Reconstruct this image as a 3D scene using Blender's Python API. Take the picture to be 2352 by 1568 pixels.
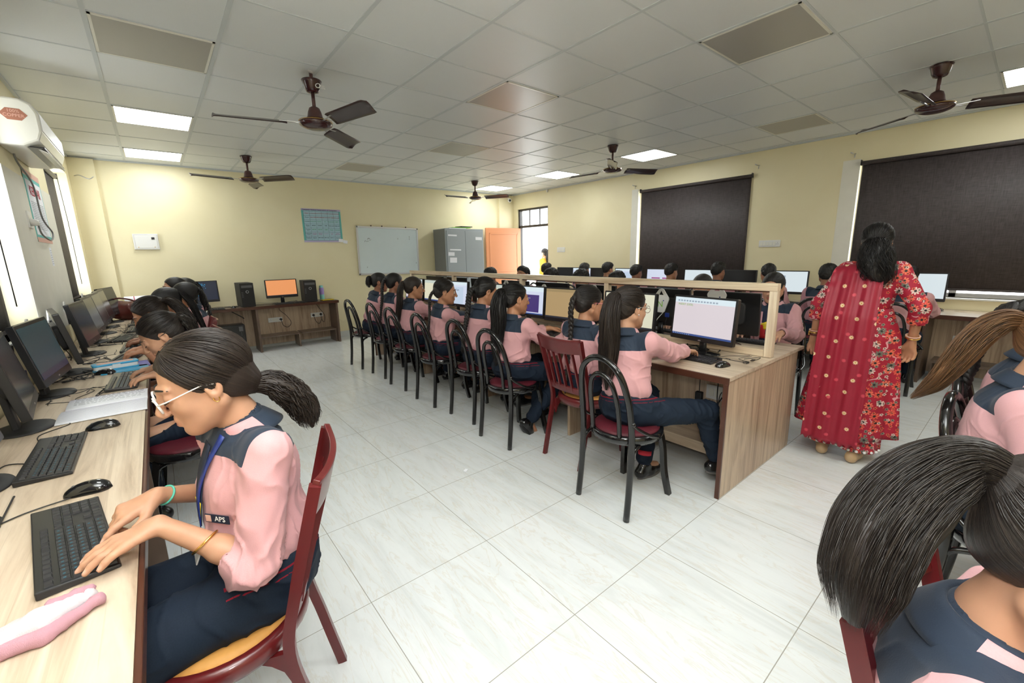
import bpy, math, random
import numpy as np
from mathutils import Vector, Matrix
PI = math.pi
for o in list(bpy.data.objects): bpy.data.objects.remove(o)
SC = bpy.context.scene
COL = SC.collection
random.seed(7); RNG = np.random.RandomState(7)

# ------------------------------------------------------------- camera
def cam_axes(yaw, pitch, roll):
    cy, sy, cp, sp = math.cos(yaw), math.sin(yaw), math.cos(pitch), math.sin(pitch)
    w = np.array([sy*cp, cy*cp, sp]); r0 = np.array([cy, -sy, 0]); u0 = np.cross(r0, w)
    r = r0*math.cos(roll) + u0*math.sin(roll); u = -r0*math.sin(roll) + u0*math.cos(roll)
    return r, u, w
cr, cu, cw = cam_axes(.6873, -.2033, -.0213)
cd = bpy.data.cameras.new('camera'); cam = bpy.data.objects.new('camera', cd); COL.objects.link(cam)
CAMP = (0, 0, 1.427)
cam.matrix_world = Matrix(((cr[0], cu[0], -cw[0], CAMP[0]), (cr[1], cu[1], -cw[1], CAMP[1]), (cr[2], cu[2], -cw[2], CAMP[2]), (0, 0, 0, 1)))
cd.sensor_width = 36; cd.lens = 981.0/2352*36; cd.clip_start = .02; cd.clip_end = 200
SC.camera = cam
# ------------------------------------------------------------- world, exposure, light
SC.view_settings.view_transform = 'Standard'; SC.view_settings.look = 'None'
SC.view_settings.gamma = 1; SC.view_settings.use_curve_mapping = False
SC.view_settings.exposure = 0.86
W = bpy.data.worlds.new('world'); SC.world = W; W.use_nodes = True
W.node_tree.nodes['Background'].inputs[0].default_value = (.93, .97, 1, 1)
W.node_tree.nodes['Background'].inputs[1].default_value = 4.0
PANEL_W = 8.6      # emission of the ceiling light panels
def area(name, loc, size, power, rot=(0, 0, 0), color=(1, 1, 1), shape='SQUARE'):
    l = bpy.data.lights.new(name, 'AREA'); l.energy = power; l.size = size; l.shape = shape; l.color = color
    o = bpy.data.objects.new(name, l); o.location = loc; o.rotation_euler = rot; COL.objects.link(o); return o
# flash of the photographer's camera: one small lamp just above the lens
fl = bpy.data.lights.new('flash', 'POINT'); fl.energy = 20; fl.shadow_soft_size = .09; fl.color = (1, .985, .96)
fo = bpy.data.objects.new('flash', fl); fo.location = (-.03, -.04, 1.62); COL.objects.link(fo)

# added spot for soft fill, like flash light bounced off the ceiling
fb_ = bpy.data.lights.new('bounce_fill', 'SPOT'); fb_.energy = 410; fb_.spot_size = math.radians(95); fb_.spot_blend = .6; fb_.shadow_soft_size = .06
fbo = bpy.data.objects.new('bounce_fill', fb_); fbo.location = (-.03, -.10, 1.70); fbo.rotation_euler = Vector((.15, .30, 1.0)).to_track_quat('-Z', 'Y').to_euler(); COL.objects.link(fbo)

XL, XR, YF, YB, H = -.65, 6.6, -1.7, 7.93, 2.738
DZ = .733

# ------------------------------------------------------------- materials
def sr(r, g, b):
    f = lambda c: ((c/255+.055)/1.055)**2.4 if c > 10 else c/255/12.92
    return (f(r), f(g), f(b), 1)
def newmat(name):
    m = bpy.data.materials.new(name); m.use_nodes = True
    return m, m.node_tree.nodes, m.node_tree.links, m.node_tree.nodes['Principled BSDF']
def mat(name, col, rough=.5, metal=0, coat=0, emit=0, noise=0, nscale=20, bump=0, bscale=200, trans=0, alpha=1, spec=None):
    m, N, L, P = newmat(name)
    col = tuple(col) if len(col) == 4 else (*col, 1)
    P.inputs['Base Color'].default_value = col; P.inputs['Roughness'].default_value = rough
    P.inputs['Metallic'].default_value = metal; P.inputs['Coat Weight'].default_value = coat
    if spec is not None: P.inputs['Specular IOR Level'].default_value = spec
    if trans: P.inputs['Transmission Weight'].default_value = trans
    if alpha < 1: P.inputs['Alpha'].default_value = alpha
    if emit:
        P.inputs['Emission Color'].default_value = col; P.inputs['Emission Strength'].default_value = emit
        P.inputs['Base Color'].default_value = (0, 0, 0, 1) if emit < 3 else col
    if noise or bump:
        tc = N.new('ShaderNodeTexCoord')
    if noise:
        n = N.new('ShaderNodeTexNoise'); n.inputs['Scale'].default_value = nscale; n.inputs['Detail'].default_value = 4
        L.new(tc.outputs['Object'], n.inputs['Vector'])
        mx = N.new('ShaderNodeMix'); mx.data_type = 'RGBA'
        mx.inputs[6].default_value = tuple(c*(1-noise) for c in col[:3])+(1,); mx.inputs[7].default_value = tuple(min(1, c*(1+noise)) for c in col[:3])+(1,)
        L.new(n.outputs['Fac'], mx.inputs[0]); L.new(mx.outputs[2], P.inputs['Base Color'])
    if bump:
        n = N.new('ShaderNodeTexNoise'); n.inputs['Scale'].default_value = bscale; L.new(tc.outputs['Object'], n.inputs['Vector'])
        b = N.new('ShaderNodeBump'); b.inputs['Strength'].default_value = bump; b.inputs['Distance'].default_value = .002
        L.new(n.outputs['Fac'], b.inputs['Height']); L.new(b.outputs['Normal'], P.inputs['Normal'])
    return m
def ramp(N, stops):
    r = N.new('ShaderNodeValToRGB'); e = r.color_ramp.elements
    while len(e) < len(stops): e.new(.5)
    for i, (p, c) in enumerate(stops):
        e[i].position = p; e[i].color = c if len(c) == 4 else (*c, 1)
    return r
def math_(N, L, op, a, b=None, c=None):
    n = N.new('ShaderNodeMath'); n.operation = op
    for i, v in enumerate((a, b, c)):
        if v is None: continue
        if isinstance(v, (int, float)): n.inputs[i].default_value = v
        else: L.new(v, n.inputs[i])
    return n.outputs[0]
def mixc(N, L, fac, a, b):
    n = N.new('ShaderNodeMix'); n.data_type = 'RGBA'
    for k, v in ((0, fac), (6, a), (7, b)):
        if isinstance(v, (int, float)): n.inputs[k].default_value = v
        elif isinstance(v, tuple): n.inputs[k].default_value = v if len(v) == 4 else (*v, 1)
        else: L.new(v, n.inputs[k])
    return n.outputs[2]
def mapping(N, L, src, scale=(1, 1, 1), rot=(0, 0, 0), loc=(0, 0, 0)):
    n = N.new('ShaderNodeMapping'); n.inputs['Scale'].default_value = scale; n.inputs['Rotation'].default_value = rot; n.inputs['Location'].default_value = loc
    L.new(src, n.inputs['Vector']); return n.outputs[0]
def noise_(N, L, vec, scale, detail=4, dist=0, rough=.5):
    n = N.new('ShaderNodeTexNoise'); n.inputs['Scale'].default_value = scale; n.inputs['Detail'].default_value = detail
    n.inputs['Distortion'].default_value = dist; n.inputs['Roughness'].default_value = rough
    L.new(vec, n.inputs['Vector']); return n.outputs['Fac']

def m_floor():
    m, N, L, P = newmat('floor_tile'); tc = N.new('ShaderNodeTexCoord'); ob = tc.outputs['Object']
    v = mapping(N, L, ob, (3.2, .55, 1), (0, 0, .12))
    n1 = noise_(N, L, v, 2.2, 8, 1.6, .62)
    r1 = ramp(N, [(.30, (.68, .71, .705)), (.5, (.76, .79, .79)), (.7, (.80, .83, .83))]); L.new(n1, r1.inputs[0])
    v2 = mapping(N, L, ob, (2.6, .4, 1), (0, 0, -.2), (3, 1, 0)); n2 = noise_(N, L, v2, 3.1, 6, 2.4, .6)
    vein = ramp(N, [(.475, (0, 0, 0)), (.5, (1, 1, 1)), (.525, (0, 0, 0))]); L.new(n2, vein.inputs[0])
    c = mixc(N, L, math_(N, L, 'MULTIPLY', vein.outputs[0], .35), r1.outputs[0], (.62, .55, .43))
    sx = N.new('ShaderNodeSeparateXYZ'); L.new(ob, sx.inputs[0])
    def line(s, off):
        a = math_(N, L, 'MODULO', math_(N, L, 'ADD', s, off), .6)
        a = math_(N, L, 'ABSOLUTE', math_(N, L, 'SUBTRACT', a, .3))
        return math_(N, L, 'GREATER_THAN', a, .3-.0016)
    g = math_(N, L, 'MAXIMUM', line(sx.outputs[0], 6-1.103), line(sx.outputs[1], 6-2.783+.6))
    # slight tone change from tile to tile
    fl_ = N.new('ShaderNodeVectorMath'); fl_.operation = 'FLOOR'
    L.new(mapping(N, L, ob, (1/.6, 1/.6, 0), (0, 0, 0), (-1.103/.6, -2.783/.6, 0)), fl_.inputs[0])
    wn = N.new('ShaderNodeTexWhiteNoise'); L.new(fl_.outputs[0], wn.inputs['Vector'])
    c = mixc(N, L, math_(N, L, 'MULTIPLY', wn.outputs['Value'], .14), c, (.66, .68, .66))
    c = mixc(N, L, g, c, (.36, .35, .31))
    L.new(c, P.inputs['Base Color']); P.inputs['Roughness'].default_value = .16; P.inputs['Specular IOR Level'].default_value = .45
    b = N.new('ShaderNodeBump'); b.inputs['Strength'].default_value = .3; b.inputs['Distance'].default_value = .002
    L.new(math_(N, L, 'SUBTRACT', 1, g), b.inputs['Height']); L.new(b.outputs[0], P.inputs['Normal'])
    return m
def m_wall():
    m, N, L, P = newmat('cream_paint'); tc = N.new('ShaderNodeTexCoord'); ob = tc.outputs['Object']
    n1 = noise_(N, L, ob, 1.3, 6, .5)
    r1 = ramp(N, [(.3, (.80, .715, .455)), (.7, (.86, .785, .53))]); L.new(n1, r1.inputs[0])
    # worn, dirtier band close to the floor
    sx = N.new('ShaderNodeSeparateXYZ'); L.new(ob, sx.inputs[0])
    n2 = noise_(N, L, mapping(N, L, ob, (1, 1, .35)), 6, 8, 1)
    lo = math_(N, L, 'LESS_THAN', sx.outputs[2], math_(N, L, 'MULTIPLY', n2, .6))
    c = mixc(N, L, math_(N, L, 'MULTIPLY', lo, .18), r1.outputs[0], (.45, .38, .22))
    L.new(c, P.inputs['Base Color']); P.inputs['Roughness'].default_value = .45
    b = N.new('ShaderNodeBump'); b.inputs['Strength'].default_value = .12; b.inputs['Distance'].default_value = .004
    L.new(noise_(N, L, ob, 9, 5), b.inputs['Height']); L.new(b.outputs[0], P.inputs['Normal'])
    return m
def m_laminate(name, light, mid, dark, axis='z', scale=1.0):
    """wood-print laminate, the grain running along one axis"""
    m, N, L, P = newmat(name); tc = N.new('ShaderNodeTexCoord'); ob = tc.outputs['Object']
    k = {'x': (.18, 2.2, 2.2), 'y': (2.2, .18, 2.2), 'z': (2.2, 2.2, .16)}[axis]
    v = mapping(N, L, ob, tuple(q*scale for q in k))
    n1 = noise_(N, L, v, 4.5, 7, 2.2, .6)
    r1 = ramp(N, [(.30, dark), (.45, mid), (.60, light), (.8, mid)]); L.new(n1, r1.inputs[0])
    k2 = {'x': (.25, 20, 20), 'y': (20, .25, 20), 'z': (20, 20, .2)}[axis]
    n2 = noise_(N, L, mapping(N, L, ob, k2), 3, 3)
    c = mixc(N, L, math_(N, L, 'MULTIPLY', math_(N, L, 'GREATER_THAN', n2, .6), .3), r1.outputs[0], dark)
    L.new(c, P.inputs['Base Color']); P.inputs['Roughness'].default_value = .33
    return m
def m_ceiling():
    m, N, L, P = newmat('ceiling_tile'); tc = N.new('ShaderNodeTexCoord'); ob = tc.outputs['Object']
    fl_ = N.new('ShaderNodeVectorMath'); fl_.operation = 'FLOOR'
    L.new(mapping(N, L, ob, (1/.6, 1/.6, 0), (0, 0, 0), (.0935/.6, -3.4054/.6, 0)), fl_.inputs[0])
    wn = N.new('ShaderNodeTexWhiteNoise'); L.new(fl_.outputs[0], wn.inputs['Vector'])
    c = mixc(N, L, wn.outputs['Value'], (.74, .77, .765), (.79, .82, .815))
    c = mixc(N, L, math_(N, L, 'MULTIPLY', noise_(N, L, ob, 160, 2), .12), c, (.5, .5, .46))
    L.new(c, P.inputs['Base Color']); P.inputs['Roughness'].default_value = .38
    b = N.new('ShaderNodeBump'); b.inputs['Strength'].default_value = .15; b.inputs['Distance'].default_value = .001
    L.new(noise_(N, L, ob, 260, 2), b.inputs['Height']); L.new(b.outputs[0], P.inputs['Normal'])
    return m
def m_blind():
    m, N, L, P = newmat('blind_fabric'); tc = N.new('ShaderNodeTexCoord'); ob = tc.outputs['Object']
    n1 = noise_(N, L, mapping(N, L, ob, (60, 60, 3)), 4, 3); n2 = noise_(N, L, mapping(N, L, ob, (3, 3, 60)), 4, 3)
    r1 = ramp(N, [(.35, (.034, .026, .026)), (.65, (.085, .070, .070))])
    L.new(math_(N, L, 'MULTIPLY', math_(N, L, 'ADD', n1, n2), .5), r1.inputs[0]); L.new(r1.outputs[0], P.inputs['Base Color'])
    P.inputs['Roughness'].default_value = .6; return m
def attr_mix(N, L, P, name, a, b, thr=0.0):
    at = N.new('ShaderNodeAttribute'); at.attribute_name = name
    return mixc(N, L, math_(N, L, 'GREATER_THAN', at.outputs['Fac'], thr), a, b)
def m_shirt(name, pink, navy=(.012, .024, .046)):
    m, N, L, P = newmat(name); tc = N.new('ShaderNodeTexCoord'); ob = tc.outputs['Object']
    nf = noise_(N, L, mapping(N, L, ob, (1, 1, 1)), 420, 2); nb = noise_(N, L, ob, 7, 4)
    a = mixc(N, L, math_(N, L, 'MULTIPLY', nf, .45), tuple(pink), tuple(c*.72 for c in pink))
    a = mixc(N, L, math_(N, L, 'MULTIPLY', nb, .18), a, tuple(min(1, c*1.25) for c in pink))
    c = attr_mix(N, L, P, 'yoke', a, navy)
    L.new(c, P.inputs['Base Color']); P.inputs['Roughness'].default_value = .8; P.inputs['Sheen Weight'].default_value = .08
    b = N.new('ShaderNodeBump'); b.inputs['Strength'].default_value = .35; b.inputs['Distance'].default_value = .0008
    L.new(nf, b.inputs['Height']); L.new(b.outputs[0], P.inputs['Normal']); return m
def m_trouser():
    m, N, L, P = newmat('navy_trouser'); tc = N.new('ShaderNodeTexCoord'); ob = tc.outputs['Object']
    nf = noise_(N, L, ob, 300, 2)
    a = mixc(N, L, nf, (.006, .012, .024), (.012, .022, .040))
    c = attr_mix(N, L, P, 'stripe', a, (.22, .008, .02))
    L.new(c, P.inputs['Base Color']); P.inputs['Roughness'].default_value = .8; P.inputs['Specular IOR Level'].default_value = .25; return m
def m_skin(name, col):
    m, N, L, P = newmat(name); tc = N.new('ShaderNodeTexCoord'); ob = tc.outputs['Object']
    n = noise_(N, L, ob, 28, 5)
    a = mixc(N, L, n, tuple(c*.88 for c in col), tuple(min(1, c*1.12) for c in col))
    at = N.new('ShaderNodeAttribute'); at.attribute_name = 'lips'
    a = mixc(N, L, at.outputs['Fac'], a, (col[0]*.72, col[1]*.42, col[2]*.48))
    a2 = N.new('ShaderNodeAttribute'); a2.attribute_name = 'nail'
    a = mixc(N, L, a2.outputs['Fac'], a, (.78, .48, .40))
    L.new(a, P.inputs['Base Color']); P.inputs['Roughness'].default_value = .5
    P.inputs['Subsurface Weight'].default_value = .12; P.inputs['Subsurface Radius'].default_value = (.02, .008, .004); P.inputs['Subsurface Scale'].default_value = .5
    b = N.new('ShaderNodeBump'); b.inputs['Strength'].default_value = .12; b.inputs['Distance'].default_value = .0006
    L.new(noise_(N, L, ob, 350, 3), b.inputs['Height']); L.new(b.outputs[0], P.inputs['Normal']); return m
def m_hair(name, dark, light, rough=.36):
    m, N, L, P = newmat(name); at = N.new('ShaderNodeAttribute'); at.attribute_name = 'huv'
    v = at.outputs['Vector']
    n1 = noise_(N, L, v, 1.0, 5, .2, .65); n2 = noise_(N, L, v, 4.0, 3, 0, .6)
    r1 = ramp(N, [(.35, dark), (.7, light)]); L.new(n1, r1.inputs[0]); L.new(r1.outputs[0], P.inputs['Base Color'])
    P.inputs['Roughness'].default_value = rough; P.inputs['Specular IOR Level'].default_value = .38
    b = N.new('ShaderNodeBump'); b.inputs['Strength'].default_value = .55; b.inputs['Distance'].default_value = .003
    L.new(math_(N, L, 'ADD', n1, math_(N, L, 'MULTIPLY', n2, .6)), b.inputs['Height']); L.new(b.outputs[0], P.inputs['Normal']); return m
def m_floral():
    """crimson cotton printed with small white, orange and black flowers"""
    m, N, L, P = newmat('floral_cotton'); tc = N.new('ShaderNodeTexCoord'); ob = tc.outputs['Object']
    v0 = mapping(N, L, ob, (1, .35, 1))
    base = mixc(N, L, noise_(N, L, ob, 30, 3), (.33, .004, .024), (.42, .008, .034))
    # pale twigs
    w = N.new('ShaderNodeTexVoronoi'); w.feature = 'DISTANCE_TO_EDGE'; w.inputs['Scale'].default_value = 11
    vd = N.new('ShaderNodeMix'); vd.data_type = 'VECTOR'; nz = N.new('ShaderNodeTexNoise'); nz.inputs['Scale'].default_value = 14; L.new(v0, nz.inputs['Vector'])
    vd.inputs[0].default_value = .06; L.new(v0, vd.inputs[4]); L.new(nz.outputs['Color'], vd.inputs[5]); L.new(vd.outputs[1], w.inputs['Vector'])
    tw = math_(N, L, 'MULTIPLY', math_(N, L, 'LESS_THAN', w.outputs['Distance'], .035), math_(N, L, 'GREATER_THAN', noise_(N, L, ob, 9, 2), .53))
    c = mixc(N, L, math_(N, L, 'MULTIPLY', tw, .75), base, (.75, .40, .42))
    def flowers(c, scale, off, rad, cols, petals):
        vm = mapping(N, L, v0, (1, 1, 1), (0, 0, 0), off)
        vo = N.new('ShaderNodeTexVoronoi'); vo.inputs['Scale'].default_value = scale; vo.inputs['Randomness'].default_value = .75; L.new(vm, vo.inputs['Vector'])
        s = N.new('ShaderNodeVectorMath'); s.operation = 'SUBTRACT'; L.new(vm, s.inputs[0]); L.new(vo.outputs['Position'], s.inputs[1])
        sp = N.new('ShaderNodeSeparateXYZ'); L.new(s.outputs[0], sp.inputs[0])
        ang = math_(N, L, 'ARCTAN2', sp.outputs[2], sp.outputs[0])
        d = math_(N, L, 'SQRT', math_(N, L, 'ADD', math_(N, L, 'POWER', math_(N, L, 'ABSOLUTE', sp.outputs[0]), 2.), math_(N, L, 'POWER', math_(N, L, 'ABSOLUTE', sp.outputs[2]), 2.)))
        pet = math_(N, L, 'ABSOLUTE', math_(N, L, 'COSINE', math_(N, L, 'MULTIPLY', ang, petals/2)))
        rr = math_(N, L, 'MULTIPLY', math_(N, L, 'ADD', math_(N, L, 'MULTIPLY', pet, .5), .5), rad)
        inside = math_(N, L, 'LESS_THAN', d, rr); core = math_(N, L, 'LESS_THAN', d, rad*.3)
        h = N.new('ShaderNodeSeparateColor'); L.new(vo.outputs['Color'], h.inputs[0])
        rp = ramp(N, cols); rp.color_ramp.interpolation = 'CONSTANT'; L.new(h.outputs[0], rp.inputs[0])
        edge = math_(N, L, 'LESS_THAN', pet, .35)
        pc = mixc(N, L, math_(N, L, 'MULTIPLY', edge, .8), rp.outputs[0], (.03, .02, .02))
        c = mixc(N, L, inside, c, pc)
        return mixc(N, L, core, c, (.02, .015, .015))
    c = flowers(c, 15, (0, 0, 0), .023, [(0, (.75, .10, .06)), (.35, (.72, .55, .48)), (.6, (.80, .16, .09)), (.8, (.16, .17, .13))], 8)
    c = flowers(c, 26, (3.3, 1, 2), .010, [(0, (.75, .55, .48)), (.4, (.7, .12, .06)), (.7, (.22, .22, .17))], 5)
    L.new(c, P.inputs['Base Color']); P.inputs['Roughness'].default_value = .7; return m
def m_dupatta():
    m, N, L, P = newmat('crimson_georgette'); tc = N.new('ShaderNodeTexCoord'); ob = tc.outputs['Object']
    v0 = mapping(N, L, ob, (1, .0, 1)); c = mixc(N, L, noise_(N, L, ob, 25, 3), (.27, .003, .020), (.33, .005, .028))
    for scale, off, rad, col in ((8.5, (.03, 0, .02), .0135, (.85, .66, .38)), (7.5, (.5, 0, .9), .0125, (.62, .06, .09))):
        vm = mapping(N, L, v0, (1, 1, 1), (0, 0, 0), off)
        vo = N.new('ShaderNodeTexVoronoi'); vo.voronoi_dimensions = '3D'; vo.inputs['Scale'].default_value = scale; vo.inputs['Randomness'].default_value = .45; L.new(vm, vo.inputs['Vector'])
        s = N.new('ShaderNodeVectorMath'); s.operation = 'SUBTRACT'; L.new(vm, s.inputs[0]); L.new(vo.outputs['Position'], s.inputs[1])
        sp = N.new('ShaderNodeSeparateXYZ'); L.new(s.outputs[0], sp.inputs[0])
        ang = math_(N, L, 'ARCTAN2', sp.outputs[2], sp.outputs[0])
        d = math_(N, L, 'SQRT', math_(N, L, 'ADD', math_(N, L, 'POWER', math_(N, L, 'ABSOLUTE', sp.outputs[0]), 2.), math_(N, L, 'POWER', math_(N, L, 'ABSOLUTE', sp.outputs[2]), 2.)))
        pet = math_(N, L, 'ABSOLUTE', math_(N, L, 'COSINE', math_(N, L, 'MULTIPLY', ang, 4.5)))
        ins = math_(N, L, 'LESS_THAN', d, math_(N, L, 'MULTIPLY', math_(N, L, 'ADD', math_(N, L, 'MULTIPLY', pet, .55), .45), rad))
        c = mixc(N, L, ins, c, col)
        if rad > .013: c = mixc(N, L, math_(N, L, 'LESS_THAN', d, rad*.3), c, (.55, .28, .05))
    L.new(c, P.inputs['Base Color']); P.inputs['Roughness'].default_value = .5; P.inputs['Sheen Weight'].default_value = .08; return m
def m_glow(name, col, strength):
    m, N, L, P = newmat(name); P.inputs['Base Color'].default_value = (.02, .02, .02, 1); P.inputs['Roughness'].default_value = .25
    P.inputs['Emission Color'].default_value = (*col[:3], 1); P.inputs['Emission Strength'].default_value = strength; return m
M = dict(
    floor=m_floor(), wall=m_wall(), ceil=m_ceiling(), blind=m_blind(), grid=mat('ceiling_grid_white', (.60, .64, .64), .4),
    white_wall=mat('white_plaster', (.80, .78, .68), .6, noise=.06, nscale=8), base=mat('skirting', (.62, .64, .62), .25),
    lam_z=m_laminate('laminate_upright', (.60, .46, .32), (.47, .34, .23), (.30, .20, .13), 'z'),
    lam_y=m_laminate('laminate_top', (.64, .52, .38), (.52, .40, .28), (.36, .26, .17), 'y', .8),
    lam_top=m_laminate('laminate_pale', (.66, .55, .42), (.55, .44, .325), (.37, .275, .19), 'y', .8),
    lam_py=m_laminate('laminate_rail', (.80, .68, .50), (.68, .54, .38), (.48, .35, .22), 'y', 1.2), lam_pz=m_laminate('laminate_post', (.82, .70, .53), (.70, .56, .40), (.52, .38, .25), 'z', 1.2),
    lam_x=m_laminate('laminate_cross', (.66, .52, .37), (.54, .41, .28), (.36, .26, .17), 'x'),
    brown=mat('brown_laminate', (.13, .085, .06), .35, noise=.25, nscale=12),
    edge=mat('edge_band', (.070, .024, .013), .3, noise=.2, nscale=30), brown_top=m_laminate('brown_grain', (.20, .145, .105), (.16, .11, .08), (.10, .065, .045), 'x'),
    black=mat('black_plastic', (.012, .012, .013), .32), black_m=mat('black_matte', (.016, .016, .017), .6), gloss=mat('black_gloss', (.008, .008, .009), .12, coat=.5),
    scuff=mat('black_chair', (.007, .0065, .0065), .16, coat=.3, noise=.6, nscale=30), dark_scr=mat('screen_off', (.018, .018, .020), .18),
    key=mat('key_cap', (.022, .022, .024), .45), legend=mat('key_legend', (.03, .10, .14), .5), grey_p=mat('grey_plastic', (.10, .10, .105), .4),
    white_p=mat('white_plastic', (.80, .80, .77), .35), cream_p=mat('cream_plastic', (.78, .77, .68), .3), steel=mat('steel', (.55, .55, .56), .3, metal=1),
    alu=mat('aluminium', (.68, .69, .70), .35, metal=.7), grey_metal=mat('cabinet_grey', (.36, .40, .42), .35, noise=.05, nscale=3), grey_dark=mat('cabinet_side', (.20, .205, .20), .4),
    redch=mat('maroon_plastic', (.115, .010, .011), .28, coat=.2, noise=.15, nscale=6), crimson=mat('crimson_cushion', (.085, .004, .012), .6, noise=.4, nscale=60),
    orange_c=mat('ochre_cushion', (.62, .30, .07), .6, noise=.12, nscale=60), board=mat('whiteboard', (.70, .80, .82), .18, noise=.03, nscale=5),
    door=mat('door_orange', (.62, .25, .11), .4, noise=.05, nscale=3), darkwood=mat('door_frame', (.035, .028, .024), .4), fan=mat('fan_maroon', (.045, .012, .012), .22, coat=.4), fan2=mat('fan_brown', (.10, .05, .045), .35, metal=.3),
    blade=mat('fan_blade', (.035, .016, .014), .28, metal=.2, coat=.3), paper=mat('paper', (.86, .88, .92), .7), blue=mat('vga_blue', (.015, .035, .20), .4), cable=mat('cable', (.012, .012, .012), .45), cable_g=mat('cable_grey', (.20, .20, .19), .5), cable_w=mat('cable_white', (.6, .6, .58), .5),
    pink=m_shirt('pink_shirt', (.63, .335, .345)), pink2=m_shirt('pink_shirt_pale', (.62, .34, .355)), pink3=m_shirt('pink_shirt_deep', (.55, .27, .31)),
    trouser=m_trouser(), navy=mat('navy_cloth', (.010, .018, .042), .7), shoe=mat('black_shoe', (.010, .010, .011), .22, coat=.4), sole=mat('shoe_sole', (.16, .15, .14), .7), sock=mat('navy_sock', (.010, .016, .045), .8), sockred=mat('red_band', (.5, .02, .04), .8),
    skin=m_skin('skin_light', (.50, .27, .165)), skin2=m_skin('skin_tan', (.46, .22, .12)), skin3=m_skin('skin_brown', (.33, .145, .08)),
    hair=m_hair('hair_black', (.006, .005, .005), (.018, .015, .013)), hair_br=m_hair('hair_brown', (.012, .008, .006), (.040, .026, .018), .40), hair_dk=m_hair('hair_dark_brown', (.010, .008, .007), (.034, .026, .021), .3), hair_lt=m_hair('hair_light_brown', (.065, .028, .011), (.24, .12, .05), .4),
    floral=m_floral(), dup=m_dupatta(), gold=mat('gold', (.80, .50, .15), .25, metal=1), silver=mat('silver', (.75, .75, .75), .25, metal=1), eye=mat('eye_white', (.75, .72, .68), .2), iris=mat('iris', (.012, .007, .005), .15),
    tie=mat('hair_tie', (.03, .04, .045), .8), beige=mat('beige_shoe', (.52, .36, .20), .4), yellow=mat('yellow_kurta', (.42, .24, .012), .7, noise=.15, nscale=20), glass=mat('lens', (1, 1, 1), .02, trans=1, alpha=.25),
    teal=mat('teal_band', (.10, .48, .36), .5), red=mat('red', (.5, .02, .02), .5), yel=mat('yellow', (.75, .55, .02), .5), green=mat('green', (.25, .55, .08), .5), lens_pink=mat('pink_frame', (.75, .22, .30), .3), lens_white=mat('white_frame', (.80, .78, .75), .25),
    bag=mat('maroon_leather', (.10, .018, .014), .35, noise=.2, nscale=15, bump=.5, bscale=40), diffuser=mat('panel_off', (.40, .39, .35), .3), glow=m_glow('panel_on', (.97, 1, .98), PANEL_W), lavender=mat('lavender', (.36, .26, .62), .4), mint=mat('mint', (.25, .62, .60), .4),
    cyan=mat('cyan_plastic', (.04, .36, .62), .35), purple=mat('purple', (.20, .20, .52), .5), copper=mat('copper_sticker', (.42, .18, .12), .35, metal=.3), ink=mat('ink', (.02, .02, .05), .7), ink_r=mat('ink_red', (.50, .03, .06), .7), ink_g=mat('ink_green', (.05, .40, .10), .7), ink_p=mat('ink_pink', (.50, .05, .30), .7),
    poster=mat('poster_blue', (.40, .60, .68), .7), teal_p=mat('poster_teal', (.16, .52, .48), .7), lav_p=mat('poster_lavender', (.50, .45, .66), .7), peach=mat('peach', (.75, .45, .35), .7),
    grey_scr=mat('print_grey', (.35, .37, .40), .6), outside=mat('outside_wall', (.85, .83, .78), .8), winframe=mat('window_frame', (.80, .80, .76), .4),
)
M['pane'] = mat('pane', (.9, .95, .95), .03, alpha=.10)

# ------------------------------------------------------------- object helpers
def tag(o, label=None, cat=None, group=None, kind=None):
    if label: o['label'] = label
    if cat: o['category'] = cat
    if group: o['group'] = group
    if kind: o['kind'] = kind
    return o
def thing(name, label, cat, loc=(0, 0, 0), rz=0, group=None):
    o = bpy.data.objects.new(name, None); o.empty_display_size = .05; COL.objects.link(o)
    o.location = loc; o.rotation_euler = (0, 0, rz); return tag(o, label, cat, group)
def link_mesh(name, me, parent=None, bevel=0, loc=None, rot=None):
    o = bpy.data.objects.new(name, me); COL.objects.link(o)
    if parent is not None: o.parent = parent
    if loc is not None: o.location = loc
    if rot is not None: o.rotation_euler = rot
    if bevel:
        b = o.modifiers.new('bevel', 'BEVEL'); b.width = bevel; b.segments = 2; b.limit_method = 'ANGLE'; b.angle_limit = .9
    return o
def kids(o): return [c for c in bpy.data.objects if c.parent == o]
def copy_tree(o, loc=None, rz=None, label=None, group=None, parent=None, cmap=None):
    if cmap is None:
        cmap = {}
        for q in bpy.data.objects:
            if q.parent: cmap.setdefault(q.parent.name, []).append(q)
    c = o.copy(); COL.objects.link(c)
    if parent is not None: c.parent = parent
    if loc is not None: c.location = loc
    if rz is not None: c.rotation_euler = (0, 0, rz)
    if label: c['label'] = label
    if group: c['group'] = group
    for k in cmap.get(o.name, []): copy_tree(k, parent=c, cmap=cmap)
    return c
def unit(v): v = np.array(v, float); return v/(np.linalg.norm(v)+1e-12)
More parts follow.
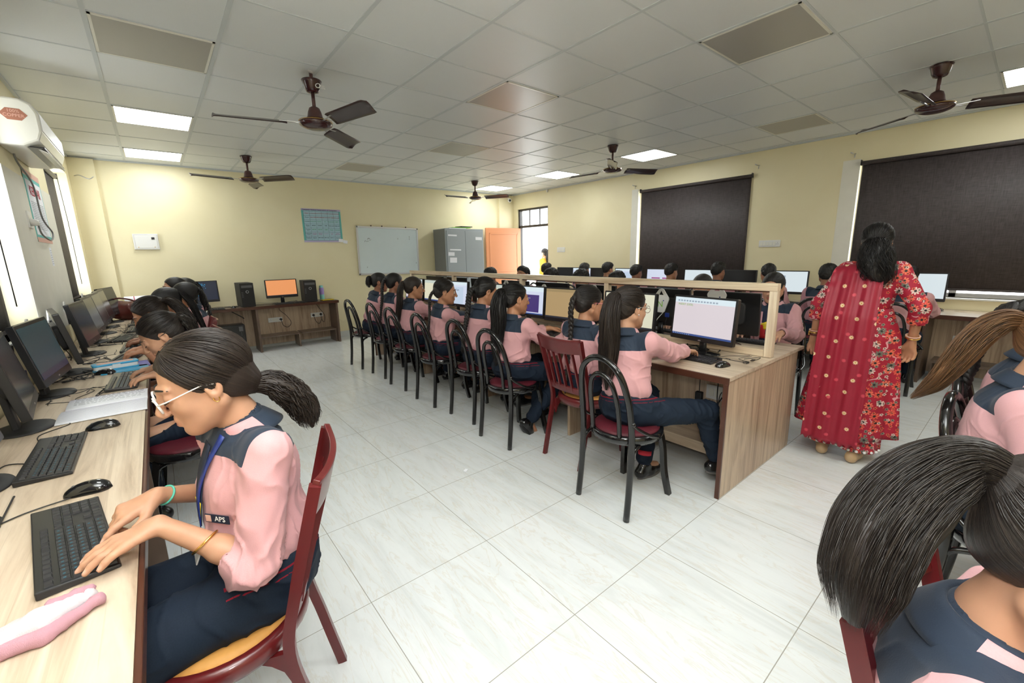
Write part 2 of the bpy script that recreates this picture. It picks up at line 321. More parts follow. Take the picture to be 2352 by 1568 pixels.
class MB:
    """collects shapes and links them as ONE mesh object"""
    def __init__(s): s.v = []; s.f = []; s.m = []; s.s = []; s.mats = []; s.mi = 0; s.n = 0
    def use(s, m):
        if m not in s.mats: s.mats.append(m)
        s.mi = s.mats.index(m); return s
    def add(s, V, F, smooth=False):
        s.v.extend([tuple(map(float, p)) for p in V]); n = s.n
        for f in F: s.f.append(tuple(int(i)+n for i in f)); s.m.append(s.mi); s.s.append(smooth)
        s.n += len(V); return s
    def box(s, lo, hi, M4=None):
        x0, y0, z0 = lo; x1, y1, z1 = hi
        V = [(x0, y0, z0), (x1, y0, z0), (x1, y1, z0), (x0, y1, z0), (x0, y0, z1), (x1, y0, z1), (x1, y1, z1), (x0, y1, z1)]
        if M4 is not None: V = [M4 @ Vector(p) for p in V]
        return s.add(V, [(3, 2, 1, 0), (4, 5, 6, 7), (0, 1, 5, 4), (1, 2, 6, 5), (2, 3, 7, 6), (3, 0, 4, 7)])
    def cbox(s, c, size, rot=(0, 0, 0)):
        from mathutils import Euler
        M4 = Matrix.Translation(c) @ Euler(rot).to_matrix().to_4x4()
        h = [q/2 for q in size]; return s.box([-q for q in h], h, M4)
    def tube(s, path, r, sides=10, closed=False, prof=None, caps=True, up=None):
        """sweep along path; r number or list; prof=(a,b) flattens the section"""
        P = np.array(path, float); n = len(P); R = np.full(n, r) if np.isscalar(r) else np.array(r, float)
        T = np.zeros_like(P)
        for i in range(n):
            a = P[(i-1) % n] if (closed or i > 0) else P[i]; b = P[(i+1) % n] if (closed or i < n-1) else P[i]
            T[i] = unit(b-a)
        u = np.array(up, float) if up is not None else (np.array([0, 0, 1.]) if abs(T[0][2]) < .9 else np.array([1., 0, 0]))
        V = []
        for i in range(n):
            if up is not None: u = np.array(up, float)
            x = unit(np.cross(T[i], u)); y = np.cross(x, T[i]); u = y
            a, b = prof if prof else (1, 1)
            for k in range(sides):
                t = 2*PI*k/sides + (PI/sides if sides == 4 else 0)
                V.append(P[i]+R[i]*(a*math.cos(t)*x+b*math.sin(t)*y))
        F = []
        for i in range(n if closed else n-1):
            j = (i+1) % n
            for k in range(sides):
                l = (k+1) % sides; F.append((i*sides+k, i*sides+l, j*sides+l, j*sides+k))
        if caps and not closed:
            F.append(tuple(range(sides))[::-1]); F.append(tuple((n-1)*sides+k for k in range(sides)))
        return s.add(V, F, sides > 4)
    def cyl(s, a, b, r, r2=None, sides=16): return s.tube([a, b], [r, r if r2 is None else r2], sides)
    def lathe(s, prof, c=(0, 0, 0), seg=24, sx=1, sy=1, close=True):
        V = []; F = []; n = len(prof)
        for r, z in prof:
            for k in range(seg):
                t = 2*PI*k/seg; V.append((c[0]+r*math.cos(t)*sx, c[1]+r*math.sin(t)*sy, c[2]+z))
        for i in range(n-1):
            for k in range(seg):
                l = (k+1) % seg; F.append((i*seg+k, i*seg+l, (i+1)*seg+l, (i+1)*seg+k))
        if close:
            F.append(tuple(range(seg))[::-1]); F.append(tuple((n-1)*seg+k for k in range(seg)))
        return s.add(V, F, True)
    def prism(s, pts, z0, z1, M4=None):
        n = len(pts); V = [(x, y, z0) for x, y in pts]+[(x, y, z1) for x, y in pts]
        if M4 is not None: V = [M4 @ Vector(p) for p in V]
        F = [tuple(range(n))[::-1], tuple(range(n, 2*n))]+[(i, (i+1) % n, n+(i+1) % n, n+i) for i in range(n)]
        return s.add(V, F)
    def sphere(s, c, r, seg=14, rings=8):
        r = (r, r, r) if np.isscalar(r) else r
        V = [(c[0], c[1], c[2]-r[2])]; F = []
        for i in range(1, rings):
            a = PI*i/rings
            for k in range(seg): t = 2*PI*k/seg; V.append((c[0]+r[0]*math.sin(a)*math.cos(t), c[1]+r[1]*math.sin(a)*math.sin(t), c[2]-r[2]*math.cos(a)))
        V.append((c[0], c[1], c[2]+r[2])); e = len(V)-1
        for k in range(seg):
            l = (k+1) % seg; F.append((0, 1+l, 1+k)); F.append((e, 1+(rings-2)*seg+k, 1+(rings-2)*seg+l))
            for i in range(rings-2): F.append((1+i*seg+k, 1+i*seg+l, 1+(i+1)*seg+l, 1+(i+1)*seg+k))
        return s.add(V, F, True)
    def grid(s, fn, nu, nv, smooth=True, closeu=False):
        V = [fn(i/(nu-1), j/(nv-1)) for i in range(nu) for j in range(nv)]
        F = [(i*nv+j, (i+1)*nv+j, (i+1)*nv+j+1, i*nv+j+1) for i in range(nu-1) for j in range(nv-1)]
        return s.add(V, F, smooth)
    def mesh(s, name):
        me = bpy.data.meshes.new(name); me.from_pydata(s.v, [], s.f); me.update()
        for m in (s.mats or []): me.materials.append(m)
        me.polygons.foreach_set('material_index', s.m); me.polygons.foreach_set('use_smooth', s.s); me.update(); return me
    def build(s, name, m=None, parent=None, bevel=0, loc=None, rot=None, solid=0):
        if m is not None and not s.mats: s.mats = [m]
        o = link_mesh(name, s.mesh(name), parent, 0, loc, rot)
        if solid:
            q = o.modifiers.new('solid', 'SOLIDIFY'); q.thickness = solid; q.offset = 0
        if bevel:
            b = o.modifiers.new('bevel', 'BEVEL'); b.width = bevel; b.segments = 2; b.limit_method = 'ANGLE'; b.angle_limit = .9
        return o
def struct(name, mb, m=None, parent=None, bevel=0, kind='structure'):
    o = mb.build(name, m, parent, bevel); o['kind'] = kind; return o
def rrect(w, h, r, n=5, cx=0, cy=0):
    P = []
    for sx, sy, a0 in ((1, 1, 0), (-1, 1, 90), (-1, -1, 180), (1, -1, 270)):
        for i in range(n+1):
            a = math.radians(a0+90*i/n); P.append((cx+sx*(w/2-r)+r*math.cos(a), cy+sy*(h/2-r)+r*math.sin(a)))
    return P
def spline(pts, n=8):
    """smooth path through the points (Catmull-Rom)"""
    P = [np.array(p, float) for p in pts]; P = [2*P[0]-P[1]]+P+[2*P[-1]-P[-2]]; out = []
    for i in range(1, len(P)-2):
        for k in range(n):
            t = k/n; a, b, c, d = P[i-1], P[i], P[i+1], P[i+2]
            out.append(.5*((2*b)+(c-a)*t+(2*a-5*b+4*c-d)*t*t+(3*b-a-3*c+d)*t**3))
    out.append(P[-2]); return out
def text_mesh(name, txt, size, m, parent, loc, rot, depth=.0006, align='CENTER'):
    cu = bpy.data.curves.new(name, 'FONT'); cu.body = txt; cu.size = size; cu.extrude = depth; cu.align_x = align; cu.align_y = 'CENTER'; cu.resolution_u = 2
    t = bpy.data.objects.new('t', cu); COL.objects.link(t); dg = bpy.context.evaluated_depsgraph_get()
    me = bpy.data.meshes.new_from_object(t.evaluated_get(dg)); bpy.data.objects.remove(t); me.materials.clear(); me.materials.append(m); me.name = name
    o = bpy.data.objects.new(name, me); COL.objects.link(o); o.parent = parent; o.location = loc; o.rotation_euler = rot; return o
# ------------------------------------------------------------- blended surfaces (bodies, clothes, hair)
def vnoise(p, seed=0):
    """smooth value noise in numpy, p (n,3)"""
    i = np.floor(p).astype(np.int64); f = p-i; f = f*f*(3-2*f); out = np.zeros(len(p))
    for dx in (0, 1):
        for dy in (0, 1):
            for dz in (0, 1):
                h = (i[:, 0]+dx)*73856093 ^ (i[:, 1]+dy)*19349663 ^ (i[:, 2]+dz)*83492791 ^ (seed*2654435761)
                h = (h ^ (h >> 13))*1274126177 & 0xffffffff; h = (h ^ (h >> 16)) & 0xffff
                w = (f[:, 0] if dx else 1-f[:, 0])*(f[:, 1] if dy else 1-f[:, 1])*(f[:, 2] if dz else 1-f[:, 2])
                out += w*(h/65535.)
    return out*2-1
class SDF:
    def __init__(s, h): s.h = h; s.ops = []
    def cap(s, a, b, ra, rb=None, k=.012, op='u'):
        s.ops.append(('c', np.array(a, float), np.array(b, float), ra, ra if rb is None else rb, k, op)); return s
    def ell(s, c, r, R=None, k=.012, op='u'):
        s.ops.append(('e', np.array(c, float), np.array(r, float), R, None, k, op)); return s
    def plane(s, p, n): s.ops.append(('p', np.array(p, float), unit(n), None, None, 0, 'x')); return s
    def mesh(s, name, smooth=1):
        h = s.h; lo = np.full(3, 1e9); hi = -lo
        for o in s.ops:
            if o[6] != 'u': continue
            if o[0] == 'c': r = max(o[3], o[4]); lo = np.minimum(lo, np.minimum(o[1], o[2])-r); hi = np.maximum(hi, np.maximum(o[1], o[2])+r)
            if o[0] == 'e': r = o[2].max(); lo = np.minimum(lo, o[1]-r); hi = np.maximum(hi, o[1]+r)
        lo -= 2.5*h+.006; hi += 2.5*h+.006; n = np.ceil((hi-lo)/h).astype(int)+1
        ax = [(lo[i]+h*np.arange(n[i])).astype(np.float32) for i in range(3)]; D = np.full(n, .06, np.float32)
        for o in s.ops:
            k = o[5]
            if o[0] == 'p':
                D[...] = np.maximum(D, (ax[0]-o[1][0])[:, None, None]*o[2][0]+(ax[1]-o[1][1])[None, :, None]*o[2][1]+(ax[2]-o[1][2])[None, None, :]*o[2][2]); continue
            if o[0] == 'c': r = max(o[3], o[4]); a = np.minimum(o[1], o[2])-r; b = np.maximum(o[1], o[2])+r
            else: r = o[2].max(); a = o[1]-r; b = o[1]+r
            a = a-k-2*h-.004; b = b+k+2*h+.004
            i0 = np.clip(np.floor((a-lo)/h).astype(int), 0, n); i1 = np.clip(np.ceil((b-lo)/h).astype(int)+1, 0, n)
            if (i1 <= i0).any(): continue
            sl = tuple(slice(i0[q], i1[q]) for q in range(3))
            X = ax[0][sl[0]][:, None, None]; Y = ax[1][sl[1]][None, :, None]; Z = ax[2][sl[2]][None, None, :]
            if o[0] == 'c':
                A = o[1]; B = o[2]-o[1]; ll = max(float(B @ B), 1e-12); px, py, pz = X-A[0], Y-A[1], Z-A[2]
                t = np.clip((px*B[0]+py*B[1]+pz*B[2])/ll, 0, 1)
                d = np.sqrt((px-t*B[0])**2+(py-t*B[1])**2+(pz-t*B[2])**2)-(o[3]+(o[4]-o[3])*t)
            else:
                px, py, pz = X-o[1][0], Y-o[1][1], Z-o[1][2]; R = o[3] if o[3] is not None else np.eye(3)
                q = [(px*R[i][0]+py*R[i][1]+pz*R[i][2])/o[2][i] for i in range(3)]
                k0 = np.sqrt(q[0]**2+q[1]**2+q[2]**2); k1 = np.sqrt((q[0]/o[2][0])**2+(q[1]/o[2][1])**2+(q[2]/o[2][2])**2)+1e-9
                d = k0*(k0-1)/k1
            old = D[sl]
            if o[6] == 'u': hh = np.maximum(k-np.abs(old-d), 0); D[sl] = np.minimum(old, d)-hh*hh/(4*k)
            else: hh = np.maximum(k-np.abs(old+d), 0); D[sl] = np.maximum(old, -d)+hh*hh/(4*k)
        D[0] = D[-1] = .05; D[:, 0] = D[:, -1] = .05; D[:, :, 0] = D[:, :, -1] = .05
        B = D < 0
        c = [B[a:n[0]-1+a, b:n[1]-1+b, e:n[2]-1+e] for a in (0, 1) for b in (0, 1) for e in (0, 1)]
        anyb = c[0].copy(); allb = c[0].copy()
        for q in c[1:]: anyb |= q; allb &= q
        act = anyb & ~allb; I = np.argwhere(act)
        offs = np.array([(a, b, e) for a in (0, 1) for b in (0, 1) for e in (0, 1)])
        val = np.stack([D[I[:, 0]+o_[0], I[:, 1]+o_[1], I[:, 2]+o_[2]] for o_ in offs], 1)
        acc = np.zeros((len(I), 3)); cnt = np.zeros(len(I))
        for p in range(8):
            for q in range(p+1, 8):
                if np.abs(offs[p]-offs[q]).sum() != 1: continue
                m_ = (val[:, p] < 0) != (val[:, q] < 0); t = val[:, p]/(val[:, p]-val[:, q]+1e-20); t = np.clip(t, 0, 1)
                acc[m_] += offs[p]+t[m_, None]*(offs[q]-offs[p]); cnt[m_] += 1
        V = lo+h*(I+acc/cnt[:, None]); idx = np.full(act.shape, -1, np.int32); idx[act] = np.arange(len(I))
        Fs = []
        for ax_ in range(3):
            u, v = [(1, 2), (2, 0), (0, 1)][ax_]
            sa = [slice(None)]*3; sb = [slice(None)]*3; sa[ax_] = slice(0, n[ax_]-1); sb[ax_] = slice(1, n[ax_])
            A_, B_ = B[tuple(sa)], B[tuple(sb)]; E = np.argwhere(A_ != B_)
            ok = (E[:, u] > 0) & (E[:, v] > 0) & (E[:, u] < n[u]-1) & (E[:, v] < n[v]-1); E = E[ok]
            sgn = A_[E[:, 0], E[:, 1], E[:, 2]]
            def cell(du, dv): G = E.copy(); G[:, u] += du; G[:, v] += dv; return idx[G[:, 0], G[:, 1], G[:, 2]]
            q = np.stack([cell(-1, -1), cell(0, -1), cell(0, 0), cell(-1, 0)], 1); q[~sgn] = q[~sgn][:, ::-1]; Fs.append(q)
        F = np.concatenate(Fs); F = F[(F >= 0).all(1)]
        for _ in range(smooth):
            S = np.zeros_like(V); C = np.zeros(len(V))
            for a, b in ((0, 1), (1, 2), (2, 3), (3, 0)):
                np.add.at(S, F[:, a], V[F[:, b]]); np.add.at(S, F[:, b], V[F[:, a]]); np.add.at(C, F[:, a], 1); np.add.at(C, F[:, b], 1)
            V = V*.5+.5*S/np.maximum(C, 1)[:, None]
        return V, F
def np_mesh(name, V, F, m, attrs=None):
    me = bpy.data.meshes.new(name); nf = len(F)
    me.vertices.add(len(V)); me.vertices.foreach_set('co', np.asarray(V, np.float32).ravel())
    me.loops.add(nf*4); me.loops.foreach_set('vertex_index', np.asarray(F, np.int32).ravel())
    me.polygons.add(nf); me.polygons.foreach_set('loop_start', np.arange(nf, dtype=np.int32)*4)
    me.polygons.foreach_set('use_smooth', np.ones(nf, bool)); me.update(calc_edges=True); me.materials.append(m)
    for k, a in (attrs or {}).items():
        a = np.asarray(a, np.float32)
        if a.ndim == 1: at = me.attributes.new(k, 'FLOAT', 'POINT'); at.data.foreach_set('value', a)
        else: at = me.attributes.new(k, 'FLOAT_VECTOR', 'POINT'); at.data.foreach_set('vector', a.ravel())
    return me
def vnormals(V, F):
    fn = np.cross(V[F[:, 2]]-V[F[:, 0]], V[F[:, 3]]-V[F[:, 1]]); N_ = np.zeros_like(V)
    for k in range(4): np.add.at(N_, F[:, k], fn)
    return N_/(np.linalg.norm(N_, axis=1, keepdims=True)+1e-12)
def folds(V, F, amp, seed, scale=(9, 9, 5), warp=.8):
    """cloth creases: ridged noise pushed along the normals"""
    N_ = vnormals(V, F); p = V*np.array(scale); w = np.stack([vnoise(p*.7+7, seed+1), vnoise(p*.7+3, seed+2), vnoise(p*.7, seed+3)], 1)
    q = 1-np.abs(vnoise(p+w*warp, seed))*2; q2 = vnoise(p*2.3+w, seed+5)
    a = amp if np.isscalar(amp) else amp[:, None]
    q3 = 1-np.abs(vnoise(p*1.9+w*1.5+11, seed+9))*2.2
    return V+N_*a*(q[:, None]*.55+q2[:, None]*.25+np.clip(q3, -.2, 1)[:, None]**3*.55)

# ------------------------------------------------------------- people
def rotv(v, axis, ang):
    v = np.array(v, float); a = unit(axis); c, s_ = math.cos(ang), math.sin(ang)
    return v*c+np.cross(a, v)*s_+a*(a @ v)*(1-c)
def ik(S, Wp, l1, l2, hint):
    S = np.array(S, float); Wp = np.array(Wp, float); d = Wp-S; L = np.linalg.norm(d); m_ = l1+l2-.004
    if L > m_: Wp = S+d/L*m_; L = m_
    d = unit(Wp-S); a = (l1*l1-l2*l2+L*L)/(2*L); hh = math.sqrt(max(l1*l1-a*a, 0)); hn = np.array(hint, float); hn = unit(hn-d*(hn @ d))
    return S+d*a+hn*hh, Wp
def hand(sd, W_, f, nrm, ts, curl=(12, 28, 22), spread=6, sc=1.0, nails=None, fr=1.0):
    """palm, four unequal fingers, thumb leaving the side of the palm. nrm = palm normal, ts = towards the thumb"""
    f = unit(f); nrm = np.array(nrm, float); nrm = unit(nrm-f*(nrm @ f)); ts = np.array(ts, float); ts = unit(ts-f*(ts @ f)-nrm*(ts @ nrm)); W_ = np.array(W_, float)
    Ls = [.066, .074, .069, .054]; curls = curl if hasattr(curl[0], '__len__') else [curl]*4
    for j in range(4):
        kb = W_+f*(.080-.004*abs(j-1)-(.004 if j == 3 else 0))*sc+ts*(.0285-.0185*j)*sc
        sd.cap(W_+ts*(.012-.008*j)*sc+f*.008*sc, kb, .0135*sc, .0105*sc, k=.012)
        dr = rotv(f, nrm, math.radians(spread*(1.4-j))*(1 if np.cross(nrm, f) @ ts > 0 else -1)); side = unit(np.cross(dr, nrm)); p = kb; a = 0; r = [.0098, .0090, .0080, .0066]
        for q, fr_ in enumerate((.46, .30, .24)):
            a += curls[j][q]; dd = unit(dr*math.cos(math.radians(a))+nrm*math.sin(math.radians(a))); e = p+dd*Ls[j]*fr_*sc
            sd.cap(p, e, r[q]*sc*fr, r[q+1]*sc*fr, k=.003 if q else .008)
            if q == 2 and nails is not None: nails.append((e-unit(np.cross(side, dd))*0-(-1)*(0*dd)+unit(dr*math.sin(math.radians(a))-nrm*math.cos(math.radians(a)))*.006*sc-dd*.002, .0065))
            p = e
    b = W_+f*.020*sc+ts*.018*sc; d1 = unit(f*.70+ts*.68+nrm*.30); m1 = b+d1*.040*sc; d2 = unit(f*.90+ts*.30+nrm*.30); m2 = m1+d2*.030*sc; m3 = m2+unit(d2+nrm*.15)*.022*sc
    sd.cap(W_+f*.01, b, .015*sc, .0145*sc, k=.012); sd.cap(b, m1, .0145*sc, .0110*sc, k=.008); sd.cap(m1, m2, .0108*sc*fr, .0095*sc*fr, k=.004); sd.cap(m2, m3, .0095*sc*fr, .0072*sc*fr, k=.004)
    if nails is not None: nails.append((m3+unit(-nrm*.7+ts*.4)*.006, .007))
def mat3(right, fwd, up): return np.stack([right, fwd, up], 1)   # columns
class Rig: pass
def head_shape(sd, c, Rm, sc=1.0, det=True, young=1.0):
    """skull, jaw, brow, nose, lips, lids and ears around c; Rm columns are right, forward, up"""
    T = lambda x, y, z: c+Rm @ (np.array([x, y, z])*sc); Rr = Rm.T
    E = lambda x, y, z, a, b, d, k=.012, op='u': sd.ell(T(x, y, z), np.array([a, b, d])*sc, Rr, k=k*sc, op=op)
    Cp = lambda a, b, ra, rb, k=.01, op='u': sd.cap(T(*a), T(*b), ra*sc, rb*sc, k=k*sc, op=op)
    E(0, -.014, .034, .073, .093, .082); E(0, .030, -.022, .060, .056, .070, .03); E(0, .040, -.055, .046, .045, .050, .03)
    Cp((0, .070, -.090), (0, .074, -.094), .017, .015, .022)
    for s_ in (-1, 1):
        Cp((s_*.056, -.006, -.045), (s_*.020, .062, -.090), .019, .015, .03)
        E(s_*.036, .056, -.024, .022, .022, .020, .018)                       # cheek
        if det:
            E(s_*.032, .096, .010, .0170, .017, .0120, .012, 's'); E(s_*.0315, .0735, .0085, .0155, .0135, .0125, .004)      # socket, closed-down lid
            Cp((s_*.012, .086, .030), (s_*.046, .072, .030), .0065, .005, .012)
            E(s_*.0110, .102, -.030, .0085, .010, .0068, .006)
    Cp((0, .084, .026), (0, .107, -.019), .0070, .0092, .012); E(0, .1095, -.024, .0112, .0100, .0098, .007)
    if det: Cp((-.014, .088, -.053), (.014, .088, -.053), .0085, .0085, .004); Cp((-.011, .087, -.0645), (.011, .087, -.0645), .0098, .0098, .004); E(0, .100, -.0585, .024, .008, .0016, .002, 's'); E(0, .094, -.077, .016, .006, .0045, .006, 's'); E(0, .098, -.041, .006, .005, .006, .006, 's')
    for s_ in (-1, 1):
        E(s_*.073, -.010, .000, .010, .019, .031, .006); E(s_*.0795, -.006, .002, .0055, .0115, .020, .004, 's'); E(s_*.073, -.004, -.022, .007, .009, .011, .006); E(s_*.076, .003, -.004, .0045, .004, .008, .003)
HID = [0]
def hair_tail(name, parent, path, prof, m, n=80, wave=.004, flat=.8, seed=0, sr_=.0016, spread=1.0, loose=0.0, fly=0):
    """a gathered lock: a lobed core and many single strands following the path, all one mesh"""
    rs = np.random.RandomState(seed); P = np.array(spline(path, 7)); n_ = len(P); S = np.linspace(0, 1, n_)
    T = np.gradient(P, axis=0); T /= np.linalg.norm(T, axis=1, keepdims=True)
    X = np.zeros_like(P); u = np.array([1., 0, 0]) if abs(T[0][0]) < .9 else np.array([0, 1., 0])
    for i in range(n_): u = unit(u-T[i]*(u @ T[i])); X[i] = u
    Y = np.cross(T, X); pr = np.interp(S, np.linspace(0, 1, len(prof)), prof)
    V = []; F = []; A = []
    sides = 14
    for i in range(n_):
        for k in range(sides):
            t = 2*PI*k/sides; lob = 1+.22*math.sin(3*t+S[i]*5+seed)+.12*math.sin(5*t-S[i]*7+seed*2)
            r = pr[i]*lob*.86*(1-.55*max(0, S[i]-.75)/.25); V.append(P[i]+r*(math.cos(t)*X[i]+flat*math.sin(t)*Y[i])); A.append((t*2.2+math.sin(3*t), math.cos(t)*4, S[i]*1.2))
    for i in range(n_-1):
        for k in range(sides): l = (k+1) % sides; F.append((i*sides+k, i*sides+l, (i+1)*sides+l, (i+1)*sides+k))
    V.append(P[-1]); A.append((0, 0, 1)); e = len(V)-1
    for k in range(0, sides, 2): F.append(((n_-1)*sides+k, (n_-1)*sides+(k+1) % sides, (n_-1)*sides+(k+2) % sides, e))
    for q in range(n):
        th = rs.rand()*2*PI; rr = (.80+.26*rs.rand()) if q >= fly else 1.2+.5*rs.rand(); ph = rs.rand()*6.28; fq = 1.5+rs.rand()*2.5; end = .72+.30*rs.rand(); cl = rs.rand()*9; rad = sr_*(.6+.8*rs.rand())*(1 if q >= fly else .35)
        base = len(V); dth = (rs.rand()-.5)*1.2; pts = []
        for i in range(n_):
            t = S[i]*min(end, 1.0); x = t*(n_-1); i0 = min(int(x), n_-2); fx = x-i0; Pp = P[i0]*(1-fx)+P[i0+1]*fx; r = np.interp(t, S, pr)
            w_ = wave*math.sin(ph+fq*2*PI*t)*min(1, t*3); ang = th+dth*t; lo_ = (1+loose*t*t*(rs.rand() if False else .6))
            pts.append(Pp+(r*rr*spread*lo_*math.cos(ang)+w_)*X[i0]+(r*rr*flat*lo_*math.sin(ang)+w_*.7)*Y[i0])
        for i in range(n_):
            tp = rad*(1 if S[i] < .7 else (1-S[i])/.3+.05)
            for k in range(3):
                a = 2*PI*k/3; V.append(pts[i]+tp*(math.cos(a)*X[i]+math.sin(a)*Y[i])); A.append((cl, cl*.7, S[i]*.5))
        for i in range(n_-1):
            for k in range(3): l = (k+1) % 3; F.append((base+i*3+k, base+i*3+l, base+(i+1)*3+l, base+(i+1)*3+k))
    me = np_mesh(name, np.array(V), np.array(F), m, {'huv': np.array(A)}); return link_mesh(name, me, parent)
def braid(name, parent, path, m, r=.013, turns=7, seed=0, tuft=.07, amp=None):
    P = np.array(spline(path, 10)); n_ = len(P); T = np.gradient(P, axis=0); T /= np.linalg.norm(T, axis=1, keepdims=True)
    L = np.concatenate([[0], np.cumsum(np.linalg.norm(np.diff(P, axis=0), axis=1))]); L /= L[-1]; N2 = turns*10; S = np.linspace(0, 1, N2)
    Q = np.stack([np.interp(S, L, P[:, i]) for i in range(3)], 1); T = np.gradient(Q, axis=0); T /= np.linalg.norm(T, axis=1, keepdims=True)
    X = np.zeros_like(Q); u = np.array([1., 0, 0])
    for i in range(N2): u = unit(u-T[i]*(u @ T[i])); X[i] = u
    Y = np.cross(T, X); V = []; F = []; A = []; sides = 10
    for k in range(3):
        b = len(V)
        ph = S*turns*2*PI+k*2*PI/3; tap = 1-.45*S; am = (amp or r*1.05)
        C = Q+(am*tap*np.sin(ph))[:, None]*X+(am*.55*tap*np.sin(2*ph))[:, None]*Y; Tc = np.gradient(C, axis=0); Tc /= np.linalg.norm(Tc, axis=1, keepdims=True)
        for i in range(N2):
            x = unit(np.cross(Tc[i], Y[i])); y = np.cross(x, Tc[i])
            for q in range(sides):
                t = 2*PI*q/sides; V.append(C[i]+r*tap[i]*(1.0*math.cos(t)*x+.8*math.sin(t)*y)); A.append((t*2.6+k*5, math.cos(t)*3, S[i]*3))
        for i in range(N2-1):
            for q in range(sides): l = (q+1) % sides; F.append((b+i*sides+q, b+i*sides+l, b+(i+1)*sides+l, b+(i+1)*sides+q))
    me = np_mesh(name, np.array(V), np.array(F), m, {'huv': np.array(A)}); o = link_mesh(name, me, parent)
    if tuft:
        e = Q[-1]; d = T[-1]; MB().tube([e-d*.006, e+d*.008], r*.75, 10).build('hair_band', M['tie'], parent)
        hair_tail('braid_end', parent, [e, e+d*tuft*.5, e+d*tuft], [r*.6, r*.95, r*.25], m, 24, .002, 1, seed)
    return o
def scalp_strands(C, Rm, rad, tie, n, sc, seed, lo_=-.3):
    """single hairs combed over the skull towards the tie"""
    rs = np.random.RandomState(seed); V = []; F = []; A = []; rt = unit(np.array(tie)/np.array(rad)); K = 12
    for q in range(n):
        for _ in range(30):
            d = unit(rs.randn(3)); p = d*rad
            if p[1]-.55*(p[2]+.036-.05+.0) < .052 and (p[2]+.036) > -.075+.7*(p[1]-.018+.07)-.0 and d @ rt < .93: break
        om = math.acos(max(-1, min(1, d @ rt))); cl = rs.rand()*9; off = 1.0+.022*rs.rand(); b = len(V); w_ = (rs.rand()-.5)*.10; ax_ = unit(np.cross(d, rt)); pts = []
        for i in range(K):
            t = i/(K-1); v = (math.sin((1-t)*om)*d+math.sin(t*om)*rt)/math.sin(om); v = v+ax_*w_*math.sin(PI*t)*.5; v = unit(v)
            pts.append(v*np.array(rad)*off*(1+.012*math.sin(t*PI)))
        if any(p_[1] > -.03 and (p_[1]-.018-.55*(p_[2]+.037-.052) > .052 or p_[2]+.037 < -.078+.66*(p_[1]-.018+.072)+.006) for p_ in pts): continue
        for i in range(K):
            nn = unit(pts[i]/np.array(rad)**2); tg = unit(pts[min(i+1, K-1)]-pts[max(i-1, 0)]); x = unit(np.cross(tg, nn)); rr = .0013*(.6+.8*((cl*7) % 1))*(1 if 0 < i else .3)
            for a in (0, 1, 2):
                th = PI*a; V.append(C+Rm @ ((pts[i]+(x*rr*(1 if a == 0 else -1) if a < 2 else nn*rr*.9))*sc)); A.append((cl, cl*.7, i/K*.4))
        for i in range(K-1):
            for a in range(3): l = (a+1) % 3; F.append((b+i*3+a, b+i*3+l, b+(i+1)*3+l, b+(i+1)*3+a))
    return V, F, A

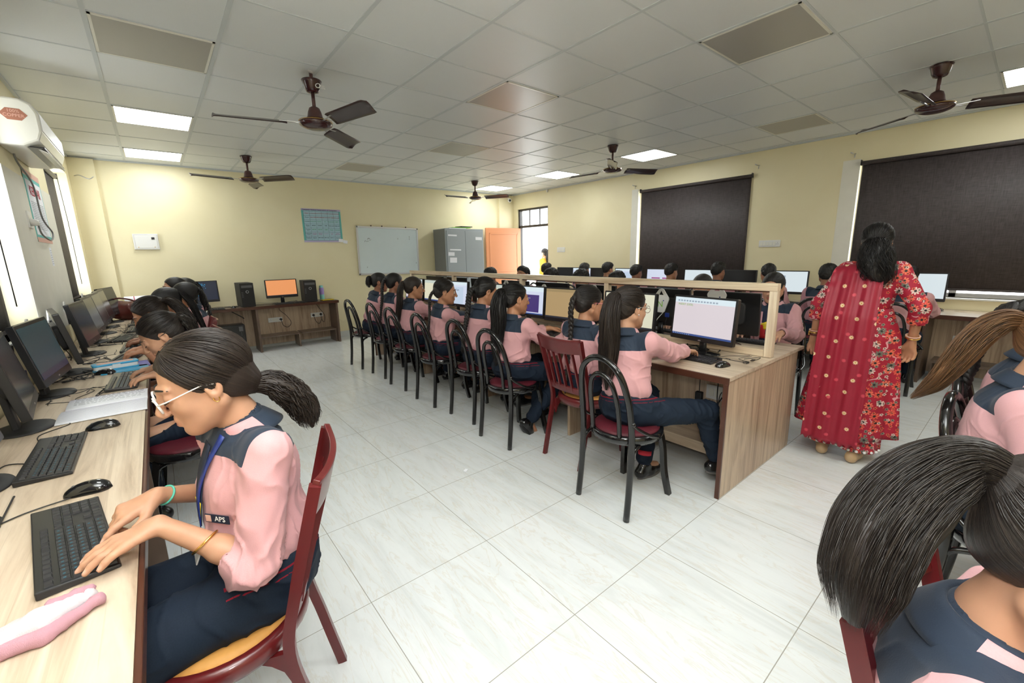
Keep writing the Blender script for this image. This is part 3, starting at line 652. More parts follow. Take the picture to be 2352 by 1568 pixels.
def person(label, x, y, face, group=None, kind='girl', lean=12, twist=0, side=0, hp=8, hy=0, hr=0, torso=.42, seat=.465, hands=None, legs=None, h=.006,
           hair='pony', hm='hair', skin='skin', shirt='pink', sleeve=.75, tail=None, n=70, face_det=True, sc=1.0, glasses=None, hband=True, lw=.0, wshift=(0, 0), hh=None,
           neckf=0.0, tiepos=(0, -.100, .040), curl=(14, 30, 22), shoes=True, belt=True, seed=None, feet_dir=None, shoulder=.150, build=1.0, strands=0, name='person', srad=.0016, wave=.005, cat=None, eyes='down', part_band=None, tieknot=False, yoke_w=.160):
    """face = heading in degrees: 0 looks to +x, 90 to +y"""
    HID[0] += 1; seed = HID[0] if seed is None else seed
    root = thing(name, label, cat or ('student' if kind in ('girl', 'boy') else 'person'), (x, y, 0), math.radians(face-90), group)
    g = Rig(); A = np.array
    X_, Y_, Z_ = A([1., 0, 0]), A([0, 1., 0]), A([0, 0, 1.])
    th = math.radians(lean); sd_ = math.radians(side); dirn = lambda a, b=sd_: unit(A([math.sin(b), math.sin(a), math.cos(a)]))
    P = A([wshift[0], wshift[1], seat+.068]); Wst = P+dirn(th*.45)*torso*.36; Ch = Wst+dirn(th)*torso*.36; N = Ch+dirn(th*1.15)*torso*.28
    up = dirn(th*1.05); tw = math.radians(twist); rt = unit(rotv(X_, Z_, tw)); rt = unit(rt-up*(rt @ up)); fw = np.cross(up, rt)
    hyr, hpr = math.radians(hy), math.radians(hp); hr_ = rotv(rotv(X_, Z_, tw*.5+hyr), Y_, 0); hf = rotv(Y_, Z_, tw*.5+hyr); hup = rotv(Z_, hr_, -hpr); hf = rotv(hf, hr_, -hpr)
    if hr: a_ = math.radians(hr); hr_, hup = rotv(hr_, hf, a_), rotv(hup, hf, a_)
    Rm = mat3(hr_, hf, hup)
    nd = unit(up*1.0+hup*.55+Y_*(.12+neckf)); Hc = N+nd*.072+hup*.078*sc+hf*.012
    S = [N-up*.040-rt*shoulder+fw*.012, N-up*.040+rt*shoulder+fw*.012]
    g.__dict__.update(P=P, Ch=Ch, N=N, up=up, rt=rt, fw=fw, Rm=Rm, Hc=Hc, S=S, root=root)
    # hands: {'L': (wrist, forward, palm normal, curl), 'R': ...}; left is -x
    hd = {'L': (A([-.085, .33, .790]), A([.12, 1, -.10]), A([0, 0, -1])), 'R': (A([.085, .33, .790]), A([-.12, 1, -.10]), A([0, 0, -1]))}
    for k_, v_ in (hands or {}).items(): hd[k_] = tuple(A(q, float) if not (hasattr(q, '__len__') and hasattr(q[0], '__len__')) else q for q in v_)
    arm = {}
    for k_, si in (('L', 0), ('R', 1)):
        sg = -1 if si == 0 else 1; v_ = hd[k_]; E_, Wr = ik(S[si], v_[0], .262*sc, .238*sc, (sg*.55, -.35, -1.0) if len(v_) < 5 else v_[4]); arm[k_] = (S[si], E_, Wr)
    g.arm = arm
    lg = {'L': (A([-.105, .405, seat+.035]), A([-.105, .38, .085]), A([-.1, 1, 0])), 'R': (A([.105, .405, seat+.035]), A([.105, .38, .085]), A([.1, 1, 0]))}
    for k_, v_ in (legs or {}).items(): lg[k_] = tuple(A(q, float) for q in v_)
    nails = []
    # --- body: one continuous surface
    sd = SDF(h)
    sd.ell(P+up*.02, (.135*build, .095, .09), None, .04); sd.ell(Wst, (.110*build, .080, .11), mat3(rt, fw, up).T, .05); sd.ell(Ch, (.130*build, .088, .12), mat3(rt, fw, up).T, .05)
    sd.cap(S[0]+rt*.02, S[1]-rt*.02, .038, .038, .04); sd.cap(N-up*.03, N+nd*.03-fw*.004, .052, .045, .03); sd.cap(N, Hc-hup*.045-hf*.018, .046, .046, .02)
    head_shape(sd, Hc, Rm, sc*1.0, face_det)
    for k_, si in (('L', 0), ('R', 1)):
        a, e, w_ = arm[k_]; sd.cap(a, e, .037, .032, .03); sd.cap(e, w_, .033, .0215, .012); m_ = e*.65+w_*.35; sd.cap(e, m_, .031, .034, .01)
        v_ = hd[k_]; f_ = v_[1]; nr = v_[2]; ts = np.cross(nr, f_)*(-1 if k_ == 'L' else 1)
        ts = np.cross(f_, nr)*(1 if k_ == 'L' else -1) if False else ts
        cu_ = v_[3] if len(v_) > 3 and v_[3] is not None else curl
        sd.cap(w_, w_+unit(f_)*.02, .0205, .019, .01); hand(sd, w_, f_, nr, -ts, curl=cu_, nails=nails, sc=.98*sc, fr=1.0 if h < .005 else 1.12)
        k2, an, fd = lg[k_]; hp_ = P+A([(-1 if si == 0 else 1)*.082, .01, -.012]); sd.cap(hp_, k2, .060, .042, .03); sd.cap(k2, an, .042, .030, .01); sd.cap(an, an+unit(fd)*.12-Z_*.03, .028, .018, .01)
    V, F = sd.mesh('b')
    HL = (V-Hc) @ Rm/sc
    lip = np.exp(-((HL[:, 0]/.019)**2)**2-((HL[:, 2]+.058)/.0095)**4)*(HL[:, 1] > .075)
    na = np.zeros(len(V))
    if h < .005:
        for c_, r_ in nails: na = np.maximum(na, np.clip(1.6-np.linalg.norm(V-c_, axis=1)/r_*1.1, 0, 1))
    body = link_mesh('body', np_mesh('body', V, F, M[skin], {'lips': lip, 'nail': na*.6}), root); g.body = body; g.nails = nails
    if face_det:
        Th = lambda p: Hc+Rm @ (A(p)*sc)
        for s_ in (-1, 1):
            MB().tube([Th((s_*.012, .0905, .032)), Th((s_*.026, .0885, .036)), Th((s_*.041, .0800, .034)), Th((s_*.052, .068, .029))], [.0022, .0030, .0024, .0010], 6, prof=(1, 1)).build('eyebrow', M['hair'], root)
            if eyes == 'down':
                MB().tube([Th((s_*.017, .0855, .0030)), Th((s_*.026, .0905, -.0005)), Th((s_*.037, .0890, -.0005)), Th((s_*.047, .0795, .0035))], [.0009, .0016, .0016, .0010], 6).build('eyelashes', M['hair'], root)
            else:
                e_ = MB().use(M['eye']).sphere(Th((s_*.0315, .0785, .0075)), (.0125*sc,)*3); e_.use(M['iris']).sphere(Th((s_*.0315, .0875, .0070)), (.0052*sc,)*3); e_.build('eye', None, root)
                MB().tube([Th((s_*.017, .0870, .0090)), Th((s_*.026, .0920, .0150)), Th((s_*.037, .0905, .0150)), Th((s_*.047, .0810, .0090))], [.0009, .0016, .0016, .0010], 6).build('eyelashes', M['hair'], root)
    # --- trousers
    if kind in ('girl', 'boy'):
        sd = SDF(max(h, .0055)); sd.ell(P+up*.005, (.160*build, .118, .088), None, .04); sd.cap(P+up*.03, P+up*.085, .108, .100, .05); sd.ell(P+up*.06, (.140*build, .105, .05), mat3(rt, fw, up).T, .04)
        for k_, si in (('L', 0), ('R', 1)):
            k2, an, fd = lg[k_]; hp_ = P+A([(-1 if si == 0 else 1)*.085, .01, -.005]); sd.cap(hp_, k2, .086, .062+lw, .04); d_ = unit(an-k2); sd.cap(k2, an-d_*.045, .062+lw, .048+lw, .02)
            sd.plane(an-d_*.032, d_) if False else None
        sd.plane(P+up*.095, up); V, F = sd.mesh('t')
        dist = np.minimum(*[np.linalg.norm(V-(lg[k_][0]), axis=1) for k_ in 'LR']); dh = np.linalg.norm(V-P, axis=1)
        V = folds(V, F, .008+.012*np.exp(-(dist/.12)**2)+.010*np.exp(-(dh/.16)**2), seed, (7, 9, 9)); V[:, 2] = np.maximum(V[:, 2], .012)
        t = (V-P) @ up; st = np.maximum(.0026-np.abs(t-.070), .0016-np.abs(t-.054)); st = np.where((np.abs((V-P)[:, 1]-.0) < .13) & (np.abs((V-P)[:, 0]) < .2), st, -1); link_mesh('trousers', np_mesh('trousers', V, F, M['trouser'], {'stripe': st if belt else st*0-1}), root)
        if shoes:
            for k_ in 'LR':
                k2, an, fd = lg[k_]; fd = unit(fd); sd2 = unit(np.cross(fd, Z_)); up2 = np.cross(sd2, fd); base = an-up2*.055; s_ = SDF(.006)
                s_.cap(base-fd*.035+up2*.005, base+fd*.05+up2*.004, .034, .036, .02); s_.cap(base+fd*.05, base+fd*.135-up2*.004, .036, .026, .02); s_.cap(base-fd*.03+up2*.01, an-up2*.005-fd*.005, .032, .034, .02); s_.cap(base+fd*.03+up2*.02, an+fd*.02-up2*.01, .028, .03, .02)
                s_.plane(base-up2*.024, -up2); V, F = s_.mesh('s'); sh = link_mesh('shoe', np_mesh('shoe', V, F, M['shoe']), root)
                o_ = [(base+fd*(-.038+.0)-up2*.030)]; pts = []
                for i in range(22):
                    a_ = 2*PI*i/22; l_ = .045 + .0; yy = math.cos(a_); xx = math.sin(a_); wd = .036 if yy > -.2 else .031; pts.append(base+fd*(.050+yy*.108)+sd2*xx*wd)
                mb = MB(); nn = 22; mb.add([p-up2*.033 for p in pts]+[p-up2*.018 for p in pts], [tuple(range(nn))[::-1], tuple(range(nn, 2*nn))]+[(i, (i+1) % nn, nn+(i+1) % nn, nn+i) for i in range(nn)], True); mb.build('sole', M['sole'] if seed % 3 == 0 else M['black_m'], sh)
                MB().tube([an+Z_*.0, an+unit(k2-an)*.075], [.036, .040], 12).build('sock', M['sock'], root)
    # --- shirt
    if kind in ('girl', 'boy'):
        Rt = mat3(rt, fw, up).T
        sd = SDF(max(h, .0050)); sd.ell(P+up*.11+fw*.004, (.140*build, .112, .075), Rt, .04); sd.ell(Wst+up*.02, (.130*build, .104, .12), Rt, .05); sd.ell(Ch, (.146*build, .106, .125), Rt, .05)
        sd.cap(S[0]+rt*.01-up*.006, S[1]-rt*.01-up*.006, .050, .050, .045); sd.cap(N-up*.045, N+nd*.012, .072, .056, .03)
        if kind == 'girl':
            sd.ell(Wst+up*.05+fw*.045, (.105*build, .085, .13), Rt, .05)
            for s_ in (-1, 1): sd.ell(Ch+rt*s_*.06+fw*.062-up*.03, (.055, .050, .060), Rt, .04)
        for k_ in 'LR':
            a, e, w_ = arm[k_]; sd.cap(a, e, .056, .050, .035); fe = e+(w_-e)*sleeve
            sd.cap(e, fe, .049, .039 if sleeve > .4 else .048, .015)
            if sleeve < 1: sd.cap(fe-unit(w_-e)*.012, fe, .044 if sleeve > .4 else .053, .044 if sleeve > .4 else .053, .006)
        for k_ in 'LR':
            a, e, w_ = arm[k_]; d_ = unit(w_-e); fe = e+(w_-e)*sleeve; sd.cap(fe+d_*.010, fe+d_*.09, .031 if sleeve > .4 else .040, .031, .006, 's')
        sd.cap(N+nd*.008, N+nd*.10, .046, .06, .006, 's'); sd.plane(P+up*.075, -up)
        V, F = sd.mesh('c'); q = (V-N); r_, f_, u_ = q @ rt, q @ fw, q @ up
        de = np.minimum(*[np.linalg.norm(V-arm[k_][1], axis=1) for k_ in 'LR']); dsh = np.minimum(*[np.linalg.norm(V-arm[k_][0]+up*.06, axis=1) for k_ in 'LR']); tw_ = (V-P) @ up
        amp = .0045+.011*np.exp(-(de/.11)**2)+.007*np.exp(-(dsh/.09)**2)+.013*np.exp(-((tw_-.10)/.09)**2)
        V = folds(V, F, amp, seed+50, (11, 11, 8)); thr = np.interp(f_, [-.05, .04, .08], [-.090, -.070, -.050]); yk = np.minimum(yoke_w-np.abs(r_), u_-thr)
        V += vnormals(V, F)*(.004*(yk < -.002))[:, None]*0
        so = link_mesh('shirt', np_mesh('shirt', V, F, M[shirt], {'yoke': yk}), root); g.shirtV = V; g.shirtF = F; g.shirt = so
        # collar: stand and fold, navy behind and pink at the tips
        prof = [(.0600, -.014), (.0585, .016), (.0600, .030), (.0640, .033), (.070, .026), (.084, .000), (.089, -.010)]; VV = []; FF = []; YK = []; nu = 41
        for i in range(nu):
            a_ = math.radians(-158+316*i/(nu-1)); fr_ = abs(a_)/math.radians(158); dip = -.030*fr_**3
            for j, (r2, z2) in enumerate(prof):
                ex = (.058 if j == 6 else .044 if j == 5 else .012 if j == 4 else 0)*max(0, (fr_-.45)/.55)**1.5; rr = r2+ex*.35
                VV.append(N+nd*.0+(rt*math.sin(a_)*rr*1.02-fw*math.cos(a_)*rr*.98)+nd*(z2+dip-(ex*1.3))+up*.004); YK.append(.50-fr_)
        nj = len(prof)
        for i in range(nu-1):
            for j in range(nj-1): FF.append((i*nj+j, (i+1)*nj+j, (i+1)*nj+j+1, i*nj+j+1))
        co = link_mesh('collar', np_mesh('collar', A(VV), A(FF), M[shirt], {'yoke': A(YK)}), root); q_ = co.modifiers.new('s', 'SOLIDIFY'); q_.thickness = .003
    # --- hair
    m_h = M[hm]; hh = hh or (.0045 if h < .005 else .0065); cl = lambda p: Hc+Rm @ (A(p)*sc)
    tp = A(tiepos); sd = SDF(hh)
    if hair == 'boy':
        sd.ell((0, -.012, .046), (.080, .101, .085), None, .02); sd.ell((0, .030, .085), (.062, .055, .042), None, .03); sd.ell((0, -.060, .010), (.066, .050, .065), None, .02)
        sd.plane((0, .064, .056), (0, 1, -.42)); sd.plane((0, -.080, -.052), (0, .80, -1)); sd.plane((0, -.0, -.055), (0, 0, -1))
    else:
        ra = (.081, .103, .089); sd.ell((0, -.018, .037), ra, None, .02); sd.ell((0, -.062, -.015), (.058, .045, .055), None, .03)
        sd.cap((0, tp[1]*.55, tp[2]*.6), tp*.96, .050, .024, .05)
        sd.plane((0, .055, .052), (0, 1, -.55)); sd.plane((0, -.072, -.078), (0, .66, -1))
    for s_ in (-1, 1): sd.ell((s_*.082, -.004, -.004), (.016, .020, .032), None, .004, 's')
    V, F = sd.mesh('h'); Nn = vnormals(V, F)
    if hair == 'boy':
        V = V+Nn*(.0035*vnoise(V*np.array([90, 90, 50]), seed)+.0035*vnoise(V*190, seed+1)+.002*vnoise(V*25, seed+2))[:, None]
        huv = V*np.array([230, 230, 60])
    else:
        t0 = unit(A([0, -.018, .037])-tp); e1 = unit(np.cross(t0, [1, 0, 0])); e2 = np.cross(t0, e1); q = V-tp; an_ = np.arctan2(q @ e1, q @ e2); ln = np.linalg.norm(q, axis=1)
        huv = np.stack([np.cos(an_)*16, np.sin(an_)*16, ln*7], 1); V = V+Nn*(.0012*vnoise(huv*.9, seed))[:, None]
        if part_band is not None: V[:, 2] -= .006*np.exp(-(V[:, 0]/.006)**2)*(V[:, 1] > -.02)*(V[:, 2] > .06)
    Vw = Hc+(V*sc) @ Rm.T; F_ = F
    if strands:
        a_, b_, c_ = scalp_strands(Hc+Rm @ (A([0, -.018, .037])*sc), Rm, A([.0825, .1045, .0905]), tp-A([0, -.018, .037]), strands, sc, seed)
        F_ = np.concatenate([F, A(b_)+len(Vw)]); Vw = np.concatenate([Vw, A(a_)]); huv = np.concatenate([huv, A(c_)])
    ho = link_mesh('hair', np_mesh('hair', Vw, F_, m_h, {'huv': huv}), root); g.hairobj = ho
    T0 = cl(tp); back = -hf
    if hair in ('pony', 'braid', 'long'):
        if tail is None or isinstance(tail, tuple):
            L, dx, out = tail or (.30, 0, .0); q_ = lambda d, s_: N-up*d-fw*(.130+out*s_)+rt*dx*s_
            tail = [T0-back*.01, T0+back*.030-Z_*.006, T0*.5+q_(0, .2)*.5+back*.030, q_(.045, .4), q_(.045+L*.5, .8), q_(.045+L, 1)]
        else: tail = [T0-back*.012]+[T0+A(q, float) for q in tail]
        if hair == 'pony':
            g.tail = hair_tail('ponytail', root, tail, [.016, .030, .036, .036, .030, .020, .006] if part_band is None else part_band, m_h, n, wave, .75, seed, srad)
        elif hair == 'long': g.tail = hair_tail('ponytail', root, tail, [.030, .045, .055, .055, .045, .030, .010], m_h, n, .007, .5, seed)
        else: g.tail = braid('braid', root, tail, m_h, .0145 if part_band is None else part_band, 7, seed)
        if hband:
            d_ = unit(A(tail[1])-T0); u_ = unit(np.cross(d_, X_)); v_ = np.cross(d_, u_); rr = .019
            MB().tube([T0+d_*.004+(math.cos(a_)*u_+math.sin(a_)*v_)*rr for a_ in np.linspace(0, 2*PI, 14)[:-1]], .0065, 8, closed=True).build('hair_tie', M['tie'], root)
    if glasses:
        mg = M[glasses]; gl = thing('g', None, None); bpy.data.objects.remove(gl); mb = MB()
        for s_ in (-1, 1):
            ring = [cl((s_*(.033+.024*math.cos(a_)), .104-.16*abs(.033+.024*math.cos(a_))*.5, .004+.020*math.sin(a_))) for a_ in np.linspace(0, 2*PI, 25)[:-1]]
            mb.tube(ring, .0016 if glasses != 'lens_white' else .0026, 6, closed=True); mb.tube([cl((s_*.057, .099, .010)), cl((s_*.072, .080, .012)), cl((s_*.078, .010, .014)), cl((s_*.080, -.015, .006))], [.0022, .0018, .0016, .0014], 6)
        mb.tube([cl((-.010, .105, .008)), cl((0, .108, .012)), cl((.010, .105, .008))], .0016, 6); go = mb.build('glasses', mg, root)
    return g
# ------------------------------------------------------------- room shell
def wall_holes(name, axis, at, thick, u0, u1, z0, z1, holes, m):
    """wall plate at axis=at with rectangular openings (ua, ub, za, zb); thick < 0 grows to the negative side"""
    us = sorted(set([u0, u1]+[h[0] for h in holes]+[h[1] for h in holes])); zs = sorted(set([z0, z1]+[h[2] for h in holes]+[h[3] for h in holes]))
    mb = MB().use(m)
    for a, b in zip(us[:-1], us[1:]):
        for c, d in zip(zs[:-1], zs[1:]):
            if any(h[0] <= (a+b)/2 <= h[1] and h[2] <= (c+d)/2 <= h[3] for h in holes): continue
            lo_, hi_ = sorted((at, at+thick))
            mb.box((lo_, a, c), (hi_, b, d)) if axis == 'x' else mb.box((a, lo_, c), (b, hi_, d))
    return struct(name, mb)
struct('floor', MB().use(M['floor']).box((XL-.3, YF-.2, -.1), (XR+.2, YB+.2, 0)))
struct('floor', MB().use(M['base']).box((XR+.2, 4, -.1), (XR+6, 11, -.002)))
struct('ceiling', MB().use(M['ceil']).box((XL-.3, YF-.2, H), (XR+.2, YB+.2, H+.1)))
GX, GY = -.0935, 3.4054
mb = MB().use(M['grid'])
i = -2
for i in range(-1, 13):
    x = GX+.6*i
    if XL < x < XR: mb.box((x-.012, YF, H-.004), (x+.012, YB, H+.001))
for j in range(-9, 9):
    y = GY+.6*j
    if YF < y < YB: mb.box((XL, y-.0065, H-.003), (XR, y+.0065, H+.001))
mb.box((XL, YF, H-.02), (XL+.02, YB, H)); mb.box((XR-.02, YF, H-.02), (XR, YB, H)); mb.box((XL, YB-.02, H-.02), (XR, YB, H))
struct('trim_1', mb)
# right wall: door opening and two windows
struct_r = wall_holes('wall_right', 'x', XR, .15, YF, YB, 0, H, [(6.75, 7.74, 0, 2.40), (2.70, 4.53, .86, 2.42), (-1.35, 1.49, .86, 2.39)], M['wall'])
wall_holes('wall_left', 'x', XL, -.22, YF, YB, 0, H, [(5.95, 7.62, 1.02, 2.48), (2.0, 4.25, 1.02, 2.48), (-1.3, 1.2, 1.02, 2.48)], M['wall'])
wall_holes('wall_back', 'y', YB, .15, XL-.2, XR+.15, 0, H, [], M['wall'])
wall_holes('wall_front', 'y', YF, -.15, XL-.2, XR+.15, 0, H, [], M['wall'])
struct('trim_2', MB().use(M['wall']).box((XL, YB-.05, 0), (-.40, YB, H-.02)))      # column in the left corner
struct('trim_3', MB().use(M['wall']).box((6.18, YB-.05, 0), (XR, YB, H-.02)))
mb = MB().use(M['base']); mb.box((XL, YB-.012, 0), (XR, YB, .10)); struct('baseboard_back', mb)
struct('baseboard_right', MB().use(M['base']).box((XR-.012, YF, 0), (XR, 6.75, .10)))
struct('baseboard_left', MB().use(M['base']).box((XL, YF, 0), (XL+.012, YB, .10)))
# whitish bands of fresh plaster round the windows
struct('trim_4', MB().use(M['white_wall']).box((XR-.004, 4.53, .75), (XR+.001, 4.66, 2.46)).box((XR-.004, 1.49, .75), (XR+.001, 1.66, 2.43)), None, None)
struct('trim_5', MB().use(M['white_wall']).box((XL-.001, 4.25, .9), (XL+.003, 5.95, 2.05)))
# outside, seen through the door
struct('wall_corridor', MB().use(M['outside']).box((XR+2.6, 3, 0), (XR+2.7, 13, 1.0)))
def window(k, side, ya, yb, za, zb, panes=3):
    x = XR+.09 if side == 'r' else XL-.19
    mb = MB(); w = .045; mb.box((x, ya, za), (x+.04, yb, za+w)); mb.box((x, ya, zb-w), (x+.04, yb, zb)); mb.box((x, ya, za), (x+.04, ya+w, zb)); mb.box((x, yb-w, za), (x+.04, yb, zb))
    for i in range(1, panes): y = ya+(yb-ya)*i/panes; mb.box((x, y-.03, za), (x+.04, y+.03, zb))
    o = struct('window_%d' % k, mb, M['winframe'], None, .003)
    MB().box((x+.018, ya+w, za+w), (x+.022, yb-w, zb-w)).build('pane', M['pane'], o)
    sx = (XR-.03, XR+.09) if side == 'r' else (XL-.15, XL+.02)
    MB().box((sx[0], ya-.02, za-.02), (sx[1], yb+.02, za)).build('sill', M['winframe'], o, .004)
window(1, 'r', 2.70, 4.53, .86, 2.42); window(2, 'r', -1.35, 1.49, .86, 2.39); window(3, 'l', 5.95, 7.62, 1.02, 2.48, 2); window(4, 'l', 2.0, 4.25, 1.02, 2.48); window(5, 'l', -1.3, 1.2, 1.02, 2.48)
def blind(label, side, ya, yb, zt, zb, chain=None):
    x = XR-.035 if side == 'r' else XL-.07
    t = thing('roller_blind', label, 'blind', (x, (ya+yb)/2, zt), 0, 'roller blinds')
    h = (yb-ya)/2; s = 1 if side == 'l' else -1
    mb = MB(); n = 60; V = []; F = []
    MB().grid(lambda u, v: (s*-.012+.0015*math.sin(u*70), -h+2*h*u, -(zt-zb)*v), 40, 3).build('fabric', M['blind'], t, 0, None, None, .0015)
    MB().cyl((0, -h-.01, -.012), (0, h+.01, -.012), .024).build('roller', M['grey_p'] if side == 'l' else M['blind'], t)
    MB().cbox((-s*.012, 0, -(zt-zb)), (.012, 2*h, .022)).build('bottom_bar', M['blind'], t)
    for q in (-1, 1): MB().cbox((0, q*(h+.014), -.005), (.05, .008, .06)).build('bracket', M['black'] if side == 'r' else M['grey_p'], t)
    if chain: MB().tube([(.02*s, chain*(h+.018), -.02), (.03*s, chain*(h+.02), -.5), (.03*s, chain*(h+.03), -(zt-zb)*.9)], .0035, 6).build('chain', M['black'], t)
    return t
blind('dark brown blind on the right wall, narrower one nearer the door', 'r', 2.69, 4.45, 2.42, .80)
blind('wide dark brown blind on the right wall behind the woman in red', 'r', -1.3, 1.46, 2.385, .95)
blind('dark brown blind on the left wall beside the back corner', 'l', 6.0, 7.25, 2.40, 1.04, 1)
blind('dark brown blind on the left wall, cut by the left frame edge', 'l', 2.05, 3.98, 2.40, 1.03, 1)
blind('dark brown blind on the left wall over the front of the desk', 'l', -1.2, 1.1, 2.40, 1.03)
# door
fr = MB().use(M['darkwood']); x = XR+.03
for a, b, c, d in ((7.70, 7.74, 0, 2.40), (6.75, 6.79, 0, 2.40), (6.75, 7.74, 2.36, 2.40), (6.75, 7.74, 1.99, 2.04)): fr.box((x, a, c), (x+.08, b, d))
for y in (7.07, 7.40): fr.box((x+.03, y-.01, 2.04), (x+.05, y+.01, 2.36))
dr = struct('door_1', fr)
MB().box((x+.035, 6.79, 2.04), (x+.04, 7.70, 2.36)).build('pane', M['pane'], dr)
lf = MB().use(M['door']); L0 = .92; lf.box((0, -.02, .01), (L0, .02, 1.985))
leaf = lf.build('door_leaf', M['door'], dr, .003); leaf.location = (x, 7.70, 0); leaf.rotation_euler = (0, 0, math.radians(180-6))
for s_ in (-1, 1):
    mb = MB().use(M['door'])
    for (x0, x1, z0, z1) in ((.08, .84, .12, .92), (.08, .84, 1.02, 1.88)):
        mb.box((x0, s_*.02, z0), (x1, s_*.026, z0+.03)); mb.box((x0, s_*.02, z1-.03), (x1, s_*.026, z1)); mb.box((x0, s_*.02, z0), (x0+.03, s_*.026, z1)); mb.box((x1-.03, s_*.02, z0), (x1, s_*.026, z1))
    mb.build('door_panel', M['door'], leaf, .003)
MB().cyl((.86, .02, 1.0), (.86, .07, 1.0), .012).tube([(.86, .07, 1.0), (.76, .07, 1.0)], .009).build('door_handle', M['steel'], leaf)

# ------------------------------------------------------------- ceiling lights and fans
def light_panel(i, j, on, label):
    x0, y0 = GX+.6*i, GY+.6*j; t = thing('ceiling_light', label, 'ceiling light', (x0+.3, y0+.3, H), 0, 'lit ceiling panels' if on else 'unlit ceiling panels')
    a, b = .286, .272; mb = MB()
    for s_ in (-1, 1): mb.box((s_*b if s_ > 0 else -a, -a, -.006), (a if s_ > 0 else -b, a, .0)); mb.box((-a, s_*b if s_ > 0 else -a, -.006), (a, a if s_ > 0 else -b, .0))
    mb.build('frame', M['cream_p'], t); MB().box((-b, -b, -.004), (b, b, -.001)).build('diffuser', M['glow'] if on else M['diffuser'], t)
light_panel(0, 3, 1, 'lit square ceiling panel on the left, the nearer of two in line')
light_panel(0, 6, 1, 'lit square ceiling panel on the left next to the back wall')
light_panel(9, 0, 1, 'lit square ceiling panel beside the fan above the blinds')
light_panel(9, 3, 1, 'lit square ceiling panel in the middle of the right-hand three')
light_panel(9, 6, 1, 'lit square ceiling panel nearest to the door corner')
light_panel(9, -6, 1, 'lit square ceiling panel at the right frame edge')
light_panel(0, 0, 0, 'grey unlit ceiling panel at the upper left')
light_panel(4, -1, 0, 'grey unlit ceiling panel in the centre of the ceiling')
light_panel(5, -4, 0, 'large grey unlit ceiling panel at the upper right')
light_panel(9, -3, 0, 'grey unlit ceiling panel above the wall between the blinds')
light_panel(5, 2, 0, 'grey unlit ceiling panel halfway to the back wall')
light_panel(4, 5, 0, 'small grey unlit ceiling panel closest to the back wall')
for i, j, w_ in ((0, -3, 'above the left desk, added unseen'), (0, -6, 'over the front end of the left desk, added unseen'), (5, -7, 'over the front wall, added unseen'), (3, -6, 'above the photographer, added unseen')): light_panel(i, j, 1, 'lit square ceiling panel '+w_)  # extra lit panels added out of view to brighten the room
def fan_proto():
    t = thing('ceiling_fan', 'x', 'ceiling fan')
    MB().lathe([(.066, -.0), (.070, -.004), (.062, -.02), (.052, -.060), (.040, -.080), (.022, -.086)], (0, 0, 0), 24).build('canopy', M['fan'], t)
    MB().cyl((0, 0, -.08), (0, 0, -.20), .0125).build('rod', M['fan2'], t)
    MB().lathe([(.020, -.178), (.036, -.188), (.046, -.215), (.054, -.252), (.058, -.254), (.046, -.258)], (0, 0, 0), 24).build('lower_canopy', M['fan2'], t)
    MB().lathe([(.045, -.262), (.090, -.270), (.112, -.284), (.116, -.294), (.110, -.306), (.092, -.318), (.06, -.328), (.02, -.331)], (0, 0, 0), 32).build('motor', M['fan'], t)
    MB().lathe([(.111, -.281), (.115, -.278), (.116, -.283)], (0, 0, 0), 32, close=False).build('trim_ring', M['gold'], t)
    for k in range(3):
        a = 2*PI*k/3; R_ = Matrix.Rotation(a, 4, 'Z'); mb = MB()
        V = []; F = []; prof = [(.19, .045), (.22, .055), (.35, .058), (.5, .062), (.60, .066), (.63, .060), (.645, .03)]
        for u, wd in prof:
            for j in range(7):
                v = -1+2*j/6; z = -.296-.022*v+.006*(1-v*v); V.append(R_ @ Vector((u, wd*v, z)))
        n_ = len(prof)
        F = [(i*7+j, (i+1)*7+j, (i+1)*7+j+1, i*7+j+1) for i in range(n_-1) for j in range(6)]
        b = MB().add(V, F, True).build('blade', M['blade'], t, 0, None, None, .003)
        mb = MB(); 
        for s_ in (-1, 1): mb.add([R_ @ Vector(p) for p in ((.11, s_*.012-.006, -.296), (.24, s_*.028-.006, -.293-s_*.008), (.24, s_*.028+.006, -.293-s_*.008), (.11, s_*.012+.006, -.296), (.11, s_*.012-.006, -.292), (.24, s_*.028-.006, -.289-s_*.008), (.24, s_*.028+.006, -.289-s_*.008), (.11, s_*.012+.006, -.292))], [(3, 2, 1, 0), (4, 5, 6, 7), (0, 1, 5, 4), (1, 2, 6, 5), (2, 3, 7, 6), (3, 0, 4, 7)])
        mb.build('blade_arm', M['steel'], b)
    return t
fan = fan_proto()
fans = [((4.74, .66), 55, 'maroon ceiling fan at the upper right above the wide blind'), ((1.13, 6.74), 70, 'maroon ceiling fan by the back wall, left of the wall chart'), ((4.70, 3.63), 97, 'maroon ceiling fan beside the lit panel before the narrow blind'), ((4.75, 6.76), 61, 'small far maroon ceiling fan next to the door corner')]
for k, ((x, y), a, lb) in enumerate(fans):
    o = fan if k == 0 else copy_tree(fan); o.location = (x, y, H-.004); o.rotation_euler = (0, 0, math.radians(a)); o['label'] = lb; o['group'] = 'ceiling fans'
o = copy_tree(fan, (1.08, 3.55, H-.05), math.radians(45), 'nearest maroon ceiling fan with its canopy hanging below the ceiling', 'ceiling fans')
MB().cyl((0, 0, .05), (0, 0, -.01), .0125).build('rod', M['fan2'], o); MB().sphere((-.02, -.01, .048), (.03, .014, .006)).build('ceiling_hook', M['white_p'], o)
text_mesh('logo', 'O', .05, M['white_p'], o, (-.030, -.061, -.05), (math.radians(80), 0, math.radians(-28-45)+.0), .0008)
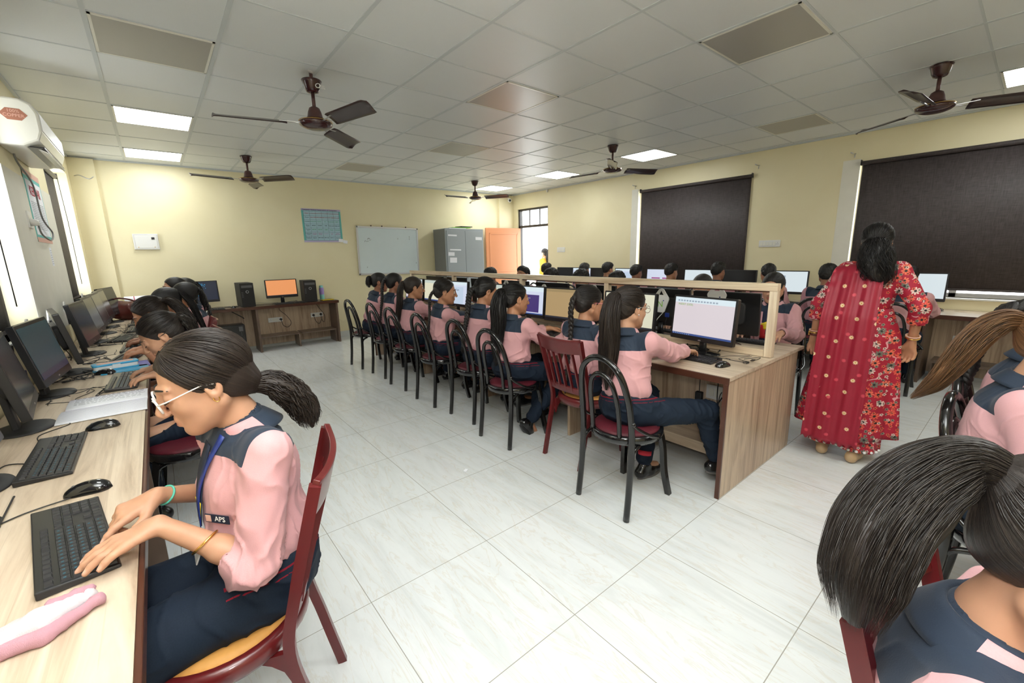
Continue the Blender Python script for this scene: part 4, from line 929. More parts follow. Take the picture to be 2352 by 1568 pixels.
text_mesh('logo', 'orient\nelectric', .016, M['white_p'], o, (.008, -.069, -.045), (math.radians(80), 0, math.radians(-45)), .0008)

# ------------------------------------------------------------- desks
def worktop_desk(): pass
# left desk
t = thing('computer_desk', 'long pale wood-print desk under the left windows with a brown edge', 'desk', (0, 0, 0))
MB().box((XL+.012, -1.4, DZ-.025), (-.128, 7.28, DZ)).build('worktop', M['lam_top'], t)
MB().box((-.128, -1.4, DZ-.04), (-.116, 7.28, DZ-.001)).build('edge_band', M['edge'], t, .003)
MB().box((XL+.03, -1.4, 0.0), (XL+.05, 7.28, DZ-.03)).build('back_panel', M['lam_z'], t)
for y in (-1.4, .55, 2.32, 3.55, 4.85, 6.1): MB().box((XL+.05, y, 0), (-.15, y+.025, DZ-.025)).box((-.15, y, 0), (-.138, y+.025, DZ-.025)).build('side_panel', M['brown'], t)
# back desk
BY, BZ = 7.46, .715
t = thing('computer_desk', 'brown wood-print desk along the back wall holding two computers', 'desk', (0, 0, 0))
MB().box((XL+.05, BY+.012, BZ-.03), (2.33, YB-.052, BZ)).build('worktop', M['brown_top'], t)
MB().box((XL+.05, BY, BZ-.045), (2.342, BY+.012, BZ-.001)).box((2.33, BY, BZ-.045), (2.342, YB-.052, BZ-.001)).build('edge_band', M['edge'], t, .003)
MB().box((XL+.1, YB-.07, .05), (2.30, YB-.055, BZ-.03)).build('back_panel', M['lam_z'], t)
for x in (-.1, 1.11, 2.30): MB().box((x-.012, BY+.01, 0), (x+.018, YB-.055, BZ-.03)).build('side_panel', M['brown'], t); 
for x0, x1 in ((1.14, 1.70), (1.73, 2.28)):
    MB().box((x0, BY+.08, .205), (x1, YB-.08, .225)).box((x1-.02, BY+.08, 0), (x1, YB-.08, .205)).build('shelf', M['brown_top'], t, .002)
# centre island
IX0, IX1, IY0, IY1 = 2.33, 3.53, .98, 6.02
t = thing('computer_island', 'long double-sided pale wood-print computer desk in the middle of the room', 'desk', (0, 0, 0))
MB().box((IX0+.012, IY0, DZ-.022), (IX1-.012, IY1, DZ)).build('worktop', M['lam_top'], t)
MB().box((IX0, IY0, DZ-.04), (IX0+.012, IY1, DZ-.001)).box((IX1-.012, IY0, DZ-.04), (IX1, IY1, DZ-.001)).build('edge_band', M['edge'], t, .003)
for y in (IY0+.006, IY1-.03): MB().box((IX0+.015, y, 0), (3.42, y+.022, DZ-.022)).build('end_panel', M['lam_z'], t); MB().box((IX0+.003, y-.001, 0), (IX0+.016, y+.023, DZ-.03)).build('edge_band', M['edge'], t)
MB().box((2.86, IY0+.03, .03), (2.88, IY1-.03, DZ-.022)).box((3.10, IY0+.03, .03), (3.12, IY1-.03, DZ-.022)).build('centre_panel', M['lam_z'], t)
for y in (2.17, 3.37, 4.60): MB().box((IX0+.035, y, 0), (2.86, y+.022, DZ-.022)).box((IX0+.022, y, 0), (IX0+.035, y+.022, DZ-.03)).box((3.12, y, 0), (3.42, y+.022, DZ-.022)).build('side_panel', M['lam_z'], t)
for (ya, yb) in ((1.01, 2.17), (2.20, 3.37), (3.40, 4.60), (4.63, 5.98)): MB().box((2.60, ya, .17), (2.86, yb, .19)).box((2.60, ya, .12), (2.612, yb, .17)).build('shelf', M['lam_y'], t)
# partition frame standing on the island
t = thing('partition_frame', 'open wooden divider frame standing along the middle of the island', 'divider', (2.985, 0, DZ)); zt = .475
MB().box((-.021, 1.047, .002), (.021, 5.949, .050)).build('bottom_rail', M['lam_py'], t, .002)
MB().box((-.026, 1.0, zt-.048), (.026, 6.0, zt)).build('top_rail', M['lam_py'], t, .002)
MB().box((-.020, 1.047, zt-.056), (.020, 5.949, zt-.0485)).build('underside_strip', M['edge'], t)
for y in (1.0, 2.30, 3.42, 4.77, 5.95): MB().box((-.024, y, .003), (.024, y+.045, zt-.046)).build('post', M['lam_pz'], t, .002)
# right desk
t = thing('computer_desk', 'long brown-edged desk under the right-hand windows', 'desk', (0, 0, 0))
MB().box((6.03, -1.1, DZ-.022), (XR-.013, 6.1, DZ)).build('worktop', M['lam_top'], t)
MB().box((6.015, -1.1, DZ-.045), (6.03, 6.1, DZ-.001)).build('edge_band', M['edge'], t, .003)
MB().box((XR-.04, -1.1, .03), (XR-.025, 6.1, DZ-.022)).build('back_panel', M['lam_z'], t)
for y in (-.6, .63, 1.85, 3.05, 4.25, 5.45, 6.05): MB().box((6.05, y, 0), (XR-.04, y+.03, DZ-.022)).build('side_panel', M['brown'], t); 
for (ya, yb) in ((-.55, .58), (.68, 1.83), (1.90, 3.03), (3.1, 4.2)): MB().box((6.28, ya, .19), (XR-.04, yb, .21)).box((6.28, yb-.02, 0), (XR-.04, yb, .19)).box((6.275, ya, .185), (6.285, yb, .215)).build('shelf', M['brown_top'], t)
MB().lathe([(.03, 0), (.03, .002)], (6.42, .43, DZ), 20, 1, 1.6).build('grommet', M['lam_x'], t)
# front desk, just outside the right edge
t = thing('computer_desk', 'desk along the front of the room before the three girls at the right', 'desk', (0, 0, 0))
MB().box((.55, -1.05, DZ-.022), (4.4, -.47, DZ)).build('worktop', M['lam_x'], t)
for x in (.56, 2.4, 4.36): MB().box((x, -1.03, 0), (x+.025, -.5, DZ-.022)).build('side_panel', M['brown'], t)
# ------------------------------------------------------------- chairs
def black_chair():
    """bentwood-style moulded chair; faces +x, origin on the floor under the seat"""
    t = thing('bentwood_chair', 'x', 'chair'); SZ = .45
    # the tall hoop runs down into both rear legs
    pts = []
    for s_ in (1, -1):
        leg = [(-.205, .175, 0), (-.185, .172, .20), (-.175, .170, .42), (-.185, .168, .56), (-.205, .160, .68), (-.232, .130, .80), (-.245, .070, .865)]
        pts += [(p[0], p[1]*s_, p[2]) for p in (leg if s_ > 0 else leg[::-1])] if s_ < 0 else [(p[0], p[1], p[2]) for p in leg]+[(-.248, 0, .885)]
    MB().tube(spline(pts, 5), .0175, 8, prof=(1.0, 1.0)).build('back_hoop', M['scuff'], t)
    inner = [(-.178, .092, SZ), (-.190, .094, .56), (-.208, .090, .66), (-.225, .070, .745), (-.232, .035, .785), (-.234, 0, .795)]
    inner += [(p[0], -p[1], p[2]) for p in inner[:-1][::-1]]
    MB().tube(spline(inner, 5), .0135, 8).build('inner_hoop', M['scuff'], t)
    MB().lathe([(.170, -.050), (.205, -.046), (.212, -.030), (.212, -.006), (.204, 0), (.190, .002), (.185, -.004)], (0, 0, SZ), 36, .98, .96).build('seat_ring', M['gloss'], t)
    MB().lathe([(.0, -.010), (.188, -.008), (.190, .004), (.17, .014), (.10, .020), (.0, .021)], (0, 0, SZ), 36, .98, .96, close=False).build('seat_pad', M['crimson'], t)
    for s_ in (1, -1):
        MB().tube(spline([(.150, s_*.120, SZ-.035), (.170, s_*.135, .30), (.180, s_*.145, .15), (.205, s_*.165, 0)], 5), .0205, 4, prof=(1, 1)).build('leg', M['scuff'], t)
        MB().tube(spline([(.09, s_*.140, SZ-.045), (.145, s_*.130, SZ-.075), (.165, s_*.132, .30)], 4), .011, 6).build('leg_bracket', M['scuff'], t); MB().tube(spline([(-.10, s_*.165, SZ-.045), (-.16, s_*.168, SZ-.075), (-.178, s_*.170, .30)], 4), .011, 6).build('leg_bracket', M['scuff'], t)
        MB().tube(spline([(-.180, s_*.172, .545), (-.15, s_*.190, .515), (-.08, s_*.215, .470), (0, s_*.212, SZ-.01)], 5), .011, 7, prof=(1.2, .8)).sphere((-.182, s_*.180, .548), .014).build('side_brace', M['scuff'], t)
    mb = MB(); mb.tube([(.150, .12, SZ-.06), (.16, 0, SZ-.05), (.150, -.12, SZ-.06)], .010, 6); mb.build('front_apron', M['scuff'], t)
    return t
def red_chair():
    t = thing('slat_back_chair', 'x', 'chair'); SZ = .45
    def col(z): return -.185-.115*max(0, (z-.42)/.46)**1.15
    for s_ in (1, -1):
        MB().tube(spline([(-.270, s_*.172, 0), (-.225, s_*.172, .22), (-.190, s_*.170, .42), (col(.6), s_*.178, .6), (col(.76), s_*.186, .76), (col(.88), s_*.192, .885)], 6), [.0175]*31, 4, prof=(1.15, .85), up=(0, 1, 0)).build('rear_post', M['redch'], t)
        MB().tube(spline([(.150, s_*.135, SZ-.04), (.165, s_*.145, .25), (.185, s_*.160, 0)], 5), .0185, 4).build('leg', M['redch'], t)
        for sx in (1, -1):
            x0 = .145 if sx > 0 else -.185
            mb = MB(); mb.prism([(x0-sx*.09, SZ-.045), (x0, SZ-.045), (x0, SZ-.15), (x0-sx*.018, SZ-.10), (x0-sx*.045, SZ-.072)], s_*.150-.008, s_*.150+.008, Matrix(((1, 0, 0, 0), (0, 0, 1, 0), (0, 1, 0, 0), (0, 0, 0, 1))))
            mb.build('leg_bracket', M['redch'], t)
    # crest rail: a curved panel with ears
    def crest(u, v):
        y = -.192+.384*u; z = .80+.085*v+(.012*(abs(2*u-1))**4)*v-.015*(1-v)*(1-abs(2*u-1)); return (col(z)-.030*(1-(2*u-1)**2), y, z)
    MB().grid(crest, 17, 6).build('crest_rail', M['redch'], t, .002, None, None, .018)
    def rail(u, v): y = -.172+.344*u; z = .50+.045*v; return (col(z)-.020*(1-(2*u-1)**2), y, z)
    MB().grid(rail, 13, 3).build('lower_rail', M['redch'], t, .002, None, None, .016)
    for k in range(5):
        y = -.115+.0575*k
        pts = [(col(z)-(.020+.01*(z-.52)/.3)*(1-(y/.18)**2), y, z) for z in (.52, .60, .68, .76, .815)]
        MB().tube(spline(pts, 3), .0115, 4, prof=(1.1, .6), up=(0, 1, 0)).build('slat', M['redch'], t)
    MB().lathe([(.165, -.055), (.205, -.052), (.218, -.035), (.220, -.010), (.212, .004), (.196, .008), (.190, .002)], (0, 0, SZ), 40).build('seat_ring', M['redch'], t)
    MB().lathe([(.0, -.006), (.192, -.004), (.194, .006), (.17, .014), (.0, .018)], (0, 0, SZ), 40, close=False).build('seat_pad', M['orange_c'], t)
    return t
BC = black_chair(); RC = red_chair(); used = set()
def chair(kind, x, y, face, label, group):
    src = BC if kind == 'b' else RC
    if kind in used: o = copy_tree(src)
    else: o = src; used.add(kind)
    o.location = (x, y, 0); o.rotation_euler = (0, 0, math.radians(face)); o['label'] = label; o['group'] = group; return o

# ------------------------------------------------------------- computers
def screen_content(t, kind, w, h, x=.0):
    """flat page elements of a lit screen; the screen faces +x, u runs left to right as seen"""
    s = bpy.data.objects
    def q(name, u0, v0, u1, v1, m, d=.0008): return MB().box((x, -w/2+w*u0, -h/2+h*v0), (x+d, -w/2+w*u1, -h/2+h*v1)).build(name, m, t)
    # y runs to the viewer's right when looking at the front (from +x towards -x, right is +y)
    G = GL
    if kind == 'word':
        q('page', 0, 0, 1, 1, G['page']); q('ribbon', 0, .86, 1, 1, G['ribbon'], .0012); q('task_bar', 0, 0, 1, .05, G['task'], .0012)
        mb = MB()
        for k in range(14): mb.box((x, -w/2+w*(.05+.05*k), -h/2+h*.89), (x+.0016, -w/2+w*(.05+.05*k+.032), -h/2+h*.93))
        for k in range(9): mb.box((x, -w/2+w*(.02+.035*k), -h/2+h*.012), (x+.0016, -w/2+w*(.02+.035*k+.012), -h/2+h*.035))
        mb.build('icons', G['dim'], t)
    elif kind == 'slide':
        q('page', 0, 0, 1, 1, G['pale']); q('ribbon', 0, .84, 1, 1, G['ribbon'], .0012); q('slide_page', .12, .08, .88, .72, G['violet'], .0014); q('task_bar', 0, 0, 1, .045, G['task'], .0012)
    elif kind == 'tan': q('page', 0, 0, 1, 1, G['tan']); q('ribbon', 0, .90, 1, 1, G['tan2'], .0012); q('task_bar', 0, 0, 1, .06, G['taskd'], .0012)
    elif kind == 'yellowdoc': q('page', 0, 0, 1, 1, G['cream']); q('slide_page', .25, .05, .60, .70, G['yellow'], .0014); q('task_bar', 0, 0, 1, .05, G['taskd'], .0012)
    elif kind == 'cream': q('page', 0, 0, 1, 1, G['cream']); q('ribbon', 0, .86, 1, 1, G['cream2'], .0012); q('task_bar', 0, 0, 1, .06, G['task'], .0012)
    elif kind == 'desk': q('page', 0, 0, 1, 1, G['pale']); q('slide_page', .18, .0, .85, .78, G['ice'], .0012); q('ribbon', 0, .86, 1, 1, G['ribbon'], .0012)
    elif kind == 'orange': q('page', 0, 0, 1, 1, G['orange']); q('task_bar', 0, 0, 1, .05, G['taskd'], .0012)
    elif kind == 'splash':
        q('page', 0, 0, 1, 1, G['night']); rs = random.Random(3); mb = MB()
        for k in range(230):
            a = rs.gauss(0, .10); b = rs.random(); u, v = .52+a*(.4+b), .50+.46*b*(1-abs(a)*1.6); z = rs.random()*.012+.004; mb.box((x, -w/2+w*u, -h/2+h*v), (x+.0014, -w/2+w*(u+z), -h/2+h*(v+z*1.6)))
        for k in range(50): u = .42+.14*rs.random(); mb.box((x, -w/2+w*u, -h/2+h*(.27-.3*(u-.42)+rs.random()*.02)), (x+.0014, -w/2+w*(u+.02), -h/2+h*(.28-.3*(u-.42)+rs.random()*.02)))
        mb.build('blue_sparks', G['blue'], t)
    elif kind == 'teal': q('page', 0, 0, 1, 1, G['teal']); q('task_bar', 0, .0, 1, .12, G['night'], .0012)
    elif kind == 'chart':
        q('page', 0, 0, 1, 1, G['pale']); q('bars', .2, .25, .55, .34, G['magenta'], .0014); q('bars', .2, .42, .55, .50, G['magenta'], .0014); q('bars', .65, .25, .95, .34, G['magenta'], .0014); q('bars', .65, .42, .95, .50, G['magenta'], .0014)
    elif kind == 'photo':
        q('page', 0, 0, 1, 1, G['white']); mb = MB()
        for k in range(5): mb.box((x, -w/2+w*(.40+.04*k), -h/2+h*(.25+.05*((k*3) % 4))), (x+.0014, -w/2+w*(.47+.04*k), -h/2+h*(.55+.05*((k*2) % 3))))
        mb.build('picture', G['teal2'], t)
    elif kind == 'white': q('page', 0, 0, 1, 1, G['white']); q('column', .35, .15, .45, .8, G['dim'], .0014)
GL = dict(page=m_glow('g_page', (.78, .70, .74), 0.49), ribbon=m_glow('g_rib', (.72, .84, .90), 0.52), task=m_glow('g_task', (.05, .12, .42), 0.31), dim=m_glow('g_dim', (.48, .58, .70), 0.36), pale=m_glow('g_pale', (.70, .76, .92), 0.49),
          violet=m_glow('g_violet', (.055, .03, .17), 0.52), tan=m_glow('g_tan', (.55, .38, .18), 0.42), tan2=m_glow('g_tan2', (.50, .36, .17), 0.36), taskd=m_glow('g_taskd', (.02, .025, .04), 0.42), cream=m_glow('g_cream', (.78, .76, .58), 0.49), cream2=m_glow('g_cream2', (.60, .68, .62), 0.47),
          yellow=m_glow('g_yel', (.85, .50, .02), 0.52), ice=m_glow('g_ice', (.60, .72, .88), 0.47), orange=m_glow('g_or', (.85, .33, .12), 0.52), night=m_glow('g_night', (.010, .018, .045), 0.42), blue=m_glow('g_blue', (.02, .40, .75), 0.73), teal=m_glow('g_teal', (.014, .045, .052), 0.45),
          magenta=m_glow('g_mag', (.45, .08, .30), 0.42), white=m_glow('g_white', (.80, .90, .94), 0.46), teal2=m_glow('g_teal2', (.05, .55, .58), 0.52))
def monitor(name, label, x, y, face, z, kind, w=.47, h=.275, lift=.085, tilt=4, base='oval', logo=None, group=None, tag_=False, wide_chin=False, screen='off'):
    t = thing(name, label, 'monitor', (x, y, z), math.radians(face), group)
    zc = lift+h/2+.02; Rm_ = Matrix.Translation((0, 0, zc)) @ Matrix.Rotation(math.radians(-tilt), 4, 'Y')
    pv = bpy.data.objects.new('p', None); bpy.data.objects.remove(pv)
    chin = .030 if wide_chin else .018
    fw_, fh = w, h
    mb = MB(); mb.prism([(p[0], p[1]-.006) for p in rrect(fw_, fh+chin, .008, 3)], -.012, .018, Matrix(((0, 0, 1, 0), (1, 0, 0, 0), (0, 1, 0, 0), (0, 0, 0, 1)))); 
    case = mb.build('casing', M['black'], t, .002); case.matrix_parent_inverse = Matrix(); case.matrix_basis = Rm_
    bk = MB(); bk.prism(rrect(w*.62, h*.55, .03, 4), -.036, -.010, Matrix(((0, 0, 1, 0), (1, 0, 0, 0), (0, 1, 0, 0), (0, 0, 0, 1)))); o = bk.build('back_cover', M['black_m'], case, .004)
    sw, sh = w-.030, h-.026
    s = MB().box((.0175, -sw/2, -sh/2+.004), (.0186, sw/2, sh/2+.004)).build('screen', M['dark_scr'], case)
    if kind != 'off':
        e = bpy.data.objects.new('e', None); screen_content(s, kind, sw, sh, .0188)
        bpy.data.objects.remove(e)
        for c in kids(s): c.location = (0, 0, .004)
    MB().cbox((.018, 0, -h/2-.006), (.004, .020, .006)).build('badge', M['steel'], case)
    zz = zc
    if base == 'oval':
        MB().tube([(-.012, 0, .012), (-.014, 0, lift+.03)], [.030, .024], 10, prof=(1, .55), up=(1, 0, 0)).build('neck', M['black'], t, 0)
        MB().lathe([(.0, .016), (.06, .015), (.122, .008), (.130, .003), (.128, 0), (0, 0)], (0, 0, 0.001), 36, .78, 1.0, close=False).build('base', M['gloss'], t)
    else:
        MB().cbox((-.030, 0, lift*.5+.07), (.022, .075, lift+.15), (0, math.radians(-6), 0)).build('neck', M['black_m'], t, .004)
        MB().lathe([(.0, .014), (.08, .013), (.112, .007), (.116, .002), (.114, 0), (0, 0)], (0, 0, .001), 36, .85, 1.0, close=False).build('base', M['black_m'], t)
    if logo: text_mesh('logo', logo, .030, M['alu'], case, (-.0132, -w*.02, h*.30), (PI/2, 0, -PI/2), .0006)
    if tag_:
        # thin client hung on the back with its blue plug and leads
        pass
    return t
def thin_client(x, y, z, face, label, group):
    """white kite-shaped hanging unit with a loop at its top, standing upright behind a monitor"""
    t = thing('thin_client', label, 'computer device', (x, y, z), math.radians(face), group); t.scale = (.88, .88, .88)
    T_ = Matrix(((0, 0, 1, 0), (1, 0, 0, 0), (0, 1, 0, 0), (0, 0, 0, 1)))
    sh = [(0, .125), (.022, .118), (.075, .045), (.078, .030), (.040, -.082), (.026, -.092), (-.026, -.092), (-.040, -.082), (-.078, .030), (-.075, .045), (-.022, .118)]
    mb = MB(); mb.prism([p for p in sh if p[1] < .06], -.004, .006, T_)
    for s_ in (1, -1): q = [(s_*.078, .030), (s_*.075, .045), (s_*.022, .118), (0, .125), (0, .108), (s_*.024, .066), (s_*.024, .030)]; mb.prism(q if s_ > 0 else q[::-1], -.0038, .0058, T_)
    mb.prism([(-.024, .030), (.024, .030), (.024, .066), (-.024, .066)], -.0038, .0058, T_); mb.build('shell', M['white_p'], t)
    MB().prism([(p[0]*.9, p[1]*.9) for p in sh if p[1] < .06], -.030, -.004, T_).build('case', M['black_m'], t, .003)
    text_mesh('logo', 'N', .075, M['green'], t, (.0068, -.004, -.018), (PI/2, 0, PI/2), .0006); MB().box((.0064, .022, .012), (.0072, .032, .022)).build('logo_dot', M['blue'], t)
    return t
def vga(x, y, z, a, label):
    t = thing('vga_plug', label, 'cable plug', (x, y, z), a, 'blue monitor plugs')
    MB().cbox((0, 0, 0), (.016, .032, .034)).build('plug_body', M['blue'], t, .003); MB().tube(spline([(0, 0, -.017), (-.01, .01, -.07), (.01, .02, -.13), (.0, .05, -.17)], 5), .0035, 6).build('lead', M['cable'], t); return t
def kb_mesh(full=True):
    t = thing('keyboard', 'x', 'keyboard')
    # length along y, keys' front edge towards -x (towards the typist at -x)
    body = MB(); body.add([(-.068, -.222, 0), (.068, -.222, 0), (.068, .222, 0), (-.068, .222, 0), (-.068, -.222, .009), (.068, -.222, .019), (.068, .222, .019), (-.068, .222, .009)], [(3, 2, 1, 0), (4, 5, 6, 7), (0, 1, 5, 4), (1, 2, 6, 5), (2, 3, 7, 6), (3, 0, 4, 7)])
    body.build('housing', M['black'], t, .003)
    def key(mb, cx, cy, wx, wy):
        z = .009+.010*(cx+.068)/.136; a, b = wx/2, wy/2; h = .0055
        mb.add([(cx-a, cy-b, z-.001), (cx+a, cy-b, z+.0), (cx+a, cy+b, z), (cx-a, cy+b, z-.001), (cx-a+.0015, cy-b+.0017, z+h-.0006), (cx+a-.0015, cy-b+.0017, z+h), (cx+a-.0015, cy+b-.0017, z+h), (cx-a+.0015, cy+b-.0017, z+h-.0006)], [(4, 5, 6, 7), (0, 1, 5, 4), (1, 2, 6, 5), (2, 3, 7, 6), (3, 0, 4, 7)])
    rows = [(-.054, [1.25, 1.25, 1.25, 5.5, 1.25, 1.25, 1.5, 1.25]), (-.0355, [2.25]+[1]*10+[2.25]), (-.017, [1.75]+[1]*11+[1.75]), (.0015, [1.5]+[1]*12+[1]), (.020, [1]*13+[1.5])]
    km = MB(); lg = MB()
    for cx, ws in rows:
        y = .214
        for w_ in ws:
            wy = w_*.0187; y -= wy; key(km, cx, y+wy/2, .0172, wy-.0012)
            z = .009+.010*(cx+.068)/.136+.0058
            lg.box((cx-.001, y+wy/2-.002, z-.001), (cx+.0035, y+wy/2+.003, z+.0002))
        for k in range(3):
            if cx in (-.054, .0015, .020) or (cx == -.0355 and k == 1): key(km, cx, -.068-.0187*k-.010, .0172, .0175)
        for k in range(4):
            key(km, cx, -.134-.0187*k-.009, .0172, .0175)
    for k in range(13): key(km, .046, .204-.0225*k-(.008 if k else 0), .0150, .0175)
    km.build('keys', M['key'], t); lg.build('key_legends', M['key' if not full else 'legend'], t)
    return t
KB = kb_mesh(); KUSED = [0]
def keyboard(x, y, face, label, z=DZ, group='black keyboards'):
    """face = heading of the typist"""
    o = KB if not KUSED[0] else copy_tree(KB); KUSED[0] = 1
    o.location = (x, y, z+.001); o.rotation_euler = (0, 0, math.radians(face)); o['label'] = label; o['group'] = group; return o
def mouse_mesh():
    t = thing('mouse', 'x', 'mouse')
    def f(u, v):
        a = PI*v; X = -.058+.116*u; w_ = .0305*math.sqrt(max(0, 1-(2*u-1)**4))*(1-.08*(1-u)); hz = .036*math.sqrt(max(0, 1-(2*u-1)**2))*(.75+.35*(1-u)); return (X, w_*math.cos(a), max(0, hz*math.sin(a)))
    MB().grid(f, 17, 13).build('shell', M['gloss'], t); MB().cyl((.030, -.0035, .0205), (.030, .0035, .0205), .0068).build('wheel', M['grey_p'], t)
    MB().tube([(.012, 0, .0310), (.03, 0, .0252), (.050, 0, .0120)], .0008, 4).build('button_gap', M['black_m'], t); return t
MS = mouse_mesh(); MUSED = [0]
def mouse(x, y, face, label, z=DZ):
    o = MS if not MUSED[0] else copy_tree(MS); MUSED[0] = 1
    o.location = (x, y, z+.001); o.rotation_euler = (0, 0, math.radians(face)); o['label'] = label; o['group'] = 'black computer mice'; return o
def cable(label, pts, r=.0022, m='cable', group='desk cables'):
    o = MB().tube(spline(pts, 8), r, 6).build('cable', M[m]); return tag(o, label, 'cable', group)
def cable_mess(label, x0, y0, x1, y1, seed, n=6, z=DZ, r=.0022, group='tangled cables'):
    rs = random.Random(seed); mb = MB()
    for k in range(n):
        pts = []; ax, ay = x0+(x1-x0)*rs.random(), y0+(y1-y0)*rs.random()
        for q in range(7): pts.append((min(max(ax, min(x0, x1)), max(x0, x1)), min(max(ay, min(y0, y1)), max(y0, y1)), z+r+.001+abs(rs.gauss(0, .010)))); ax += rs.gauss(0, .35)*(x1-x0); ay += rs.gauss(0, .28)*(y1-y0)
        mb.tube(spline(pts, 6), r*(.8+.5*rs.random()), 5)
    o = mb.build('cables', M['cable']); return tag(o, label, 'cable', group, 'stuff')
def socket_plate(name, label, loc, rz, w=.15, h=.075, nsock=2, nsw=2, group='white socket plates', cat='socket'):
    """plate faces local +y"""
    t = thing(name, label, cat, loc, rz, group); T_ = Matrix(((1, 0, 0, 0), (0, 0, 1, 0), (0, 1, 0, 0), (0, 0, 0, 1)))
    MB().prism(rrect(w, h, .005, 3), 0, .009, T_).build('plate', M['white_p'], t, .002)
    n_ = nsock+nsw; cw_ = (w-.03)/n_
    for k in range(n_):
        cx = -w/2+.015+cw_*(k+.5)
        if (k < (nsock+1)//2) or (k >= n_-nsock//2):
            mb = MB()
            for dx, dz in ((0, .012), (-.009, -.006), (.009, -.006)): mb.cyl((cx+dx, .0085, dz), (cx+dx, .0097, dz), .0032, None, 8)
            mb.build('socket_holes', M['black'], t)
        else: MB().cbox((cx, .010, 0), (cw_*.8, .004, h*.55), (math.radians(5), 0, 0)).build('switch', M['cream_p'], t, .001)
    return t
# ------------------------------------------------------------- things on the back wall
t = thing('whiteboard', 'aluminium framed whiteboard leaning a little on the back wall', 'whiteboard', (3.50, YB-.025, 1.08))
w_, h_ = 1.22, .88; MB().box((-w_/2+.02, -.006, .02), (w_/2-.02, .004, h_-.02)).build('board', M['board'], t)
mb = MB(); [mb.box(*b) for b in (((-w_/2, -.014, 0), (w_/2, .008, .03)), ((-w_/2, -.014, h_-.03), (w_/2, .008, h_)), ((-w_/2, -.014, 0), (-w_/2+.03, .008, h_)), ((w_/2-.03, -.014, 0), (w_/2, .008, h_)))]; mb.build('frame', M['alu'], t, .003)
mb = MB(); [mb.box((x-.008, -.010, h_), (x+.008, .010, h_+.022)) for x in (-.33, -.12, .36)]; mb.build('hanger', M['edge'], t)
mb = MB(); rs = random.Random(5)
for k in range(5): x, z = -.47+.09*rs.random(), .58+.08*rs.random(); mb.tube([(x, -.0068, z), (x+.03*rs.random(), -.0068, z+.03*rs.random()), (x+.04, -.0068, z+.01)], .003, 4)
for x, z in ((.42, .66), (.42, .70), (-.45, .13), (.18, .66), (.55, .20)): mb.tube([(x, -.0068, z), (x+.004, -.0068, z+.025)], .003, 4)
mb.build('marker_smudge', M['grey_p'], t); t.rotation_euler = (0, math.radians(1.2), 0)
t = thing('wall_chart', 'handwritten blue chart taped on the back wall above the desk', 'poster', (2.345, YB-.004, 1.96)); w_, h_ = .64, .55; P_ = (0, 0, 0)
MB().box((-w_/2, -.001, -h_/2), (w_/2, .001, h_/2)).build('sheet', M['teal_p'], t); MB().box((-w_/2+.03, -.002, -h_/2+.035), (w_/2-.03, 0, h_/2-.035)).build('writing_area', M['poster'], t)
MB().box((-w_/2, -.0018, -h_/2), (w_/2, .0, -h_/2+.03)).box((-w_/2, -.0018, h_/2-.03), (w_/2, .0, h_/2)).build('lavender_border', M['lav_p'], t)
mb = MB()
for k in range(7): x = -w_/2+.03+(w_-.06)*(k/6 if k else 0); mb.box((x-.001, -.0026, -h_/2+.035), (x+.001, -.0015, h_/2-.04))
for k in range(8): z = -h_/2+.035+(h_-.08)*k/7; mb.box((-w_/2+.03, -.0026, z-.001), (w_/2-.03, -.0015, z+.001))
mb.build('table_lines', M['ink'], t)
text_mesh('heading', 'Computer Related Generations of Computers', .030, M['ink'], t, (-.02, -.003, h_/2-.017), (PI/2, 0, 0))
cells = [['Subject', '1st Generation', '2nd Generation', '3rd Generation', '4th Generation', '5th Generation'], ['Period', '1946-1959', '1959-1965', '1965-1971', '1971-1980', '1980 onward'], ['Circuitry', 'Vacuum tube', 'Transistor', 'IC', 'Microprocessor', 'ULSI'], ['Memory\nCapacity', '20 KB', '128 KB', '1 MB', 'Much more', 'High end'],
         ['Processing\nSpeed', '300 IPS', '300 IPS', '1 MIPS', 'Faster', 'Very fast'], ['Programming\nLanguage', 'Assembly\nLanguage', 'High level\nlanguage', 'C, C++', 'C, C++\nJava', 'All the\nhigher level'], ['Examples of\nComputers', 'UNIVAC\nEDVAC', 'IBM 7000', 'IBM 360', 'PDP 11', 'Desktop']]
cm = ['ink', 'ink_r', 'ink_g', 'ink', 'ink_g', 'ink_p', 'ink']
for i, row in enumerate(cells):
    for j, s_ in enumerate(row):
        x = -w_/2+.03+(w_-.06)*(j+.5)/6; z = h_/2-.04-(h_-.08)*(i+.5)/7; text_mesh('handwriting', s_, .017 if len(s_) > 9 else .022, M['ink_r'] if (j == 0 and i == 0) or i == 0 else M[cm[i] if j else 'ink'], t, (x, -.003, z), (PI/2, 0, 0))
for k, (x, z, a) in enumerate(((.27, -.245, -8), (.345, -.27, -10))): tag(MB().cbox((2.345+x+.015, YB-.007, 1.96+z), (.075, .001, .055), (0, math.radians(-a), 0)).build('paper_slip', M['paper']), ('white paper slip taped over the lower right corner of the wall chart' if k == 0 else 'white paper slip hanging just off the corner of the wall chart'), 'paper', 'paper slips by the chart')
t = thing('distribution_box', 'white electrical distribution box low on the back wall at left', 'electrical box', (-.025, YB-.012, 1.69), 0)
MB().box((-.135, -.018, -.105), (.135, .010, .105)).build('frame', M['alu'], t, .003); MB().box((-.115, -.024, -.085), (.115, -.016, .085)).build('door', M['white_p'], t, .003); MB().box((.06, -.027, .030), (.095, -.022, .060)).build('meter_window', M['black'], t)
for x in (-.09, .085): MB().cyl((x, -.026, -.072), (x, -.022, -.072), .005).build('screw', M['gold'], t)
